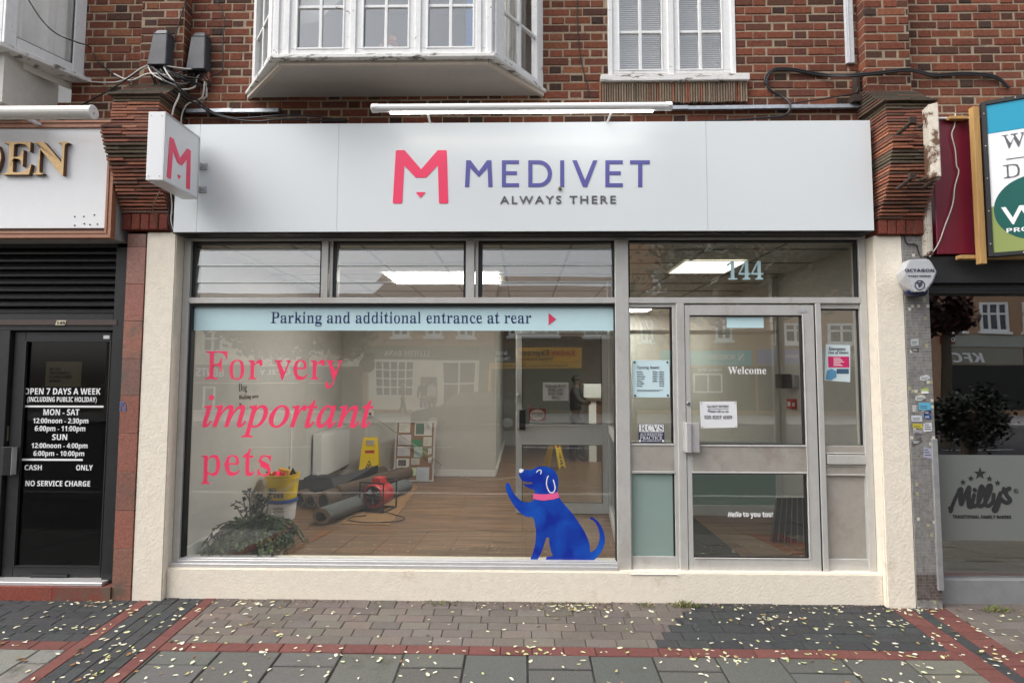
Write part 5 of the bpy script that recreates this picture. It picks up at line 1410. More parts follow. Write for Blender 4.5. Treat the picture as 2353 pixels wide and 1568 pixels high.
g = MB(); g.lathe([(.145, 0), (.15, .008), (.168, hy - .05), (.174, hy - .048), (.174, hy - .03), (.169, hy - .028), (.172, hy - .012), (.178, hy - .01), (.178, hy), (.165, hy), (.150, hy - .06), (.02, hy - .062)], (bx2, by2, zy), 36); g.build('tub_body', YEL, t2, recalc=True)
g = MB(); pts = []
for k in range(13):
    a = -1.35 + 2.7 * k / 12; sg = .11 * math.cos(a * 1.15); pts.append((bx2 + .182 * math.sin(a), by2 - .182 * math.cos(a), zy + hy - .05 - sg))
g.tube(pts, .004, 6); g.build('handle', M['grey_plastic'], t2)
g = MB(); cyl_text(g, 'LEVELLING', 'bold', .1635, 0, zy + hy - .10, .012, bx2, by2, -.35, .15)
for a, z_ in ((-.1, .05), (.15, .05), (.38, .05)): cyl_text(g, 'H', 'bold', .158, 0, zy + z_, .03, bx2, by2, a - .09, a + .09)
g = MB()
for k in range(5): g.bar((bx2 - .08, by2 - .155 - .006 * k * 0), (bx2 + .01, by2 - .166), .003, zy + hy - .13 - k * .013, zy + hy - .125 - k * .013)
for a in (-.05, .18, .40):
    r = .161; g.bar((bx2 + r * math.sin(a - .08), by2 - r * math.cos(a - .08)), (bx2 + r * math.sin(a + .08), by2 - r * math.cos(a + .08)), .004, zy + .03, zy + .075)
g.build('label_print', M['greyv'], t2)
tl = thing('tool_bundle', 'jumble of red and yellow tools in the top of the yellow tub', 'tools', (bx2, by2, zy + hy - .04))
for c_, pts, r in (((.60, .02, .02), [(-.13, -.05, -.05), (-.06, -.06, .02), (.05, -.05, .005)], .022), ((.72, .40, .01), [(-.05, 0, -.05), (-.02, 0, .05), (.06, .02, .02)], .03), ((.01, .01, .01), [(.07, .02, -.05), (.10, .03, .05), (.13, .02, -.01)], .018), ((.25, .25, .25), [(.02, .05, -.05), (.05, .06, .075)], .012), ((.03, .03, .035), [(-.14, .02, -.04), (-.16, 0, .03)], .02)):
    g = MB(); g.tube([(bx2 + a, by2 + b, zy + hy - .01 + c2) for a, b, c2 in pts], r, 8); g.build('tool', mat('tool_paint', c_, .45), tl)

tan = mat('tan_backing', (.33, .23, .14), .9, var=.2)
def roll(name, label, p0, p1, r, cmat, turns=2.2, flat=1.0, t=.012, n=22, group='rolls of old carpet'):
    """a sheet rolled up: the spiral shows at the near end"""
    o = thing(name, label, 'carpet roll', tuple(p0), group)
    p0, p1 = Vector(p0), Vector(p1); d = (p1 - p0).normalized(); sd = d.cross(Vector((0, 0, 1))).normalized(); up = sd.cross(d)
    N = int(n * turns); pr = []
    for k in range(N + 1):
        a = 2 * math.pi * k / n; rr = r - t * 1.25 * (turns - k / n)
        pr.append((a, rr))
    vs, fs, rim = [], [], []
    for e in (p0, p1):
        for a, rr in pr:
            for q in (rr, rr - t): vs.append(e + (sd * math.cos(a) + up * math.sin(a) * flat) * q + Vector((0, 0, r * flat)))
    K = 2 * (N + 1)
    for k in range(N):
        a, b = 2 * k, 2 * k + 2
        fs += [(a, b, b + K, a + K), (a + 1, a + 1 + K, b + 1 + K, b + 1), (a + K, b + K, b + 1 + K, a + 1 + K)]; rim.append((a, a + 1, b + 1, b))
    fs += [(0, K, K + 1, 1), (2 * N, 2 * N + 1, K + 2 * N + 1, K + 2 * N)]
    g = MB(); g.add(vs, fs); g.add(vs, rim, 1); g.build('sheet', [cmat, tan], o)
    return o
brn = mat('felt_back', (.095, .064, .042), .9, var=.2, scale=12, bump=.5)
gryc = mat('grey_carpet', (.11, .115, .115), .95, var=.2, scale=40, bump=.6, bscale=300)
def fl(x, y): return atz(x, y, ZFL)
a, b = fl(736, 1205), fl(930, 1130); a.z = b.z = ZFL
roll('carpet_roll', 'grey carpet roll with a flattened spiral end lying nearest the window', a, b, .118, gryc, 2.3, .72, .016)
for (x0, y0, x1, y1, r, lb) in ((686, 1166, 880, 1108, .10, 'brown carpet roll at the left of the heap by the tubs'), (714, 1168, 905, 1113, .085, 'narrow brown carpet roll second from the left of the heap'), (742, 1176, 925, 1118, .10, 'brown carpet roll with an oval open end in the middle of the heap')):
    a, b = fl(x0, y0), fl(x1, y1); a.z = ZFL; b.z = ZFL + .04
    roll('carpet_roll', lb, a, b, r, brn, 1.7, 1.2 if 'oval' in lb else 1.0, .012)
a, b = fl(775, 1168), fl(940, 1120); a.z = ZFL + .10; b.z = ZFL + .12
roll('carpet_roll', 'thin brown carpet roll resting on top of the others', a, b, .065, brn, 1.4, 1.3, .010)
bs = thing('black_sheet', 'stiff black sheet leaning over the carpet heap', 'sheet', tuple(fl(700, 1140)))
P = [at(668, 1102, 2.3), at(760, 1098, 2.3), at(868, 1067, 2.8), at(866, 1080, 2.8), at(770, 1122, 2.2), at(668, 1132, 2.2)]
g = MB(); n = len(P); g.add([p for p in P] + [p + Vector((0, .03, -.03)) for p in P], [list(range(n)), list(range(2 * n - 1, n - 1, -1))] + [(i, i + n, (i + 1) % n + n, (i + 1) % n) for i in range(n)]); g.build('rubber_sheet', M['rubber'], bs, recalc=True)
bx = thing('black_box', 'low black crate behind the carpet heap', 'crate', tuple(fl(720, 1136)))
a = fl(668, 1136); b = fl(792, 1128); zt_ = at(730, 1097, a.y).z; g = MB(); g.box(a.x, b.x, a.y, a.y + .25, ZFL, zt_); g.box(a.x - .01, b.x + .01, a.y - .01, a.y + .26, zt_ - .03, zt_ - .012); g.box(a.x + .02, a.x + .10, a.y + .02, a.y + .1, zt_, zt_ + .045); g.build('crate_body', M['rubber'], bx, bevel=.006)
cbm = thing('cardboard_sheet', 'flat tan cardboard sheet on the floor under the red heater', 'cardboard', tuple(fl(890, 1160)))
P = [fl(783, 1204), fl(895, 1206), fl(963, 1117), fl(860, 1112)]; g = MB(); g.hexa([Vector((p.x, p.y, ZFL + .002)) for p in P] + [Vector((p.x, p.y, ZFL + .007)) for p in P]); g.build('sheet', mat('cardboard', (.27, .15, .065), .85, var=.2, scale=5), cbm)
# heater
ht = thing('fan_heater', 'red drum fan heater in a black tubular cage frame', 'heater', tuple(fl(862, 1178)))
c0 = fl(862, 1176); hx, hy_ = c0.x, c0.y + .10; hz = ZFL + .175
ax = Vector((-.30, -.95, 0)).normalized(); sdv = Vector((.95, -.30, 0))
def hp(u, v_, w__): return Vector((hx, hy_, hz)) + sdv * u + ax * v_ + Vector((0, 0, w__))
g = MB()
n = 24; vs = []; pr = [(.10, -.16), (.125, -.14), (.13, 0), (.13, .10), (.122, .115), (.108, .115), (.105, .06)]
for r, h in pr:
    for k in range(n): a = 2 * math.pi * k / n; vs.append(hp(r * math.cos(a), h, r * math.sin(a)))
g.add(vs, [(i * n + k, i * n + (k + 1) % n, (i + 1) * n + (k + 1) % n, (i + 1) * n + k) for i in range(len(pr) - 1) for k in range(n)] + [list(range(n))])
g.build('drum', mat('red_paint', (.50, .018, .02), .4, var=.15), ht, recalc=True)
g = MB()
for k in range(6): r = .018 + k * .017; g.tube([hp(r * math.cos(a), .118, r * math.sin(a)) for a in [2 * math.pi * j / 20 for j in range(21)]], .0028, 5, cap=False)
for k in range(8): a = math.pi * k / 8; g.tube([hp(-.115 * math.cos(a), .12, -.115 * math.sin(a)), hp(.115 * math.cos(a), .12, .115 * math.sin(a))], .0025, 5)
g.build('grille', M['black'], ht)
g = MB()
for k in range(3):
    a = k * 2.09 + .4; c_, s_ = math.cos(a), math.sin(a); g.add([hp(.015 * c_, .09, .015 * s_), hp(.085 * c_ - .03 * s_, .10, .085 * s_ + .03 * c_), hp(.09 * c_ + .03 * s_, .075, .09 * s_ - .03 * c_)], [(0, 1, 2)])
g.build('fan_blade', mat('bright_metal', (.75, .76, .76), .3, .5), ht)
g = MB()
for u in (-.15, .15): g.tube([hp(u, -.15, -.16), hp(u, .13, -.16), hp(u, .13, .15), hp(u, -.15, .15), hp(u, -.15, -.16)], .009, 8)
for v_, z_ in ((-.15, -.16), (.13, -.16), (.13, .15), (-.15, .15)): g.tube([hp(-.15, v_, z_), hp(.15, v_, z_)], .009, 8)
g.build('cage_frame', M['black'], ht)
g = MB(); g.hexa([hp(-.06, -.1, .12), hp(.06, -.1, .12), hp(.06, .05, .12), hp(-.06, .05, .12), hp(-.05, -.09, .19), hp(.05, -.09, .19), hp(.05, .04, .19), hp(-.05, .04, .19)]); g.build('control_box', bpy.data.materials['red_paint'], ht, recalc=True, bevel=.006)
g = MB(); cc = fl(862, 1196); pts = [(hp(.1, .1, -.15))] + [Vector((cc.x + .30 * math.cos(t), cc.y + .05 + .16 * math.sin(t), ZFL + .013)) for t in [.6 - k * .32 for k in range(16)]]; g.tube(pts, .005, 6); g.build('flex', M['cable'], ht)

# wet floor signs
def wet_sign(p, rz, sc_, label, grp):
    o = thing('wet_floor_sign', label, 'floor sign', tuple(p), grp)
    c_, s_ = math.cos(rz), math.sin(rz)
    def W(x, y, z): return (p[0] + (x * c_ - y * s_) * sc_, p[1] + (x * s_ + y * c_) * sc_, p[2] + z * sc_)
    for sg in (-1, 1):
        g = MB()
        def pan(x0, x1, z0, z1, m=0, pr_=0, xt0=None, xt1=None):
            yo = lambda z: sg * (.02 + .15 * (1 - z / .62)); xt0 = x0 if xt0 is None else xt0; xt1 = x1 if xt1 is None else xt1
            a, b = sg * (.010 + pr_), sg * pr_ * .5
            lo, hi = sorted((yo(z0) - .0, yo(z0)))
            q = [W(x0, yo(z0) + a, z0), W(x1, yo(z0) + a, z0), W(x1, yo(z0) + b, z0), W(x0, yo(z0) + b, z0), W(xt0, yo(z1) + a, z1), W(xt1, yo(z1) + a, z1), W(xt1, yo(z1) + b, z1), W(xt0, yo(z1) + b, z1)]
            g.hexa(q, m)
        pan(-.15, .15, .0 + .05, .50, 0, 0, -.115, .115); pan(-.15, -.09, 0, .05); pan(.09, .15, 0, .05)
        pan(-.115, -.06, .50, .58, 0, 0, -.10, -.06); pan(.06, .115, .50, .58, 0, 0, .06, .10); pan(-.10, .10, .58, .62)
        pan(-.065, .065, .40, .44, 2, .002); pan(-.055, .055, .19, .30, 1, .002, -.004, .004); pan(-.033, .033, .205, .275, 3, .004, -.004, .004); pan(-.012, .012, .21, .25, 1, .006)
        pan(-.045, .045, .13, .16, 1, .002); pan(-.06, .06, .08, .11, 1, .002)
        g.build('panel', [YEL, M['ink'], mat('red_print', (.45, .03, .02), .5) if 'red_print' not in bpy.data.materials else bpy.data.materials['red_print'], bpy.data.materials['yellow_plastic']], o, recalc=True)
    return o
p = fl(851, 1098); ws = wet_sign((p.x + .03, p.y - .15, ZFL), .15, 1.0, 'yellow wet floor sign facing the window between radiator and noticeboard', 'wet floor signs')
p = fl(1274, 1076); wet_sign((p.x, p.y + .1, ZFL), R_(62), .85, 'yellow wet floor sign standing sideways beyond the inner door', 'wet floor signs')
# noticeboard
nb = thing('noticeboard', 'cork noticeboard of leaflets leaning on the back wall', 'noticeboard', tuple(fl(950, 1106)))
yb0 = fl(950, 1106).y; 
q0, q1 = at(906, 1035, yb0).x, at(995, 1035, yb0).x; z1 = at(950, 967, yb0 + .1).z; z0 = ZFL + .005
sl = .14 / (z1 - z0)
def NB(x, z, d=0): return (x, yb0 + (z - z0) * sl - d, z)
def nslab(g, a, b, c_, d_, h0, h1, m=0, col=(1, 1, 1)): g.hexa([NB(a, c_, h1), NB(b, c_, h1), NB(b, c_, h0), NB(a, c_, h0), NB(a, d_, h1), NB(b, d_, h1), NB(b, d_, h0), NB(a, d_, h0)], m, col)
g = MB(); nslab(g, q0, q1, z0, z1, 0, .012); g.build('cork', mat('cork', (.26, .15, .085), .9, var=.2, scale=40), nb)
g = MB()
for a in ((q0 - .012, q0 + .012, z0, z1), (q1 - .012, q1 + .012, z0, z1), (q0 + .012, q1 - .012, z0, z0 + .022), (q0 + .012, q1 - .012, z1 - .022, z1)): nslab(g, *a, -.002, .02)
g.build('frame', M['alu_light'], nb, bevel=.002)
B3 = lambda x, y: (884.2 + x / 3.5785, 676.6 + y / 3.5785)
PAP = [(105, 1055, 205, 1135, (.62, .58, .52)), (235, 1052, 385, 1160, (.60, .56, .54)), (245, 1060, 320, 1150, (.10, .16, .12)), (100, 1150, 215, 1235, (.55, .52, .53)), (215, 1190, 300, 1250, (.05, .22, .11)), (100, 1245, 210, 1325, (.52, .50, .52)), (235, 1250, 310, 1335, (.40, .52, .46)), (310, 1170, 385, 1245, (.56, .54, .46)), (315, 1250, 350, 1330, (.16, .22, .10)), (352, 1260, 385, 1310, (.6, .6, .58)), (95, 1342, 205, 1420, (.60, .57, .54)), (110, 1352, 180, 1405, (.09, .075, .06)), (215, 1340, 290, 1395, (.52, .47, .42)), (355, 1335, 388, 1380, (.6, .6, .6)), (185, 1415, 265, 1480, (.48, .58, .38)), (262, 1412, 370, 1520, (.46, .50, .56)), (328, 1060, 375, 1110, (.50, .50, .47))]
for i, (x0, y0, x1, y1, c) in enumerate(PAP):
    a = at(*B3(x0, y1), yb0 + .03); b = at(*B3(x1, y0), yb0 + .08)
    g = MB(); nslab(g, max(a.x, q0 + .015), min(b.x, q1 - .014), max(a.z, z0 + .025), min(b.z, z1 - .025), .0125, .0145 + .0006 * i, 0, c)
    if c[0] > .4:
        for k in range(4): zz = a.z + (b.z - a.z) * (.2 + .16 * k); nslab(g, a.x + .015, a.x + (b.x - a.x) * rnd.uniform(.5, .8), zz, zz + .004, .0146 + .0006 * i, .0152 + .0006 * i, 0, (.2, .2, .22))
    g.build('leaflet', bpy.data.materials['print'] if 'print' in bpy.data.materials else mat('print', attr=True, rough=.7), nb)
# radiator on the left wall
rd_ = thing('radiator', 'white panel radiator on the left inside wall', 'radiator', (XLW, 3.4, ZFL + .15))
xr2 = XLW + .14
ya_, yb2 = atx(738, 1050, xr2).y, atx(817, 1030, xr2).y; zl_, zh_ = atx(738, 1097, xr2).z, atx(738, 998, xr2).z
g = MB(); g.box(XLW + .03, XLW + .06, ya_, yb2, zl_, zh_); g.box(xr2 - .03, xr2 - .004, ya_, yb2, zl_, zh_)
k = ya_ + .03
while k < yb2 - .03: g.box(xr2 - .004, xr2, k, k + .028, zl_ + .04, zh_ - .04); k += .045
g.build('panel', M['white_plastic'], rd_, bevel=.003)
g = MB(); g.box(XLW + .028, xr2 - .001, ya_ - .004, ya_, zl_ + .01, zh_); g.box(XLW + .028, xr2 - .001, ya_, yb2, zh_, zh_ + .006); g.build('casing', M['white_plastic'], rd_)
g = MB(); g.tube([(xr2 - .03, ya_ - .03, zl_ + .03), (xr2 - .03, ya_ - .03, ZFL)], .008, 8); g.tube([(xr2 - .03, ya_ - .03, zl_ + .0), (xr2 - .03, ya_ - .03, zl_ + .07)], .016, 8); g.build('valve', M['white_plastic'], rd_)
# socket and trailing cable
sk = thing('wall_socket', 'small black-faced socket box on the back wall', 'socket', tuple(at(849, 950, YB1)))
q = rc(841, 943, 857, 956, YB1 - .03); g = MB(); g.box(q[0], q[1], YB1 - .03, YB1, q[2], q[3]); g.build('back_box', M['white_plastic'], sk, bevel=.004)
g = MB(); c = at(850, 950, YB1 - .03); g.lathe([(.022, 0), (.022, -.012), (.015, -.014)], (c.x, YB1 - .03, c.z), 14, axis='y'); g.build('plug', M['rubber'], sk, recalc=True)
cbx = thing('trailing_cable', 'pale cable sagging from the wall socket across the noticeboard to the floor', 'cable', tuple(fl(1060, 1100)))
pts = [at(851, 953, YB1 - .05), at(880, 972, YB1 - .1), at(908, 992, yb0 - .02), at(950, 1020, yb0 - .03), at(992, 1050, yb0 - .05)]
for q in ((1030, 1080), (1060, 1096), (1095, 1103), (1140, 1102), (1186, 1095)):
    p = atz(q[0], q[1], ZFL + .006); pts.append(Vector((p.x, p.y, max(p.z, ZFL + .006))))
g = MB(); g.tube(pts, .007, 6); g.build('flex', mat('pale_flex', (.42, .36, .24), .6), cbx)

# person at the counter, seen through the inner door
def skin(name, joints, edges, parent, m, sub=2):
    me = bpy.data.meshes.new(name); me.from_pydata([j[0] for j in joints], edges, [])
    o = bpy.data.objects.new(name, me); COL.objects.link(o)
    md = o.modifiers.new('s', 'SKIN'); ss = o.modifiers.new('u', 'SUBSURF'); ss.levels = sub; ss.render_levels = sub
    for v_, j in zip(me.skin_vertices[0].data, joints): v_.radius = (j[1], j[2] if len(j) > 2 else j[1])
    me.skin_vertices[0].data[0].use_root = True
    dg = bpy.context.evaluated_depsgraph_get(); dg.update()
    m2 = bpy.data.meshes.new_from_object(o.evaluated_get(dg)); m2.name = name
    o.modifiers.clear(); o.data = m2; bpy.data.meshes.remove(me)
    m2.materials.clear(); m2.materials.append(m)
    m2.polygons.foreach_set('use_smooth', [True] * len(m2.polygons))
    o.parent = parent
    return o
def person(label, loc, rz, skinc, top, bottom, hair, h=1.70, reach=0.0, group=None, hold=None, stride=.1, coat=.52):
    """standing figure facing local -y"""
    o = thing('person', label, 'person', loc, group); o.rotation_euler = (0, 0, rz)
    k = h / 1.72
    J = lambda x, y, z, r, r2=None: ((x * k, y * k, z * k), r * k, (r2 or r) * k)
    sk_ = mat('skin', skinc, .55); tp = mat('jacket_cloth', top, .75, var=.25, scale=14, bump=.6, bscale=40); bt = mat('trouser_cloth', bottom, .85, var=.2, scale=18); hr = mat('hair', hair, .6, var=.3, scale=50)
    # one continuous body
    jn = [J(0, 0, .95, .12, .10), J(0, -.01, 1.15, .115, .09), J(0, 0, 1.35, .13, .09), J(0, 0, 1.45, .07, .06), J(0, -.015, 1.53, .05), J(0, -.03, 1.60, .075, .085), J(0, -.03, 1.68, .066, .078)]
    ed = [(0, 1), (1, 2), (2, 3), (3, 4), (4, 5), (5, 6)]
    def limb(at_, js):
        p_ = at_
        for j in js: jn.append(j); ed.append((p_, len(jn) - 1)); p_ = len(jn) - 1
        return p_
    hands = []
    for s_ in (-1, 1):
        if reach: hn = limb(3, [J(s_ * .17, 0, 1.42, .055), J(s_ * .22, -.10 * reach, 1.20, .045), J(s_ * .15, -.36 * reach, 1.18, .033), J(s_ * .14, -.43 * reach, 1.185, .030, .018), J(s_ * .135, -.47 * reach, 1.18, .026, .014)])
        else: hn = limb(3, [J(s_ * .17, 0, 1.42, .055), J(s_ * .235, .02, 1.16, .042), J(s_ * .25, -.03, .93, .032), J(s_ * .25, -.045, .86, .018, .030), J(s_ * .245, -.05, .82, .014, .024)])
        b_ = jn[hn][0]
        for f_, (dx, ln) in enumerate(((-.024, .062), (-.008, .07), (.008, .066), (.022, .052))):
            if reach: limb(hn, [((b_[0] + dx, b_[1] - ln * .6, b_[2] - .004), .0085, .0085), ((b_[0] + dx, b_[1] - ln, b_[2] - .03), .0075, .0075)])
            else: limb(hn, [((b_[0], b_[1] + dx, b_[2] - ln * .6), .0085, .0085), ((b_[0] - s_ * .012, b_[1] + dx, b_[2] - ln), .0075, .0075)])
        limb(hn, [((b_[0] - s_ * .03, b_[1] - .012, b_[2] + .01), .010, .010), ((b_[0] - s_ * .038, b_[1] - .03, b_[2] - .012), .008, .008)])
        limb(0, [J(s_ * .09, .005, .88, .085), J(s_ * .10, -.01 + s_ * stride * .4, .50, .055), J(s_ * .10, .02 + s_ * stride, .10, .038), J(s_ * .105, -.02 + s_ * stride, .045, .04, .03), J(s_ * .11, -.12 + s_ * stride, .035, .035, .025)])
    skin('body', jn, ed, o, sk_, 2)
    # face: nose, ears
    for nm, pts_, r in (('nose', [(0, -.115, 1.62), (0, -.132, 1.598)], .012),):
        g = MB(); g.tube([(a * k, b * k, c_ * k) for a, b, c_ in pts_], r * k, 8); q = g.build(nm, sk_, None); q.parent = o
    for s_ in (-1, 1):
        g = MB(); g.sphere((s_ * .077 * k, -.02 * k, 1.615 * k), .02 * k, 6, 0, (1, 1, 1), (.4, .8, 1.3)); q = g.build('ear', sk_, None); q.parent = o
    g = MB(); g.sphere((0, -.012 * k, 1.665 * k), .092 * k, 10, 0, (1, 1, 1), (.92, 1.08, .86)); q = g.build('hair', hr, None, smooth=True); q.parent = o
    jk = [J(0, .005, .95, .165, .135) if coat < .6 else J(0, .005, .80, .17, .14), J(0, -.005, 1.13, .165, .13), J(0, .005, 1.33, .175, .125), J(0, .01, 1.46, .095, .085), J(0, 0, 1.51, .075, .075)]
    je = [(0, 1), (1, 2), (2, 3), (3, 4)]
    for s_ in (-1, 1):
        n0 = len(jk)
        if reach: jk += [J(s_ * .18, 0, 1.42, .085), J(s_ * .225, -.10 * reach, 1.20, .072), J(s_ * .155, -.34 * reach, 1.18, .05)]
        else: jk += [J(s_ * .18, 0, 1.42, .085), J(s_ * .24, .02, 1.16, .068), J(s_ * .252, -.03, .93, .05)]
        je += [(3, n0), (n0, n0 + 1), (n0 + 1, n0 + 2)]
    skin('jacket', jk, je, o, tp, 2)
    tj = [J(0, .0, .93, .14, .115)]; te = []
    for s_ in (-1, 1):
        n0 = len(tj); tj += [J(s_ * .095, .005, .84, .105), J(s_ * .10, -.01 + s_ * stride * .4, .50, .078), J(s_ * .10, .02 + s_ * stride, .10, .062)]; te += [(0, n0), (n0, n0 + 1), (n0 + 1, n0 + 2)]
    skin('trousers', tj, te, o, bt, 2)
    return o
pp = at(1322, 960, 6.0)
person('person in a dark padded jacket standing at the counter beyond the inner door', (pp.x, 6.0, ZFL), R_(80), (.10, .06, .045), (.018, .016, .020), (.012, .013, .016), (.012, .010, .009), 1.52, 1.0)
ct = thing('reception_counter', 'white and brown reception counter beyond the inner door', 'counter', (at(1375, 950, 6.0).x, 6.0, ZFL))
cx0_ = at(1346, 930, 5.8).x; g = MB(); g.box(cx0_, cx0_ + .9, 5.75, 6.6, ZFL + 1.08, ZFL + 1.13); g.build('worktop', mat('worktop', (.12, .10, .08), .4), ct, bevel=.004)
g = MB(); g.box(cx0_ + .05, cx0_ + .18, 5.78, 6.5, ZFL, ZFL + 1.078); g.box(cx0_ + .18, cx0_ + .85, 5.8, 6.5, ZFL, ZFL + 1.078, 1); g.build('front_panel', [M['white_plastic'], mat('brown_panel', (.14, .07, .035), .6, var=.2)], ct)
g = MB(); g.box(cx0_ - .02, cx0_ + .6, 6.0, 6.4, ZFL + 1.13, ZFL + 1.38); g.build('screen_back', M['white_plastic'], ct, bevel=.004)

# lobby
mt = thing('ribbed_mat', 'dark ribbed entrance mat propped against the lobby wall', 'mat', tuple(fl(1830, 1276)))
P = [at(1765, 1282, .75), at(1862, 1282, .75), at(1853, 1143, 1.3), at(1783, 1143, 1.3)]
P = [Vector(p) for p in P]; g = MB()
n = 9
nrm = (P[1] - P[0]).cross(P[3] - P[0]).normalized()
if nrm.y > 0: nrm = -nrm
g.add([P[0], P[1], P[2], P[3]] + [p - nrm * .02 for p in P], [(0, 1, 2, 3), (4, 7, 6, 5), (0, 4, 5, 1), (1, 5, 6, 2), (2, 6, 7, 3), (3, 7, 4, 0)])
for i in range(n * 2):
    u0, u1 = (i + .15) / (n * 2), (i + .6) / (n * 2)
    a, b, c, d_ = P[0].lerp(P[1], u0), P[0].lerp(P[1], u1), P[3].lerp(P[2], u1), P[3].lerp(P[2], u0)
    g.hexa([a, b, b + nrm * .007, a + nrm * .007, d_, c, c + nrm * .007, d_ + nrm * .007], 1 if i % 3 == 0 else 0)
g.build('mat_sheet', [mat('mat_rubber', (.028, .026, .022), .9, var=.3, scale=8), mat('mat_strip', (.13, .12, .10), .6)], mt, recalc=True)
fa = thing('fire_call_point', 'red fire alarm call point on the white lobby wall', 'alarm point', (XRW, 1.55, atx(1811, 926, XRW).z))
q = (XRW - .06, XRW, atx(1811, 937, XRW).z, atx(1811, 914.5, XRW).z); g = MB(); g.box(q[0], q[1], 1.50, 1.61, q[2], q[3]); g.build('box', mat('alarm_red', (.50, .008, .012), .35), fa, bevel=.006)
g = MB(); g.box(q[0] - .002, q[0] + .001, 1.525, 1.585, q[2] + .03, q[3] - .03); g.box(q[0] + .008, q[1] - .03, 1.498, 1.501, q[2] + .03, q[3] - .04); g.build('label', M['white'], fa)
ep = thing('entry_screen', 'dark entry control screen on the lobby wall', 'screen', (XRW, 1.6, atx(1808, 875, XRW).z))
q = (XRW - .15, XRW, atx(1808, 891, XRW).z, atx(1808, 859, XRW).z); g = MB(); g.box(q[0], q[0] + .10, 1.50, 1.66, q[2], q[3]); g.build('casing', M['rubber'], ep, bevel=.005)
g = MB(); g.box(q[0] + .10, q[1], 1.45, 1.68, q[2] + .01, q[3] - .01); g.build('side_casing', M['grey_plastic'], ep, bevel=.005)
g = MB(); g.box(q[0] + .012, q[0] + .088, 1.498, 1.501, q[2] + .05, q[3] - .015); g.build('screen', mat('screen_glass', (.02, .022, .025), .1), ep)
dm_ = thing('doormat', 'long dark runner mat on the lobby floor', 'mat', tuple(fl(1650, 1230)))
P = [fl(1585, 1195), fl(1600, 1187), fl(1695, 1276), fl(1585, 1276)]; g = MB(); g.box(1.0, atz(1690, 1270, ZFL).x, .24, YI - .1, ZFL + .002, ZFL + .012); g.build('pile', mat('runner', (.035, .03, .027), .95, var=.3, scale=30), dm_)
# notices on the front glass
op = thing('opening_hours_plaque', 'pale blue opening hours plaque with four corner screws beside the door', 'plaque', tuple(at(1495, 912, YFR + .02)))
YO = YFR + .026
q = rc(1452.5, 827, 1538, 912.5, YO); g = MB(); g.box(q[0], q[1], YO - .004, YO + .001, q[2], q[3]); g.build('panel', mat('pale_plaque', (.62, .79, .82), .35), op, bevel=.001)
g = MB(); ptext(g, 'Opening', 'serif', 1463, 1490, 839.5, 846.5, YO - .005); ptext(g, 'hours:', 'italic', 1493, 1515, 839.5, 846.5, YO - .005)
for i, (a, b) in enumerate((('Monday', '9:00am - 5:30pm'), ('Tuesday', '9:00am - 5:30pm'), ('Wednesday', '9:00am - 7:00pm'), ('Thursday', '9:00am - 5:30pm'), ('Friday', '9:00am - 5:30pm'), ('Saturday', 'Closed'), ('Sunday', 'Closed'))):
    y_ = 852 + i * 5.35
    ptext(g, a, 'bold', 1463, 1463 + len(a) * 2.1, y_, y_ + 3.1, YO - .005); ptext(g, b, 'sans', 1525 - len(b) * 1.75, 1525, y_, y_ + 3.1, YO - .005, off=.012)
for k in range(2): qq = rc(1463, 895 + k * 2.6, 1523 - k * 8, 896 + k * 2.6, YO - .005); g.box(qq[0], qq[1], YO - .0055, YO - .0045, qq[2], qq[3])
g.build('lettering', M['greyv'], op)
for x, y in ((1457.5, 832), (1532.5, 831.5), (1458, 908), (1533.5, 907.5)):
    c = at(x, y, YO); g = MB(); g.lathe([(.008, 0), (.008, -.006), (.005, -.009)], (c.x, YO - .003, c.z), 10, axis='y'); g.build('corner_screw', M['char'], op, recalc=True)
rv = thing('accreditation_plaque', 'small navy and white accreditation plaque low on the side light', 'plaque', tuple(at(1495, 1016, YO)))
q = rc(1466.5, 972.5, 1525.5, 1016, YO); zm = at(1495, 991.5, YO).z
g = MB(); g.box(q[0], q[1], YO - .004, YO, q[2], q[3]); g.build('panel', mat('navy_panel', (.014, .018, .075), .35), rv)
g = MB(); g.box(q[0] + .004, q[1] - .004, YO - .0048, YO - .0042, zm, q[3] - .004); g.build('white_band', M['white'], rv)
g = MB(); ptext(g, 'RCVS', 'serif', 1470.5, 1522, 975, 989.5, YO - .006, slim=.5); g.build('initials', M['ink'], rv)
g = MB(); ptext(g, 'ACCREDITED', 'serif', 1470, 1521.5, 994, 999.5, YO - .006, slim=.7); ptext(g, 'PRACTICE', 'serif', 1470, 1521, 1001, 1009, YO - .006, slim=.7); ptext(g, 'SMALL ANIMAL PRACTICE', 'bold', 1474, 1517, 1011, 1013.2, YO - .006)
for x in (1469.5, 1522.5): c = at(x, 1012, YO); g.lathe([(.009, 0), (.009, -.003)], (c.x, YO - .004, c.z), 10, axis='y')
g.build('lettering', M['white'], rv)
YN_ = YD + .024
dn = thing('notice', 'white do not enter notice with a phone number on the door glass', 'notice', tuple(at(1650, 982, YN_)))
P = [at(1607, 922, YN_), at(1691.5, 921.5, YN_), at(1693.5, 981.5, YN_), at(1610, 983, YN_)]
g = MB(); g.prism([(p.x, p.z) for p in P], YN_ - .002, YN_); g.build('sheet', M['paper'], dn)
g = MB(); ptext(g, 'Do NOT ENTER!!', 'plain', 1625, 1673, 930, 935.5, YN_ - .004); ptext(g, 'Please call us on', 'plain', 1626, 1673, 941, 946.5, YN_ - .004); ptext(g, '020 8207 6009', 'plain', 1618, 1681.5, 953.5, 961.5, YN_ - .004); qq = rc(1625, 938.4, 1673, 939.1, YN_); g.box(qq[0], qq[1], YN_ - .0045, YN_ - .0035, qq[2], qq[3]); g.build('lettering', M['greyv'], dn)
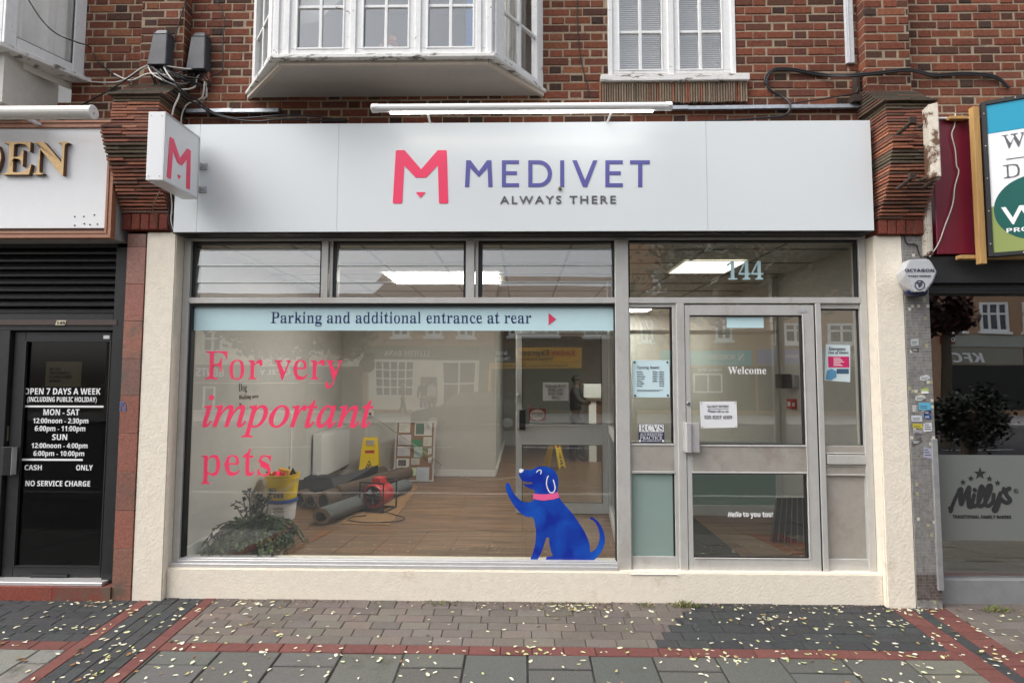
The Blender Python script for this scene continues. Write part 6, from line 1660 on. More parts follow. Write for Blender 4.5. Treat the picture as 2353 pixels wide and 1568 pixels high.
for x, y in ((1610.5, 925), (1688.5, 924.5), (1613, 980), (1690, 979)): c = at(x, y, YN_); g = MB(); g.lathe([(.006, 0), (.005, -.004)], (c.x, YN_ - .002, c.z), 8, axis='y'); g.build('pin', M['grey_plastic'], dn)
po = thing('emergency_poster', 'pale emergency out of hours poster with a magenta block on the right side light', 'poster', tuple(at(1924, 877, YS_ + .03)))
YQ_ = YS_ + .030
P = [at(1896.5, 791, YQ_), at(1952.5, 792.5, YQ_), at(1952.5, 877.5, YQ_), at(1893.5, 873, YQ_)]
g = MB(); g.prism([(p.x, p.z) for p in P], YQ_ - .002, YQ_); g.build('sheet', mat('pale_sheet', (.58, .68, .70), .6), po)
g = MB(); ptext(g, 'Emergency', 'italic', 1903, 1942, 797, 804, YQ_ - .0035); ptext(g, 'Out of Hours', 'italic', 1903, 1949, 806, 812, YQ_ - .0035); g.build('lettering', M['greyv'], po)
g = MB(); qq = rc(1902, 818.5, 1950, 843.5, YQ_); g.box(qq[0], qq[1], YQ_ - .0035, YQ_ - .0022, qq[2], qq[3]); g.build('magenta_block', mat('magenta_print', (.58, .02, .13), .5), po)
g = MB()
for k in range(5): qq = rc(1914, 822 + k * 4, 1930 + (k % 3) * 4, 823.5 + k * 4, YQ_); g.box(qq[0], qq[1], YQ_ - .0045, YQ_ - .0036, qq[2], qq[3])
g.build('block_lettering', M['white'], po)
g = MB(); c = at(1907, 860, YQ_); pts_ = [at(1897, 862, YQ_), at(1900, 850, YQ_), at(1910, 846.5, YQ_), at(1920, 852, YQ_), at(1921, 866, YQ_), at(1908, 873, YQ_), at(1896, 871, YQ_)]; g.prism([(p.x, p.z) for p in pts_], YQ_ - .0035, YQ_ - .0022); qq = rc(1921, 847, 1949, 858, YQ_); g.box(qq[0], qq[1], YQ_ - .0036, YQ_ - .0022, qq[2], qq[3], 1); g.build('picture_print', [mat('blue_print', (.10, .28, .45), .5), mat('navy_print', (.05, .10, .17), .5)], po)
# ------------------------------------------------------------ things fixed to the wall
def cable_box(x0, x1, y0, y1, xt0, xt1, Yf, label):
    o = thing('cable_box', label, 'cable box', tuple(at((x0 + x1) / 2, y1, Yf)), 'cable boxes on the brick pier')
    a = rc(x0, y0, x1, y1, Yf - .10); ta, tb = at(xt0, y0, Yf - .10).x, at(xt1, y0, Yf - .10).x
    g = MB()
    g.hexa([(a[0], Yf - .10, a[2]), (a[1], Yf - .10, a[2]), (a[1] + .005, Yf, a[2]), (a[0] - .005, Yf, a[2]), (ta, Yf - .075, a[3] - .05), (tb, Yf - .075, a[3] - .05), (tb + .01, Yf, a[3] - .05), (ta - .01, Yf, a[3] - .05)])
    g.hexa([(ta, Yf - .075, a[3] - .05), (tb, Yf - .075, a[3] - .05), (tb + .01, Yf, a[3] - .05), (ta - .01, Yf, a[3] - .05), (ta + .02, Yf - .05, a[3]), (tb - .02, Yf - .05, a[3]), (tb - .01, Yf, a[3]), (ta + .01, Yf, a[3])])
    g.build('cover', mat('slate_plastic', (.045, .05, .058), .5, var=.25, scale=8) if 'slate_plastic' not in bpy.data.materials else bpy.data.materials['slate_plastic'], o, bevel=.006)
    g = MB()
    for k in range(6):
        x = a[0] + (a[1] - a[0]) * (.1 + .16 * k); g.tube([(x, Yf - .05, a[2] + .02), (x + rnd.uniform(-.02, .02), Yf - .06, a[2] - .03), (x + rnd.uniform(-.04, .04), Yf - .03, a[2] - .09), (x + rnd.uniform(-.09, .09), Yf - .015, a[2] - .14)], .006, 6)
    g.build('cable_tail', M['cable'], o)
cable_box(338, 382, 60, 148, 347, 380, YP, 'slate grey cable box on the face of the left brick pier')
cable_box(428, 471, 66, 158, 435, 468, YB, 'slate grey cable box on the wall right of the left brick pier')
jb = thing('junction_box', 'little brown junction box under the right cable box', 'junction box', tuple(at(471, 185, YB)))
q = rc(463, 165.5, 480, 186, YB - .04); g = MB(); g.box(q[0], q[1], YB - .045, YB, q[2], q[3]); g.build('box', mat('terracotta_plastic', (.33, .13, .085), .6, var=.1), jb, bevel=.004)
g = MB(); m_ = (q[0] + q[1]) / 2; g.tube([(m_, YB - .02, q[2]), (m_ + .005, YB - .02, q[2] - .05), (m_ + .003, YB - .015, q[2] - .12), (m_ - .03, YB - .015, q[2] - .15)], .008, 6); g.build('lead', M['cable_w'], jb)

def cable(P, Y, r, m, label, name='cable', sm=6, grp=None, wob=0):
    if not isinstance(Y, list): Y = [Y] * len(P)
    pts = [tuple(at(x, y, yy)) for (x, y), yy in zip(P, Y)]
    N = len(pts); out = []
    for i in range(N - 1):
        p0, p1, p2, p3 = [Vector(pts[max(0, min(N - 1, i + k))]) for k in (-1, 0, 1, 2)]
        for k in range(sm):
            t = k / sm; out.append(.5 * (2 * p1 + (p2 - p0) * t + (2 * p0 - 5 * p1 + 4 * p2 - p3) * t * t + (-p0 + 3 * p1 - 3 * p2 + p3) * t ** 3))
    out.append(Vector(pts[-1]))
    g = MB(); g.tube(out, r, 6)
    o = g.build(name, m, None, smooth=True); tag(o, label, 'cable', grp); return o
Yc = YB - .02
cable([(62, -5), (95, 45), (130, 78), (178, 98), (205, 108), (225, 140), (262, 172), (300, 190)], [-.45, -.42, -.38, -.3, Yc, Yc, Yc, -.05], .0055, M['cable'], 'thin black cable sagging across the left bay window to the pier')
cable([(428, -5), (415, 40), (405, 75), (395, 120), (390, 160)], YP - .012, .005, M['cable'], 'thin dark cable running down the left brick pier between the boxes')
cable([(494, -5), (515, 40), (512, 90), (512, 150), (508, 165), (480, 178)], Yc, .005, M['cable'], 'thin black cable dropping down the brick wall left of the white bay')
cable([(1325, -5), (1327, 80), (1337, 150), (1350, 200), (1352, 225)], Yc + .01, .004, M['cable'], 'hair thin dark cable on the brick between bay and casement')
cable([(170, 250), (200, 235), (250, 208), (295, 180), (330, 155)], [Yc, Yc, -.02, -.10, -.02], .006, M['cable'], 'dark cable slanting up over the left corbel from the restaurant sign')
cable([(195, 187), (240, 190), (280, 186), (320, 160), (340, 150)], [Yc, Yc, -.03, -.06, -.02], .006, M['cable_w'], 'dirty white cable looping left of the cable boxes')
cable([(262, 170), (300, 185), (340, 170), (375, 172), (400, 175), (430, 172)], [-.0, -.08, -.08, -.06, .02, .1], .0065, M['cable_w'], 'pale cable slung below the two cable boxes')
cable([(340, 152), (350, 170), (375, 185), (400, 195), (420, 206), (447, 200), (452, 180), (458, 172)], [-.02, -.08, -.09, -.06, .0, .08, .1, .1], .0065, M['cable_w'], 'white cable bent under the boxes to the junction box')
cable([(375, 150), (385, 170), (405, 195), (413, 215), (400, 245), (395, 265)], [-.02, -.06, -.08, -.05, -.1, -.12], .007, M['cable_w'], 'white cable hanging behind the projecting sign')
cable([(470, 187), (466, 220), (455, 230), (430, 240), (418, 262), (416, 284)], [.1, .11, .11, .1, .05, 0], .006, M['cable_w'], 'pale cable curling down to the left end of the white fascia')
for i, (dx, dy, lb) in enumerate(((0, 0, 'thick black cable bundle draped from the boxes along the fascia top'), (3, 9, 'second black cable running below the thick bundle along the fascia top'))):
    cable([(345 + dx, 152), (372, 172 + dy), (402, 190 + dy), (425, 215 + dy), (455, 232 + dy), (490, 258 + dy * .4), (535, 271 + dy * .3), (590, 270 + dy), (650, 265 + dy), (720, 268 + dy), (800, 278)], [-.03, -.09, -.10, -.04, .06, .10, .11, .11, .11, .11, .1], .008, M['cable'], lb)
tg = MB()                                       # the knot of thin wires under the boxes
for k in range(16):
    a = at(rnd.uniform(338, 380), rnd.uniform(150, 160), -.03); b = at(rnd.uniform(395, 470), rnd.uniform(158, 200), .09)
    c1 = a.lerp(b, .35) + Vector((rnd.uniform(-.08, .08), rnd.uniform(-.08, .02), rnd.uniform(-.12, .0))); c2 = a.lerp(b, .7) + Vector((rnd.uniform(-.08, .08), rnd.uniform(-.06, .0), rnd.uniform(-.12, .02)))
    pts = [((1 - t) ** 3 * a + 3 * t * (1 - t) ** 2 * c1 + 3 * t * t * (1 - t) * c2 + t ** 3 * b) for t in [j / 10 for j in range(11)]]
    tg.tube(pts, rnd.choice((.004, .005, .006)), 5, 0 if k % 4 else 1)
stuff(tag(tg.build('wire_tangle', [M['cable'], M['cable_w']]), 'tangle of thin wires between the two cable boxes', 'wires'))
for i, (P, lb) in enumerate(((((383, 438), (388, 470), (386, 500), (395, 530), (410, 540)), 'dark wire hanging below the projecting sign beside the corbel'), (((392, 440), (395, 475), (393, 505), (398, 528)), 'pale wire hanging below the projecting sign beside the corbel'), (((367, 440), (355, 465), (352, 490), (362, 520)), 'thin brown wire over the lower tiles of the left corbel'))):
    cable(P, [-.05, -.04, -.04, -.03, -.02][:len(P)] if i < 2 else [-.22, -.2, -.12, -.06], .005, M['cable'] if i == 0 else M['cable_w'] if i == 1 else mat('brown_wire', (.16, .10, .06), .6), lb)
for dx, lb in ((0, 'upper thick black cable arching from the casement sill across the right brick pier'), (4, 'lower thick black cable beside it across the right brick pier')):
    cable([(1760 + dx, 195), (1757 + dx, 178 + dx), (1775, 160 + dx), (1800, 157 + dx), (1830, 160 + dx), (1895, 171 + dx), (1965, 171 + dx), (2035, 164 + dx), (2090, 159 + dx), (2145, 171 + dx), (2200, 168 + dx), (2260, 170 + dx), (2295, 180 + dx), (2318, 203)], [Yc, Yc, Yc, Yc, Yc, Yc, YP - .03, YP - .03, YP - .03, Yc, Yc, Yc, Yc, Yc], .0095, M['cable'], lb)
cable([(1760, 192), (1770, 208), (1795, 222), (1814, 237), (1811, 258), (1790, 268), (1740, 272), (1690, 276), (1620, 279), (1590, 281)], [Yc, Yc, Yc, .08, .07, .07, .08, .08, .08, .06], .0095, M['cable'], 'thick black cable looping down over the lead flashing to the fascia')
cable([(1818, 238), (1860, 232), (1905, 225), (1960, 215), (1970, 205), (1970, 170)], [.07, .08, .09, .09, .09, Yc], .006, M['cable'], 'dark cable running along the flashing to the iron stub')
ir = thing('iron_stub', 'small rusty iron stub beside the right corbel', 'bracket', tuple(at(1968, 235, .1)))
q = rc(1965, 167, 1973, 238, .11); g = MB(); g.box(q[0], q[1], .09, YB, q[2], q[3]); g.box(q[0] - .05, q[1], .06, YB, q[2], q[2] + .05); g.build('bar', M['rust'], ir)
cd_ = thing('conduit', 'white vertical cable trunking on the brick by the right pier', 'conduit', tuple(at(1952, 144, YB)))
q = rc(1943, -40, 1960.5, 144, YB - .03); g = MB(); g.box(q[0], q[1], YB - .028, YB, q[2], ZT); g.box(q[0] + .018, q[0] + .026, YB - .031, YB - .027, q[2], ZT, 1); g.build('trunking', [mat('trunking_paint', (.60, .61, .63), .5, var=.15, scale=12), M['grey_plastic']], cd_, bevel=.002)
cable([(2194, 262), (2192, 290), (2186, 310), (2194, 345), (2197, 380), (2202, 395), (2193, 430), (2188, 470), (2170, 520), (2155, 560), (2135, 590)], [-.0, -.045, -.045, -.045, -.045, -.045, -.045, -.045, -.045, -.045, -.04], .0045, M['cable_w'], 'thin white wire wandering down the burgundy fascia')
cable([(2080, 520), (2078, 545), (2085, 560), (2104, 562), (2110, 580), (2116, 592)], [-.045, -.01, -.01, -.01, -.01, -.02], .005, M['cable'], 'short black wire curling above the alarm box')

# nails and studs in the brick
# ---- alarm box
ab = thing('alarm_box', 'grey hexagonal burglar alarm box with a blue lens beneath', 'alarm', tuple(at(2105, 690, -.1)))
B7 = lambda x, y: (1999 + x / 3.709, 538.2 + y / 3.709)
def ring(P, Y): return [at(*B7(*p), Y) for p in P]
OUT = [(262, 232), (330, 212), (488, 208), (522, 238), (566, 322), (530, 408), (465, 497), (290, 500), (235, 420), (212, 350)]
fr_ = ring([(330, 226), (350, 214), (488, 212), (518, 240), (562, 322), (528, 405), (462, 492), (372, 492), (305, 345), (300, 290)], -.155)
bk_ = ring([(275, 235), (340, 215), (490, 208), (525, 240), (568, 322), (533, 410), (468, 500), (300, 502), (235, 415), (222, 345)], .0)
n = 10; g = MB(); g.add(list(fr_) + list(bk_), [list(range(n))[::-1], list(range(n, 2 * n))] + [(i, (i + 1) % n, (i + 1) % n + n, i + n) for i in range(n)]); g.build('cover', mat('alarm_cover', (.50, .51, .53), .4, var=.04), ab, recalc=True, bevel=.006, seg=2)
c = at(*B7(385, 505), -.075); g = MB(); vs = []
g.lathe([(.055, -.012), (.075, .01), (.078, .03), (.07, .035)], (c.x, c.y, c.z - .012), 20); g.build('lens', mat('blue_lens', (.008, .012, .05), .15), ab, smooth=True)
YA = -.158
g = MB()
def btxt(t_, st, x0, x1, y0, y1, **k): a, b = B7(x0, y0), B7(x1, y1); ptext(g, t_, st, a[0], b[0], a[1], b[1], YA, **k)
btxt('OCTAGON', 'bold', 295, 545, 294, 319); btxt('01923 525045', 'bold', 325, 515, 348, 360)
oc = [(422 + 46 * math.cos(a), 432 + 44 * math.sin(a)) for a in [math.pi / 8 + k * math.pi / 4 for k in range(8)]]; oi = [(422 + 39 * math.cos(a), 432 + 37 * math.sin(a)) for a in [math.pi / 8 + k * math.pi / 4 for k in range(8)]]
o2, i2 = ring(oc, YA), ring(oi, YA)
for k in range(8): g.prism([(p.x, p.z) for p in (o2[k], o2[(k + 1) % 8], i2[(k + 1) % 8], i2[k])], YA - .001, YA + .001)
for r in (14, 24, 34):
    P = ring([(408 + r * math.cos(a), 416 + r * math.sin(a)) for a in [R_(-25 + 10 * k) for k in range(12)]], YA); Q = ring([(408 + (r - 6) * math.cos(a), 416 + (r - 6) * math.sin(a)) for a in [R_(-25 + 10 * k) for k in range(12)]], YA)
    for k in range(11): g.prism([(p.x, p.z) for p in (P[k], P[k + 1], Q[k + 1], Q[k])], YA - .001, YA + .001)
P = ring([(405 + 8 * math.cos(a), 414 + 8 * math.sin(a)) for a in [k * .6 for k in range(10)]], YA); g.prism([(p.x, p.z) for p in P], YA - .001, YA + .001)
g.build('lettering', mat('alarm_ink', (.03, .03, .06), .5), ab)
# ---- stickers on the mosaic pilaster
SK = [((345, 888, 412, 948), (.42, .44, .44), 'grey printed sticker highest on the mosaic pilaster'), ((352, 968, 412, 996), (.06, .05, .05), 'small black sticker below the grey one on the mosaic'), ((422, 1196, 510, 1246), (.60, .61, .60), 'torn white sticker at mid height on the mosaic edge'), ((430, 1310, 498, 1356), (.38, .45, .12), 'lime green and white sticker on the mosaic pilaster'), ((383, 1366, 472, 1418), (.60, .61, .58), 'crumpled white sticker above the sky blue one'), ((413, 1434, 515, 1494), (.10, .42, .62), 'sky blue sticker on the mosaic pilaster'), ((460, 1502, 518, 1530), (.012, .03, .10), 'dark navy sticker just below the sky blue one'), ((458, 1535, 518, 1568), (.012, .06, .25), 'royal blue sticker below the navy one')]
SK8 = [((297, 98, 373, 142), (.55, .57, .60), 'white rounded sticker left of the royal blue one'), ((306, 158, 376, 188), (.55, .47, .03), 'yellow sticker with a round emblem on the mosaic'), ((384, 152, 444, 214), (.58, .59, .61), 'pale square sticker right of the yellow one'), ((312, 202, 372, 245), (.36, .34, .32), 'half grey half black sticker below the yellow one'), ((303, 270, 370, 305), (.10, .095, .085), 'dark tilted sticker low on the mosaic pilaster'), ((385, 330, 440, 404), (.36, .37, .47), 'lilac grey square sticker lowest on the mosaic pilaster'), ((298, 20, 345, 80), (.28, .27, .24), 'faded transparent sticker left of the sky blue one')]
for k, (bx4, c, lb) in enumerate([((*B7(*b[:2]), *B7(*b[2:])), c, l) for b, c, l in SK] + [((*B8(*b[:2]), *B8(*b[2:])), c, l) for b, c, l in SK8]):
    q = rc(*bx4, -.003); o = thing('sticker', lb, 'sticker', ((q[0] + q[1]) / 2, -.003, q[2]), 'stickers on the mosaic pilaster')
    tl = rnd.uniform(-.006, .006) if 'tilted' not in lb else .02
    g = MB(); P = [(q[0], q[2] - tl), (q[1], q[2] + tl), (q[1], q[3] + tl), (q[0], q[3] - tl)]
    if 'torn' in lb or 'crumpled' in lb:
        P = [(q[0], q[2] + .006), (q[0] + .03, q[2]), (q[1] - .02, q[2] + .008), (q[1], q[2] + .02), (q[1] - .006, q[3] - .008), (q[1] - .03, q[3]), (q[0] + .03, q[3] - .006), (q[0] + .004, q[3] - .012)]
    g.prism(P, -.0032, -.0018); g.build('backing', mat('sticker_print', c, .5, var=.12, scale=40), o)
    g = MB(); w2 = q[1] - q[0]; h2 = q[3] - q[2]
    dkk = sum(c) > .9
    for j in range(2 if h2 < .06 else 3):
        zz = q[2] + h2 * (.25 + .25 * j); g.box(q[0] + w2 * .12, q[0] + w2 * rnd.uniform(.55, .9), -.0038, -.0033, zz, zz + h2 * .10)
    if 'half' in lb: g.box(q[0] + .003, q[1] - .003, -.0042, -.0034, q[2] + .004, q[2] + h2 * .45)
    if 'lime' in lb: g.box(q[0] + w2 * .05, q[1] - w2 * .05, -.0042, -.0034, q[2] + h2 * .04, q[2] + h2 * .4)
    g.build('print', M['greyv'] if dkk and 'lime' not in lb else M['paper'], o)
sk2 = thing('sticker', 'scratched blue sticker remnant on the red granite pilaster', 'sticker', tuple(at(282, 935, -.01)))
q = rc(275, 921, 290, 944, -.009); g = MB()
for i in range(4):
    for j in range(4):
        if rnd.random() < .75: g.box(q[0] + (q[1] - q[0]) * i / 4, q[0] + (q[1] - q[0]) * (i + .8) / 4, -.010, -.0085, q[2] + (q[3] - q[2]) * j / 4, q[2] + (q[3] - q[2]) * (j + rnd.uniform(.5, 1)) / 4)
g.build('remnant', mat('blue_remnant', (.10, .16, .38), .6), sk2)
# drip lead hanging leaf on the fascia
fl_ = tag(MB().lathe([(.004, 0), (.012, .006), (.015, .015), (.010, .026), (.003, .03)], (at(1286, 434, YFA - .01).x, YFA - .008, at(1286, 438, YFA).z), 8).build('dead_leaf', mat('dead_leaf', (.20, .17, .09), .8)), 'small dead leaf stuck to the fascia under the lettering', 'leaf')

# ---- fallen leaves and weeds
LC = [(.66, .63, .46), (.60, .58, .40), (.66, .66, .52), (.72, .70, .56), (.56, .56, .32), (.46, .48, .20), (.66, .61, .40)]
leaf_mats = []
protos = []
for k in range(14):
    me_ = MB(); n = 10; ln = 1.0; wd2 = rnd.uniform(.36, .55); bend = rnd.choice((.05, .2, .5, .9, -.2))
    rim = [(.5 * ln * math.cos(2 * math.pi * i / n), wd2 * .5 * math.sin(2 * math.pi * i / n) * (1 - .25 * math.cos(2 * math.pi * i / n))) for i in range(n)]
    vs = [(x, y, .10 + bend * (x * x) + rnd.uniform(0, .05) + .25 * abs(y) * rnd.random()) for x, y in rim] + [(0, 0, .06)]
    me_.add(vs, [(i, (i + 1) % n, n) for i in range(n)])
    c = vary(LC[k % len(LC)], .1)
    if k == 11: c = (.42, .36, .16)
    if k == 12: c = (.30, .14, .05)
    if k == 13: c = (.24, .18, .08)
    o = me_.build('fallen_leaf', mat('leaf_skin', c, .6, var=.12, scale=30)); protos.append(o)
spots = []
def dens(x, y):                                 # where leaves gather
    d = .45
    if y > -.10: d += .2
    if -.75 < y < -.6: d += .55
    if x < -1.6: d += .3
    if xr1b < x < xr2a: d += .55
    if x > .9 and y > -.75: d += .35
    if x > 2.2: d += .3
    if -1.4 < x < .6 and y > -.55: d -= .25
    return d
while len(spots) < 1000:
    y = -1.75 * rnd.random() - .02; x = rnd.uniform(-4.6, 4.6)
    if abs(x) > 2.6 + (4.44 + y) * .25: continue
    if rnd.random() < dens(x, y) / 1.5: spots.append((x, y))
for cx_, cy_, n in ((-3.3, -.06, 22), (-2.1, -.05, 14), (.35, -.04, 40), (1.8, -.18, 30), (-3.9, -.55, 16), (2.9, -.05, 20), (.1, -.66, 14), (1.25, -.7, 18)):
    for k in range(n): spots.append((cx_ + rnd.gauss(0, .12), min(-.015, cy_ + rnd.gauss(0, .035))))
spots.sort(key=lambda p: p[1])
def leaf_tf(x, y): return (x, y, gz(y) + .006), (rnd.uniform(-.12, .12), rnd.uniform(-.12, .12), rnd.uniform(0, 6.28)), rnd.choice((.022, .026, .029, .032, .036, .042))
vis = [p for p in spots if abs(p[0]) < .9 * (4.44 + p[1]) and p[1] > -1.42]
hero, rest = vis[:295], vis[295:] + [p for p in spots if p not in set(vis)]
def where(x, y):
    if y < -.70: a = 'grey paving slabs'
    elif y < -.60: a = 'red edging bricks'
    else: a = 'block paving by the shops'
    b = 'at the left' if x < -1.3 else 'at the right' if x > 1.3 else 'in the middle'
    return 'small cream yellow fallen leaf on the %s %s' % (a, b)
first = True
for i, (x, y) in enumerate(hero):
    pr_ = protos[i % 14] if rnd.random() < .9 else rnd.choice(protos[:5])
    o = pr_.copy(); COL.objects.link(o)
    o.location, o.rotation_euler, s_ = leaf_tf(x, y); o.scale = (s_, s_, s_)
    tag(o, where(x, y), 'leaf', 'fallen leaves')
for p in protos: bpy.data.objects.remove(p)
g = MB()
for x, y in rest:
    l_, r, s_ = leaf_tf(x, y); n = 8; R3 = Matrix.Rotation(r[2], 3, 'Z'); wd2 = rnd.uniform(.36, .6)
    vs = []
    for k in range(n):
        a = 2 * math.pi * k / n; v = R3 @ Vector((.5 * math.cos(a), wd2 * .5 * math.sin(a), .08 + rnd.uniform(0, .12))) * s_; vs.append((l_[0] + v.x, l_[1] + v.y, l_[2] + v.z))
    c = vary(rnd.choice(LC), .15)
    if rnd.random() < .1: c = vary((.28, .19, .08), .3)
    if rnd.random() < .08: c = vary((.10, .07, .04), .3)
    g.add(vs, [list(range(n))], 0, c)
stuff(tag(g.build('leaf_litter', mat('litter', attr=True, rough=.7)), 'scatter of small pale leaves over the far paving', 'leaf litter'))
g = MB()                                        # crumbs of dirt along the foot of the wall
for k in range(900):
    x = rnd.uniform(-4.4, 4.4); y = -abs(rnd.gauss(0, .02)) + (.03 if xpL1 < x < xpR0 else -.012); s_ = rnd.uniform(.003, .012)
    if rnd.random() < .5: x = rnd.choice((-1.9, -.6, .1, .4, .5, 1.4, 2.3)) + rnd.gauss(0, .25)
    c = vary(rnd.choice([(.12, .09, .06), (.20, .16, .10), (.06, .05, .04), (.36, .30, .2)]), .3)
    a = rnd.uniform(0, 3); vs = [(x + s_ * math.cos(a + t) * rnd.uniform(.6, 1.4), y + s_ * math.sin(a + t) * .8, gz(y) + .005 + rnd.uniform(0, s_)) for t in (0, 1.6, 3.1, 4.7)]
    g.add(vs, [(0, 1, 2, 3)], 0, c)
stuff(tag(g.build('wall_foot_debris', bpy.data.materials['litter']), 'crumbs of dirt and leaf along the foot of the shops', 'debris'))
g = MB()
for cx_, n, w3 in ((gx(1566, 1380).x, 160, .11), (gx(2255, 1385).x, 110, .10), (gx(1475, 1382).x, 30, .08), (gx(1010, 1376).x, 30, .1)):
    for k in range(n):
        x = cx_ + rnd.gauss(0, w3 * .55); y = rnd.uniform(-.035, .02) - (0 if cx_ < 2 else .02); h = rnd.uniform(.02, .055) * (1.15 - abs(x - cx_) / w3 * .4); a = rnd.uniform(0, 6.28); lean = rnd.uniform(.2, .9) * h
        g.add([(x - .002, y, gz(y)), (x + .002, y, gz(y)), (x + lean * .5 * math.cos(a), y - abs(lean * .4 * math.sin(a)), gz(y) + h * .7), (x + lean * math.cos(a), y - abs(lean * math.sin(a)), gz(y) + h)], [(0, 1, 2), (1, 3, 2)], 0, vary(rnd.choice([(.10, .15, .035), (.16, .19, .05), (.28, .25, .10)]), .25))
stuff(tag(g.build('grass_weeds', bpy.data.materials['litter']), 'tufts of grass growing at the foot of the shop walls', 'grass'))
g = MB()                                        # moss in the slab joints
for k in range(500):
    kx = rnd.randint(-3, 6); x = xs0 + kx * .398 + rnd.gauss(0, .006); y = -rnd.uniform(.75, 1.6); s_ = rnd.uniform(.004, .011); a = rnd.uniform(0, 3)
    g.add([(x + s_ * math.cos(a + t) * .8, y + s_ * math.sin(a + t) * 1.4, gz(y) + rnd.uniform(-.004, .003)) for t in (0, 1.3, 2.6, 4, 5.2)], [(0, 1, 2, 3, 4)], 0, vary((.065, .085, .025), .3))
stuff(tag(g.build('moss', bpy.data.materials['litter']), 'green moss in the joints between the slabs', 'moss'))

# ------------------------------------------------------------ across the road: seen only as reflections in the glass
YV2 = 25.3; YO2 = .31 - YV2                     # facade line of the far side
def orc(a, b, c, d): return rc(a, b, c, d, YV2)
def otext(mb, t_, st, a, b, c, d, dy=.08, **k):
    q = orc(a, c, b, d); text(mb, t_, st, q[0], q[1], q[2], q[3], YO2 + dy, th=.02, back=True, **k)
OB = [('pale rendered building across the road above a grooming shop', 250, 835, (.80, .75, .62), 500, 'building'), ('tan brick building across the road above a bank', 835, 1135, (.42, .26, .14), 470, 'building'), ('dark brick building across the road above a photo shop', 1135, 1445, (.17, .095, .06), 480, 'building'), ('brown brick building across the road above a teal estate agent', 1445, 1738, (.44, .25, .13), 460, 'building'), ('brown brick building across the road above an optician', 1738, 2090, (.42, .25, .14), 480, 'building'), ('dark brick building across the road above a chicken shop', 2090, 2560, (.42, .26, .16), 470, 'building')]
obj_ = []
for lb, a, b, c, top, cat in OB:
    q = orc(a, top, b, 944); o = thing('terrace_building', lb, 'building', ((q[0] + q[1]) / 2, YO2, 0), 'terrace across the road')
    m = mat('far_wall', c, .9, var=.2, scale=1.4)
    g = MB(); g.box(q[0], q[1], YO2 - 7, YO2, -.2, q[3]); g.build('wall', m, o)
    g = MB(); g.hexa([(q[0], YO2 + .3, q[3]), (q[1], YO2 + .3, q[3]), (q[1], YO2 - 7, q[3]), (q[0], YO2 - 7, q[3]), (q[0], YO2 - 3, q[3] + 2.2), (q[1], YO2 - 3, q[3] + 2.2), (q[1], YO2 - 4, q[3] + 2.2), (q[0], YO2 - 4, q[3] + 2.2)]); g.build('roof', mat('far_roof', (.22, .17, .15), .9), o)
    obj_.append(o)
FWH = mat('far_white_frame', (.85, .85, .83), .5); FGL = mat('far_pane', (.06, .065, .075), .15)
def owin(k, a, b, c, d, bars=1):
    q = orc(a, c, b, d); g = MB(); g.frame(q[0], q[1], q[2], q[3], .12, YO2 + .005, YO2 + .1)
    for i in range(bars): x = q[0] + (q[1] - q[0]) * (i + 1) / (bars + 1); g.box(x - .06, x + .06, YO2 + .005, YO2 + .09, q[2], q[3])
    g.box(q[0], q[1], YO2 + .005, YO2 + .085, (q[2] + q[3]) / 2 + .1, (q[2] + q[3]) / 2 + .2); g.box(q[0] - .1, q[1] + .1, YO2, YO2 + .16, q[2] - .12, q[2])
    f = g.build('window', FWH, obj_[k]); g = MB(); g.box(q[0] + .02, q[1] - .02, YO2 + .004, YO2 + .03, q[2], q[3]); g.build('pane', FGL, f)
def opanel(k, name, a, b, c, d, col, dy=.05, rough=.5):
    q = orc(a, c, b, d); g = MB(); g.box(q[0], q[1], YO2 + .001, YO2 + dy, q[2], q[3]); return g.build(name, mat('far_' + name, col, rough), obj_[k])
for w3 in ((300, 330, 760, 810), (430, 447, 758, 810), (466, 512, 758, 808), (700, 745, 758, 808), (466, 512, 600, 660), (700, 745, 600, 660)): owin(0, *w3)
for w3 in ((905, 942, 712, 773), (978, 1016, 712, 773), (1052, 1090, 712, 773), (905, 942, 590, 650), (1052, 1090, 590, 650)): owin(1, *w3)
for w3 in ((1168, 1282, 712, 772, 3), (1340, 1400, 712, 772), (1180, 1270, 590, 650, 2)): owin(2, *w3)
for w3 in ((1470, 1500, 735, 785), (1640, 1680, 728, 782), (1660, 1690, 628, 672), (1500, 1530, 628, 672)): owin(3, *w3)
for w3 in ((1778, 1850, 742, 790, 2), (1900, 1960, 742, 790), (1800, 1842, 635, 665), (1930, 1970, 635, 665)): owin(4, *w3)
for w3 in ((2188, 2212, 696, 762), (2248, 2312, 696, 762, 2), (2345, 2400, 696, 762, 2), (2248, 2312, 580, 640, 2)): owin(5, *w3)
opanel(0, 'fascia', 330, 600, 838, 880, (.085, .095, .11)); opanel(0, 'fascia', 600, 770, 842, 880, (.06, .075, .15)); opanel(0, 'shop_window', 330, 770, 882, 942, (.07, .075, .08), .03, .25); opanel(0, 'door_panel', 770, 832, 842, 942, (.045, .04, .035), .03)
g = MB(); otext(g, 'GENTS GROOMING', 'bold', 330, 516, 846, 866); otext(g, 'CHAEL Y', 'bold', 600, 668, 850, 862)
q = at(655, 852, YV2)
for k in range(16):
    a, b = 2 * math.pi * k / 16, 2 * math.pi * (k + 1) / 16; g.prism([(q.x + r * math.cos(t), q.z + r * math.sin(t)) for r, t in ((.30, a), (.30, b), (.25, b), (.25, a))], YO2 + .06, YO2 + .075)
g.build('lettering', M['white'], obj_[0])
g = MB()
for x in (466, 489): p = orc(x, 890, x + 4, 940); g.box(p[0], p[1], YO2 + .03, YO2 + .08, p[2], p[3])
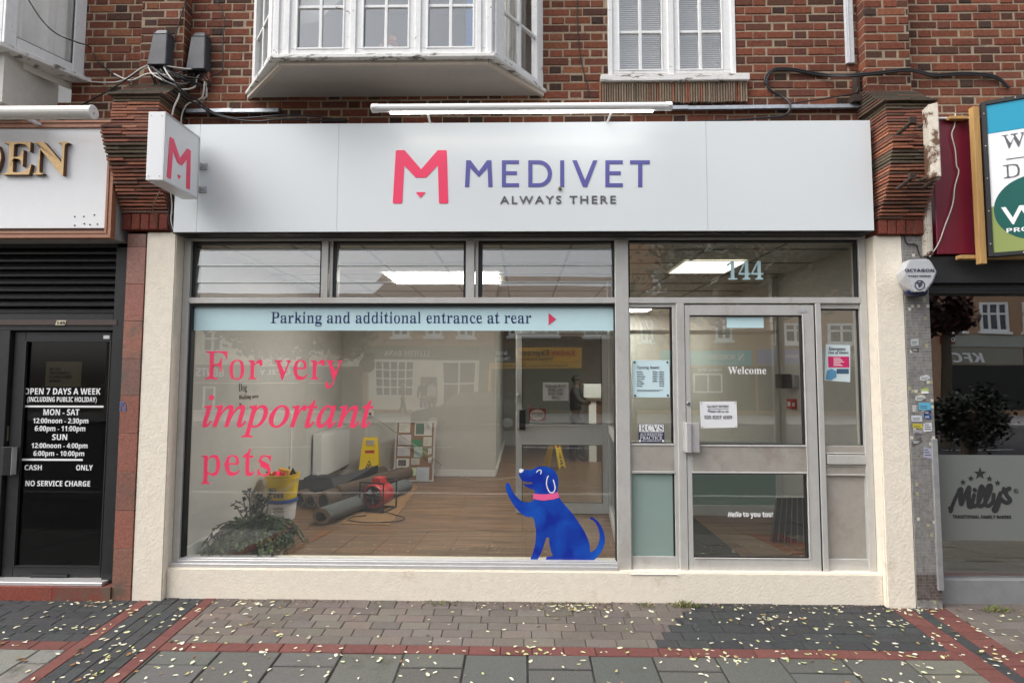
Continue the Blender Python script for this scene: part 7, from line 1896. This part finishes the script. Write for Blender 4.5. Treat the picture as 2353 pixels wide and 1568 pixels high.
p = orc(466, 889, 493, 892); g.box(p[0], p[1], YO2 + .03, YO2 + .08, p[2], p[3]); g.build('door_frame', FWH, obj_[0])
opanel(1, 'fascia', 838, 1100, 793, 823, (.055, .085, .05)); opanel(1, 'ground_floor', 845, 1100, 825, 940, (.82, .78, .62), .04); opanel(1, 'green_pier', 1101, 1133, 790, 942, (.10, .125, .09))
g = MB(); otext(g, 'LLOYDS BANK', 'serif', 885, 987, 804, 816.5); g.build('lettering', M['white'], obj_[1])
def lattice(k, a, b, c, d, nx_, nz_):
    q = orc(a, c, b, d); g = MB(); g.box(q[0], q[1], YO2 + .042, YO2 + .06, q[2], q[3]); s_ = g.build('shop_window', FGL, obj_[k]); g = MB()
    for i in range(nx_ + 1): x = q[0] + (q[1] - q[0]) * i / nx_; g.box(x - .035, x + .035, YO2 + .062, YO2 + .11, q[2], q[3])
    for i in range(nz_ + 1): z = q[2] + (q[3] - q[2]) * i / nz_; g.box(q[0], q[1], YO2 + .061, YO2 + .105, z - .035, z + .035)
    g.build('glazing_bar', FWH, s_)
lattice(1, 864, 950, 829, 908, 5, 4); lattice(1, 1016, 1092, 829, 930, 2, 2); opanel(1, 'cash_machine', 965, 1002, 865, 925, (.05, .06, .055), .06)
opanel(2, 'fascia', 1137, 1184, 797, 833, (.035, .035, .04)); yl = opanel(2, 'fascia', 1184.5, 1335, 797, 831, (.90, .42, .015)); opanel(2, 'sub_fascia', 1124, 1335, 832, 846, (.80, .40, .03), .06); opanel(2, 'shop_window', 1131, 1335, 848, 942, (.05, .045, .04), .03, .2); opanel(2, 'yellow_post', 1123, 1129, 847, 900, (.8, .40, .03), .07)
g = MB(); otext(g, 'Brish', 'bold', 1142, 1166, 803, 813); otext(g, 'Imaging', 'bold', 1137.5, 1172, 816, 826); g.build('lettering', M['white'], obj_[2])
g = MB(); otext(g, 'Kodak', 'bold', 1264, 1318, 802, 815); g.build('lettering', mat('far_red_print', (.55, .02, .02), .5), obj_[2])
g = MB(); otext(g, 'Express', 'bold', 1192, 1260, 802, 815); otext(g, 'Digital Solutions', 'sans', 1192, 1268, 819, 826, off=.012); otext(g, 'Passport & ID Photos  Personalised Gifts', 'sans', 1135, 1300, 836.5, 841.5, off=.012); g.build('lettering', M['ink'], obj_[2])
opanel(3, 'fascia', 1516, 1726, 805, 840, (.10, .48, .50)); opanel(3, 'shop_window', 1450, 1735, 845, 942, (.085, .062, .045), .03, .3)
g = MB(); otext(g, 'N', 'serif', 1694, 1710, 812, 830); otext(g, 'NORDENS', 'sans', 1625, 1688, 814, 826, off=.01); otext(g, 'Charity Shop', 'bold', 1600, 1655, 846.5, 853); g.build('lettering', M['white'], obj_[3])
lattice(3, 1592, 1655, 861, 900, 2, 1)
opanel(4, 'fascia', 1738, 1900, 804, 838, (.20, .20, .40)); opanel(4, 'shop_window', 1742, 2085, 842, 942, (.09, .07, .06), .03, .3); opanel(4, 'fascia', 1905, 2085, 804, 838, (.30, .28, .26))
g = MB(); otext(g, 'Opticians', 'bold', 1791, 1832, 814, 822.5); otext(g, 'CAFE', 'serif', 1935, 1990, 812, 828); g.build('lettering', M['white'], obj_[4])
opanel(5, 'fascia', 2163, 2345, 798, 836, (.25, .24, .19)); opanel(5, 'upper_band', 2160, 2560, 770, 796, (.34, .36, .31)); opanel(5, 'shop_window', 2163, 2545, 838, 942, (.012, .012, .012), .03, .3); opanel(5, 'cafe_sign', 2158, 2183, 770, 790, (.20, .015, .015), .25); opanel(5, 'fascia', 2348, 2550, 798, 836, (.14, .02, .03))
g = MB(); otext(g, 'KFC', 'bi', 2178, 2257, 809, 831); g.build('lettering', M['white'], obj_[5])
g = MB(); otext(g, 'CAFE', 'bold', 2161, 2181, 776, 785, dy=.30); g.build('lettering', M['white'], obj_[5])

# trees on the far side of the pavement and a palm near the door
BK = mat('bark', (.11, .085, .06), .9, var=.3, bump=.8)
FOL = mat('tree_leaf', attr=True, rough=.6)
def tree(name, label, x, y, zc, rx, rz, n, col, ry=None, seed=1, lsz=.11):
    r2 = random.Random(seed); o = thing(name, label, 'tree', (x, y, -.2), 'street trees')
    ry = ry or rx
    g = MB(); g.tube([(x, y, -.25), (x + .05, y, 1), (x + .1, y + .05, zc - rz * .5), (x, y, zc)], [.17, .14, .11, .05], 10)
    cl_ = []
    for k in range(16):
        a = r2.uniform(0, 6.28); u = r2.uniform(-.8, .9); e = Vector((x + rx * .75 * math.cos(a) * math.sqrt(1 - u * u * .8), y + ry * .75 * math.sin(a) * math.sqrt(1 - u * u * .8), zc + rz * .75 * u)); cl_.append(e)
        b = Vector((x + .08, y, zc - rz * r2.uniform(.1, .55))); g.tube([b, b.lerp(e, .5) + Vector((0, 0, .15)), e], [.06, .035, .012], 6)
    g.build('trunk', BK, o)
    g = MB()
    for k in range(n):
        c_ = r2.choice(cl_); p = c_ + Vector((r2.gauss(0, rx * .2), r2.gauss(0, ry * .2), r2.gauss(0, rz * .2))); s_ = lsz * r2.uniform(.7, 1.4)
        a, b = r2.uniform(0, 6.28), r2.uniform(-1, 1); u_ = Vector((math.cos(a), math.sin(a), b)).normalized() * s_; v_ = u_.cross(Vector((r2.uniform(-1, 1), r2.uniform(-1, 1), 1))).normalized() * s_ * .55
        kk = r2.uniform(.6, 1.4); g.add([p - u_, p + v_, p + u_, p - v_], [(0, 1, 2, 3)], 0, tuple(q * kk for q in col))
    g.build('crown', FOL, o)
def vx(px_, D): return (px_ - 1201) * (4.59 + D + .155) / 1300
def vz(py_, D): return 1.733 + (866 - py_) * (4.59 + D + .155) / 1300
tree('street_tree', 'dark green street tree reflected above the coral window lettering', vx(690, 12), -12, vz(742, 12), 2.1, 1.15, 9500, (.030, .034, .017), seed=3, lsz=.13)
tree('street_tree', 'large dark street tree reflected over the door and fanlight', vx(1780, 13), -13, vz(600, 13), 3.6, 1.9, 10500, (.032, .042, .02), seed=5, lsz=.15)
tree('street_tree', 'bronze leaved street tree reflected in the bakery glass', vx(2150, 12), -12, vz(725, 12), .75, .6, 1100, (.07, .025, .02), seed=8)
tree('street_shrub', 'dark clipped shrub by the kerb, reflected in the bakery glass', vx(2195, 8), -8, vz(960, 8), .7, .7, 3500, (.014, .02, .010), seed=11, lsz=.055)
pm_x, pm_y = vx(1445, 7.5), -7.5
o = thing('palm_tree', 'spiky palm tree reflected around the door mullion', 'tree', (pm_x, pm_y, -.25)); zc = vz(690, 7.5)
g = MB(); g.tube([(pm_x, pm_y, -.3), (pm_x + .05, pm_y, zc * .5), (pm_x, pm_y, zc)], [.13, .10, .09], 10); g.build('trunk', BK, o)
g = MB(); r2 = random.Random(4)
for k in range(230):
    a = r2.uniform(0, 6.28); u = r2.uniform(-.5, .95); L_ = r2.uniform(.8, 1.25); d = Vector((math.cos(a) * math.sqrt(1 - u * u), math.sin(a) * math.sqrt(1 - u * u), u)); p = Vector((pm_x, pm_y, zc)); s_ = d.cross(Vector((0, 0, 1))).normalized() * .022
    P = []; 
    for j in range(6): t = j / 5; q = p + d * L_ * t + Vector((0, 0, -.55 * t * t * L_ * (1 - u * .6))); P += [q - s_ * (1 - t * .9), q + s_ * (1 - t * .9)]
    g.add(P, [(2 * j, 2 * j + 1, 2 * j + 3, 2 * j + 2) for j in range(5)], 0, vary((.05, .062, .03), .3))
g.build('crown', FOL, o)
# cars
def car(label, x, y, col, L=4.3, sgn=1, z0=-.30):
    o = thing('parked_car', label, 'car', (x, y, z0), 'parked cars')
    S_ = [(-.5, .28), (-.5, .62), (-.46, .78), (-.30, .90), (-.27, .93), (-.14, 1.36), (-.02, 1.44), (.14, 1.42), (.28, 1.28), (.40, 1.0), (.48, .95), (.5, .70), (.5, .30)]
    S_ = smooth2([(x + sgn * a * L, z0 + b) for a, b in S_], 3, False)
    g = MB(); n = len(S_); W2 = .86
    def yw(z): t = max(0, (z - z0 - .9) / .55); return W2 - .22 * t
    vs = [(a, y - yw(b), b) for a, b in S_] + [(a, y + yw(b), b) for a, b in S_]
    g.add(vs, [list(range(n)), list(range(2 * n - 1, n - 1, -1))] + [(i, (i + 1) % n, (i + 1) % n + n, i + n) for i in range(n)]); g.build('body', mat('car_paint', col, .25, coat=1), o, recalc=True)
    for e in (-1, 1):
        g = MB()
        for a0_, a1_ in ((-.24, -.02), (.0, .16), (.18, .33)):
            zt_ = lambda a: z0 + (1.34 if a > -.14 and a < .2 else 1.12 if a < -.14 else 1.18)
            P = [(x + sgn * a0_ * L, z0 + .95), (x + sgn * a1_ * L, z0 + .95), (x + sgn * (a1_ - .02) * L, zt_(a1_)), (x + sgn * (a0_ + .05) * L, zt_(a0_ + .05))]
            vs = [(a, y + e * (yw(b) + .006), b) for a, b in P]; g.add(vs, [(0, 1, 2, 3)])
        g.build('side_window', FGL, o)
        for a in (-.32, .31):
            g = MB(); c_ = (x + sgn * a * L, y + e * (W2 - .1), z0 + .31); g.lathe([(.31, -.1), (.31, .1)], c_, 20, axis='y'); g.lathe([(.19, .102 * e), (.17, .115 * e)], c_, 14, 1, axis='y'); g.build('wheel', [M['rubber'], M['alu']], o, recalc=True)
        g = MB(); g.box(x - sgn * .49 * L, x - sgn * .44 * L, y + e * .6, y + e * .84, z0 + .66, z0 + .80); g.build('headlight', M['white_plastic'], o)
        g = MB(); g.box(x + sgn * .47 * L, x + sgn * .503 * L, y + e * .6, y + e * .84, z0 + .78, z0 + .95); g.build('tail_light', bpy.data.materials['alarm_red'], o)
car('dark saloon car parked across the road, reflected in the big window', vx(1085, 17.4), -17.6, (.03, .032, .036), 4.5, 1)
# pedestrians on the far pavement
for k, (x, lb, tp, bt, rz) in enumerate(((931, 'person in a long dark coat walking on the far pavement', (.02, .02, .022), (.02, .02, .022), 1.3), (975, 'person in a dark jacket and jeans queuing at the bank machine', (.03, .03, .035), (.10, .12, .16), 3.1), (993, 'person in a white top waiting behind the queue at the bank', (.55, .55, .56), (.03, .03, .03), 2.2))):
    person(lb, (vx(x, 24), -23.6, -.17), rz, (.35, .2, .14), tp, bt, (.02, .015, .01), 1.72, 0, 'pedestrians across the road', stride=.14, coat=.52)
sg = thing('road_sign', 'round traffic sign on a grey pole, reflected in the big window', 'road sign', (vx(843, 14), -14, -.25))
g = MB(); g.tube([(vx(843, 14), -14, -.3), (vx(843, 14), -14, vz(822, 14))], .03, 8); g.build('pole', M['grey_plastic'], sg)
g = MB(); g.lathe([(.28, 0), (.28, .02)], (vx(843, 14), -13.96, vz(838, 14)), 28, axis='y'); g.build('plate', mat('sign_back', (.05, .05, .05), .5), sg)
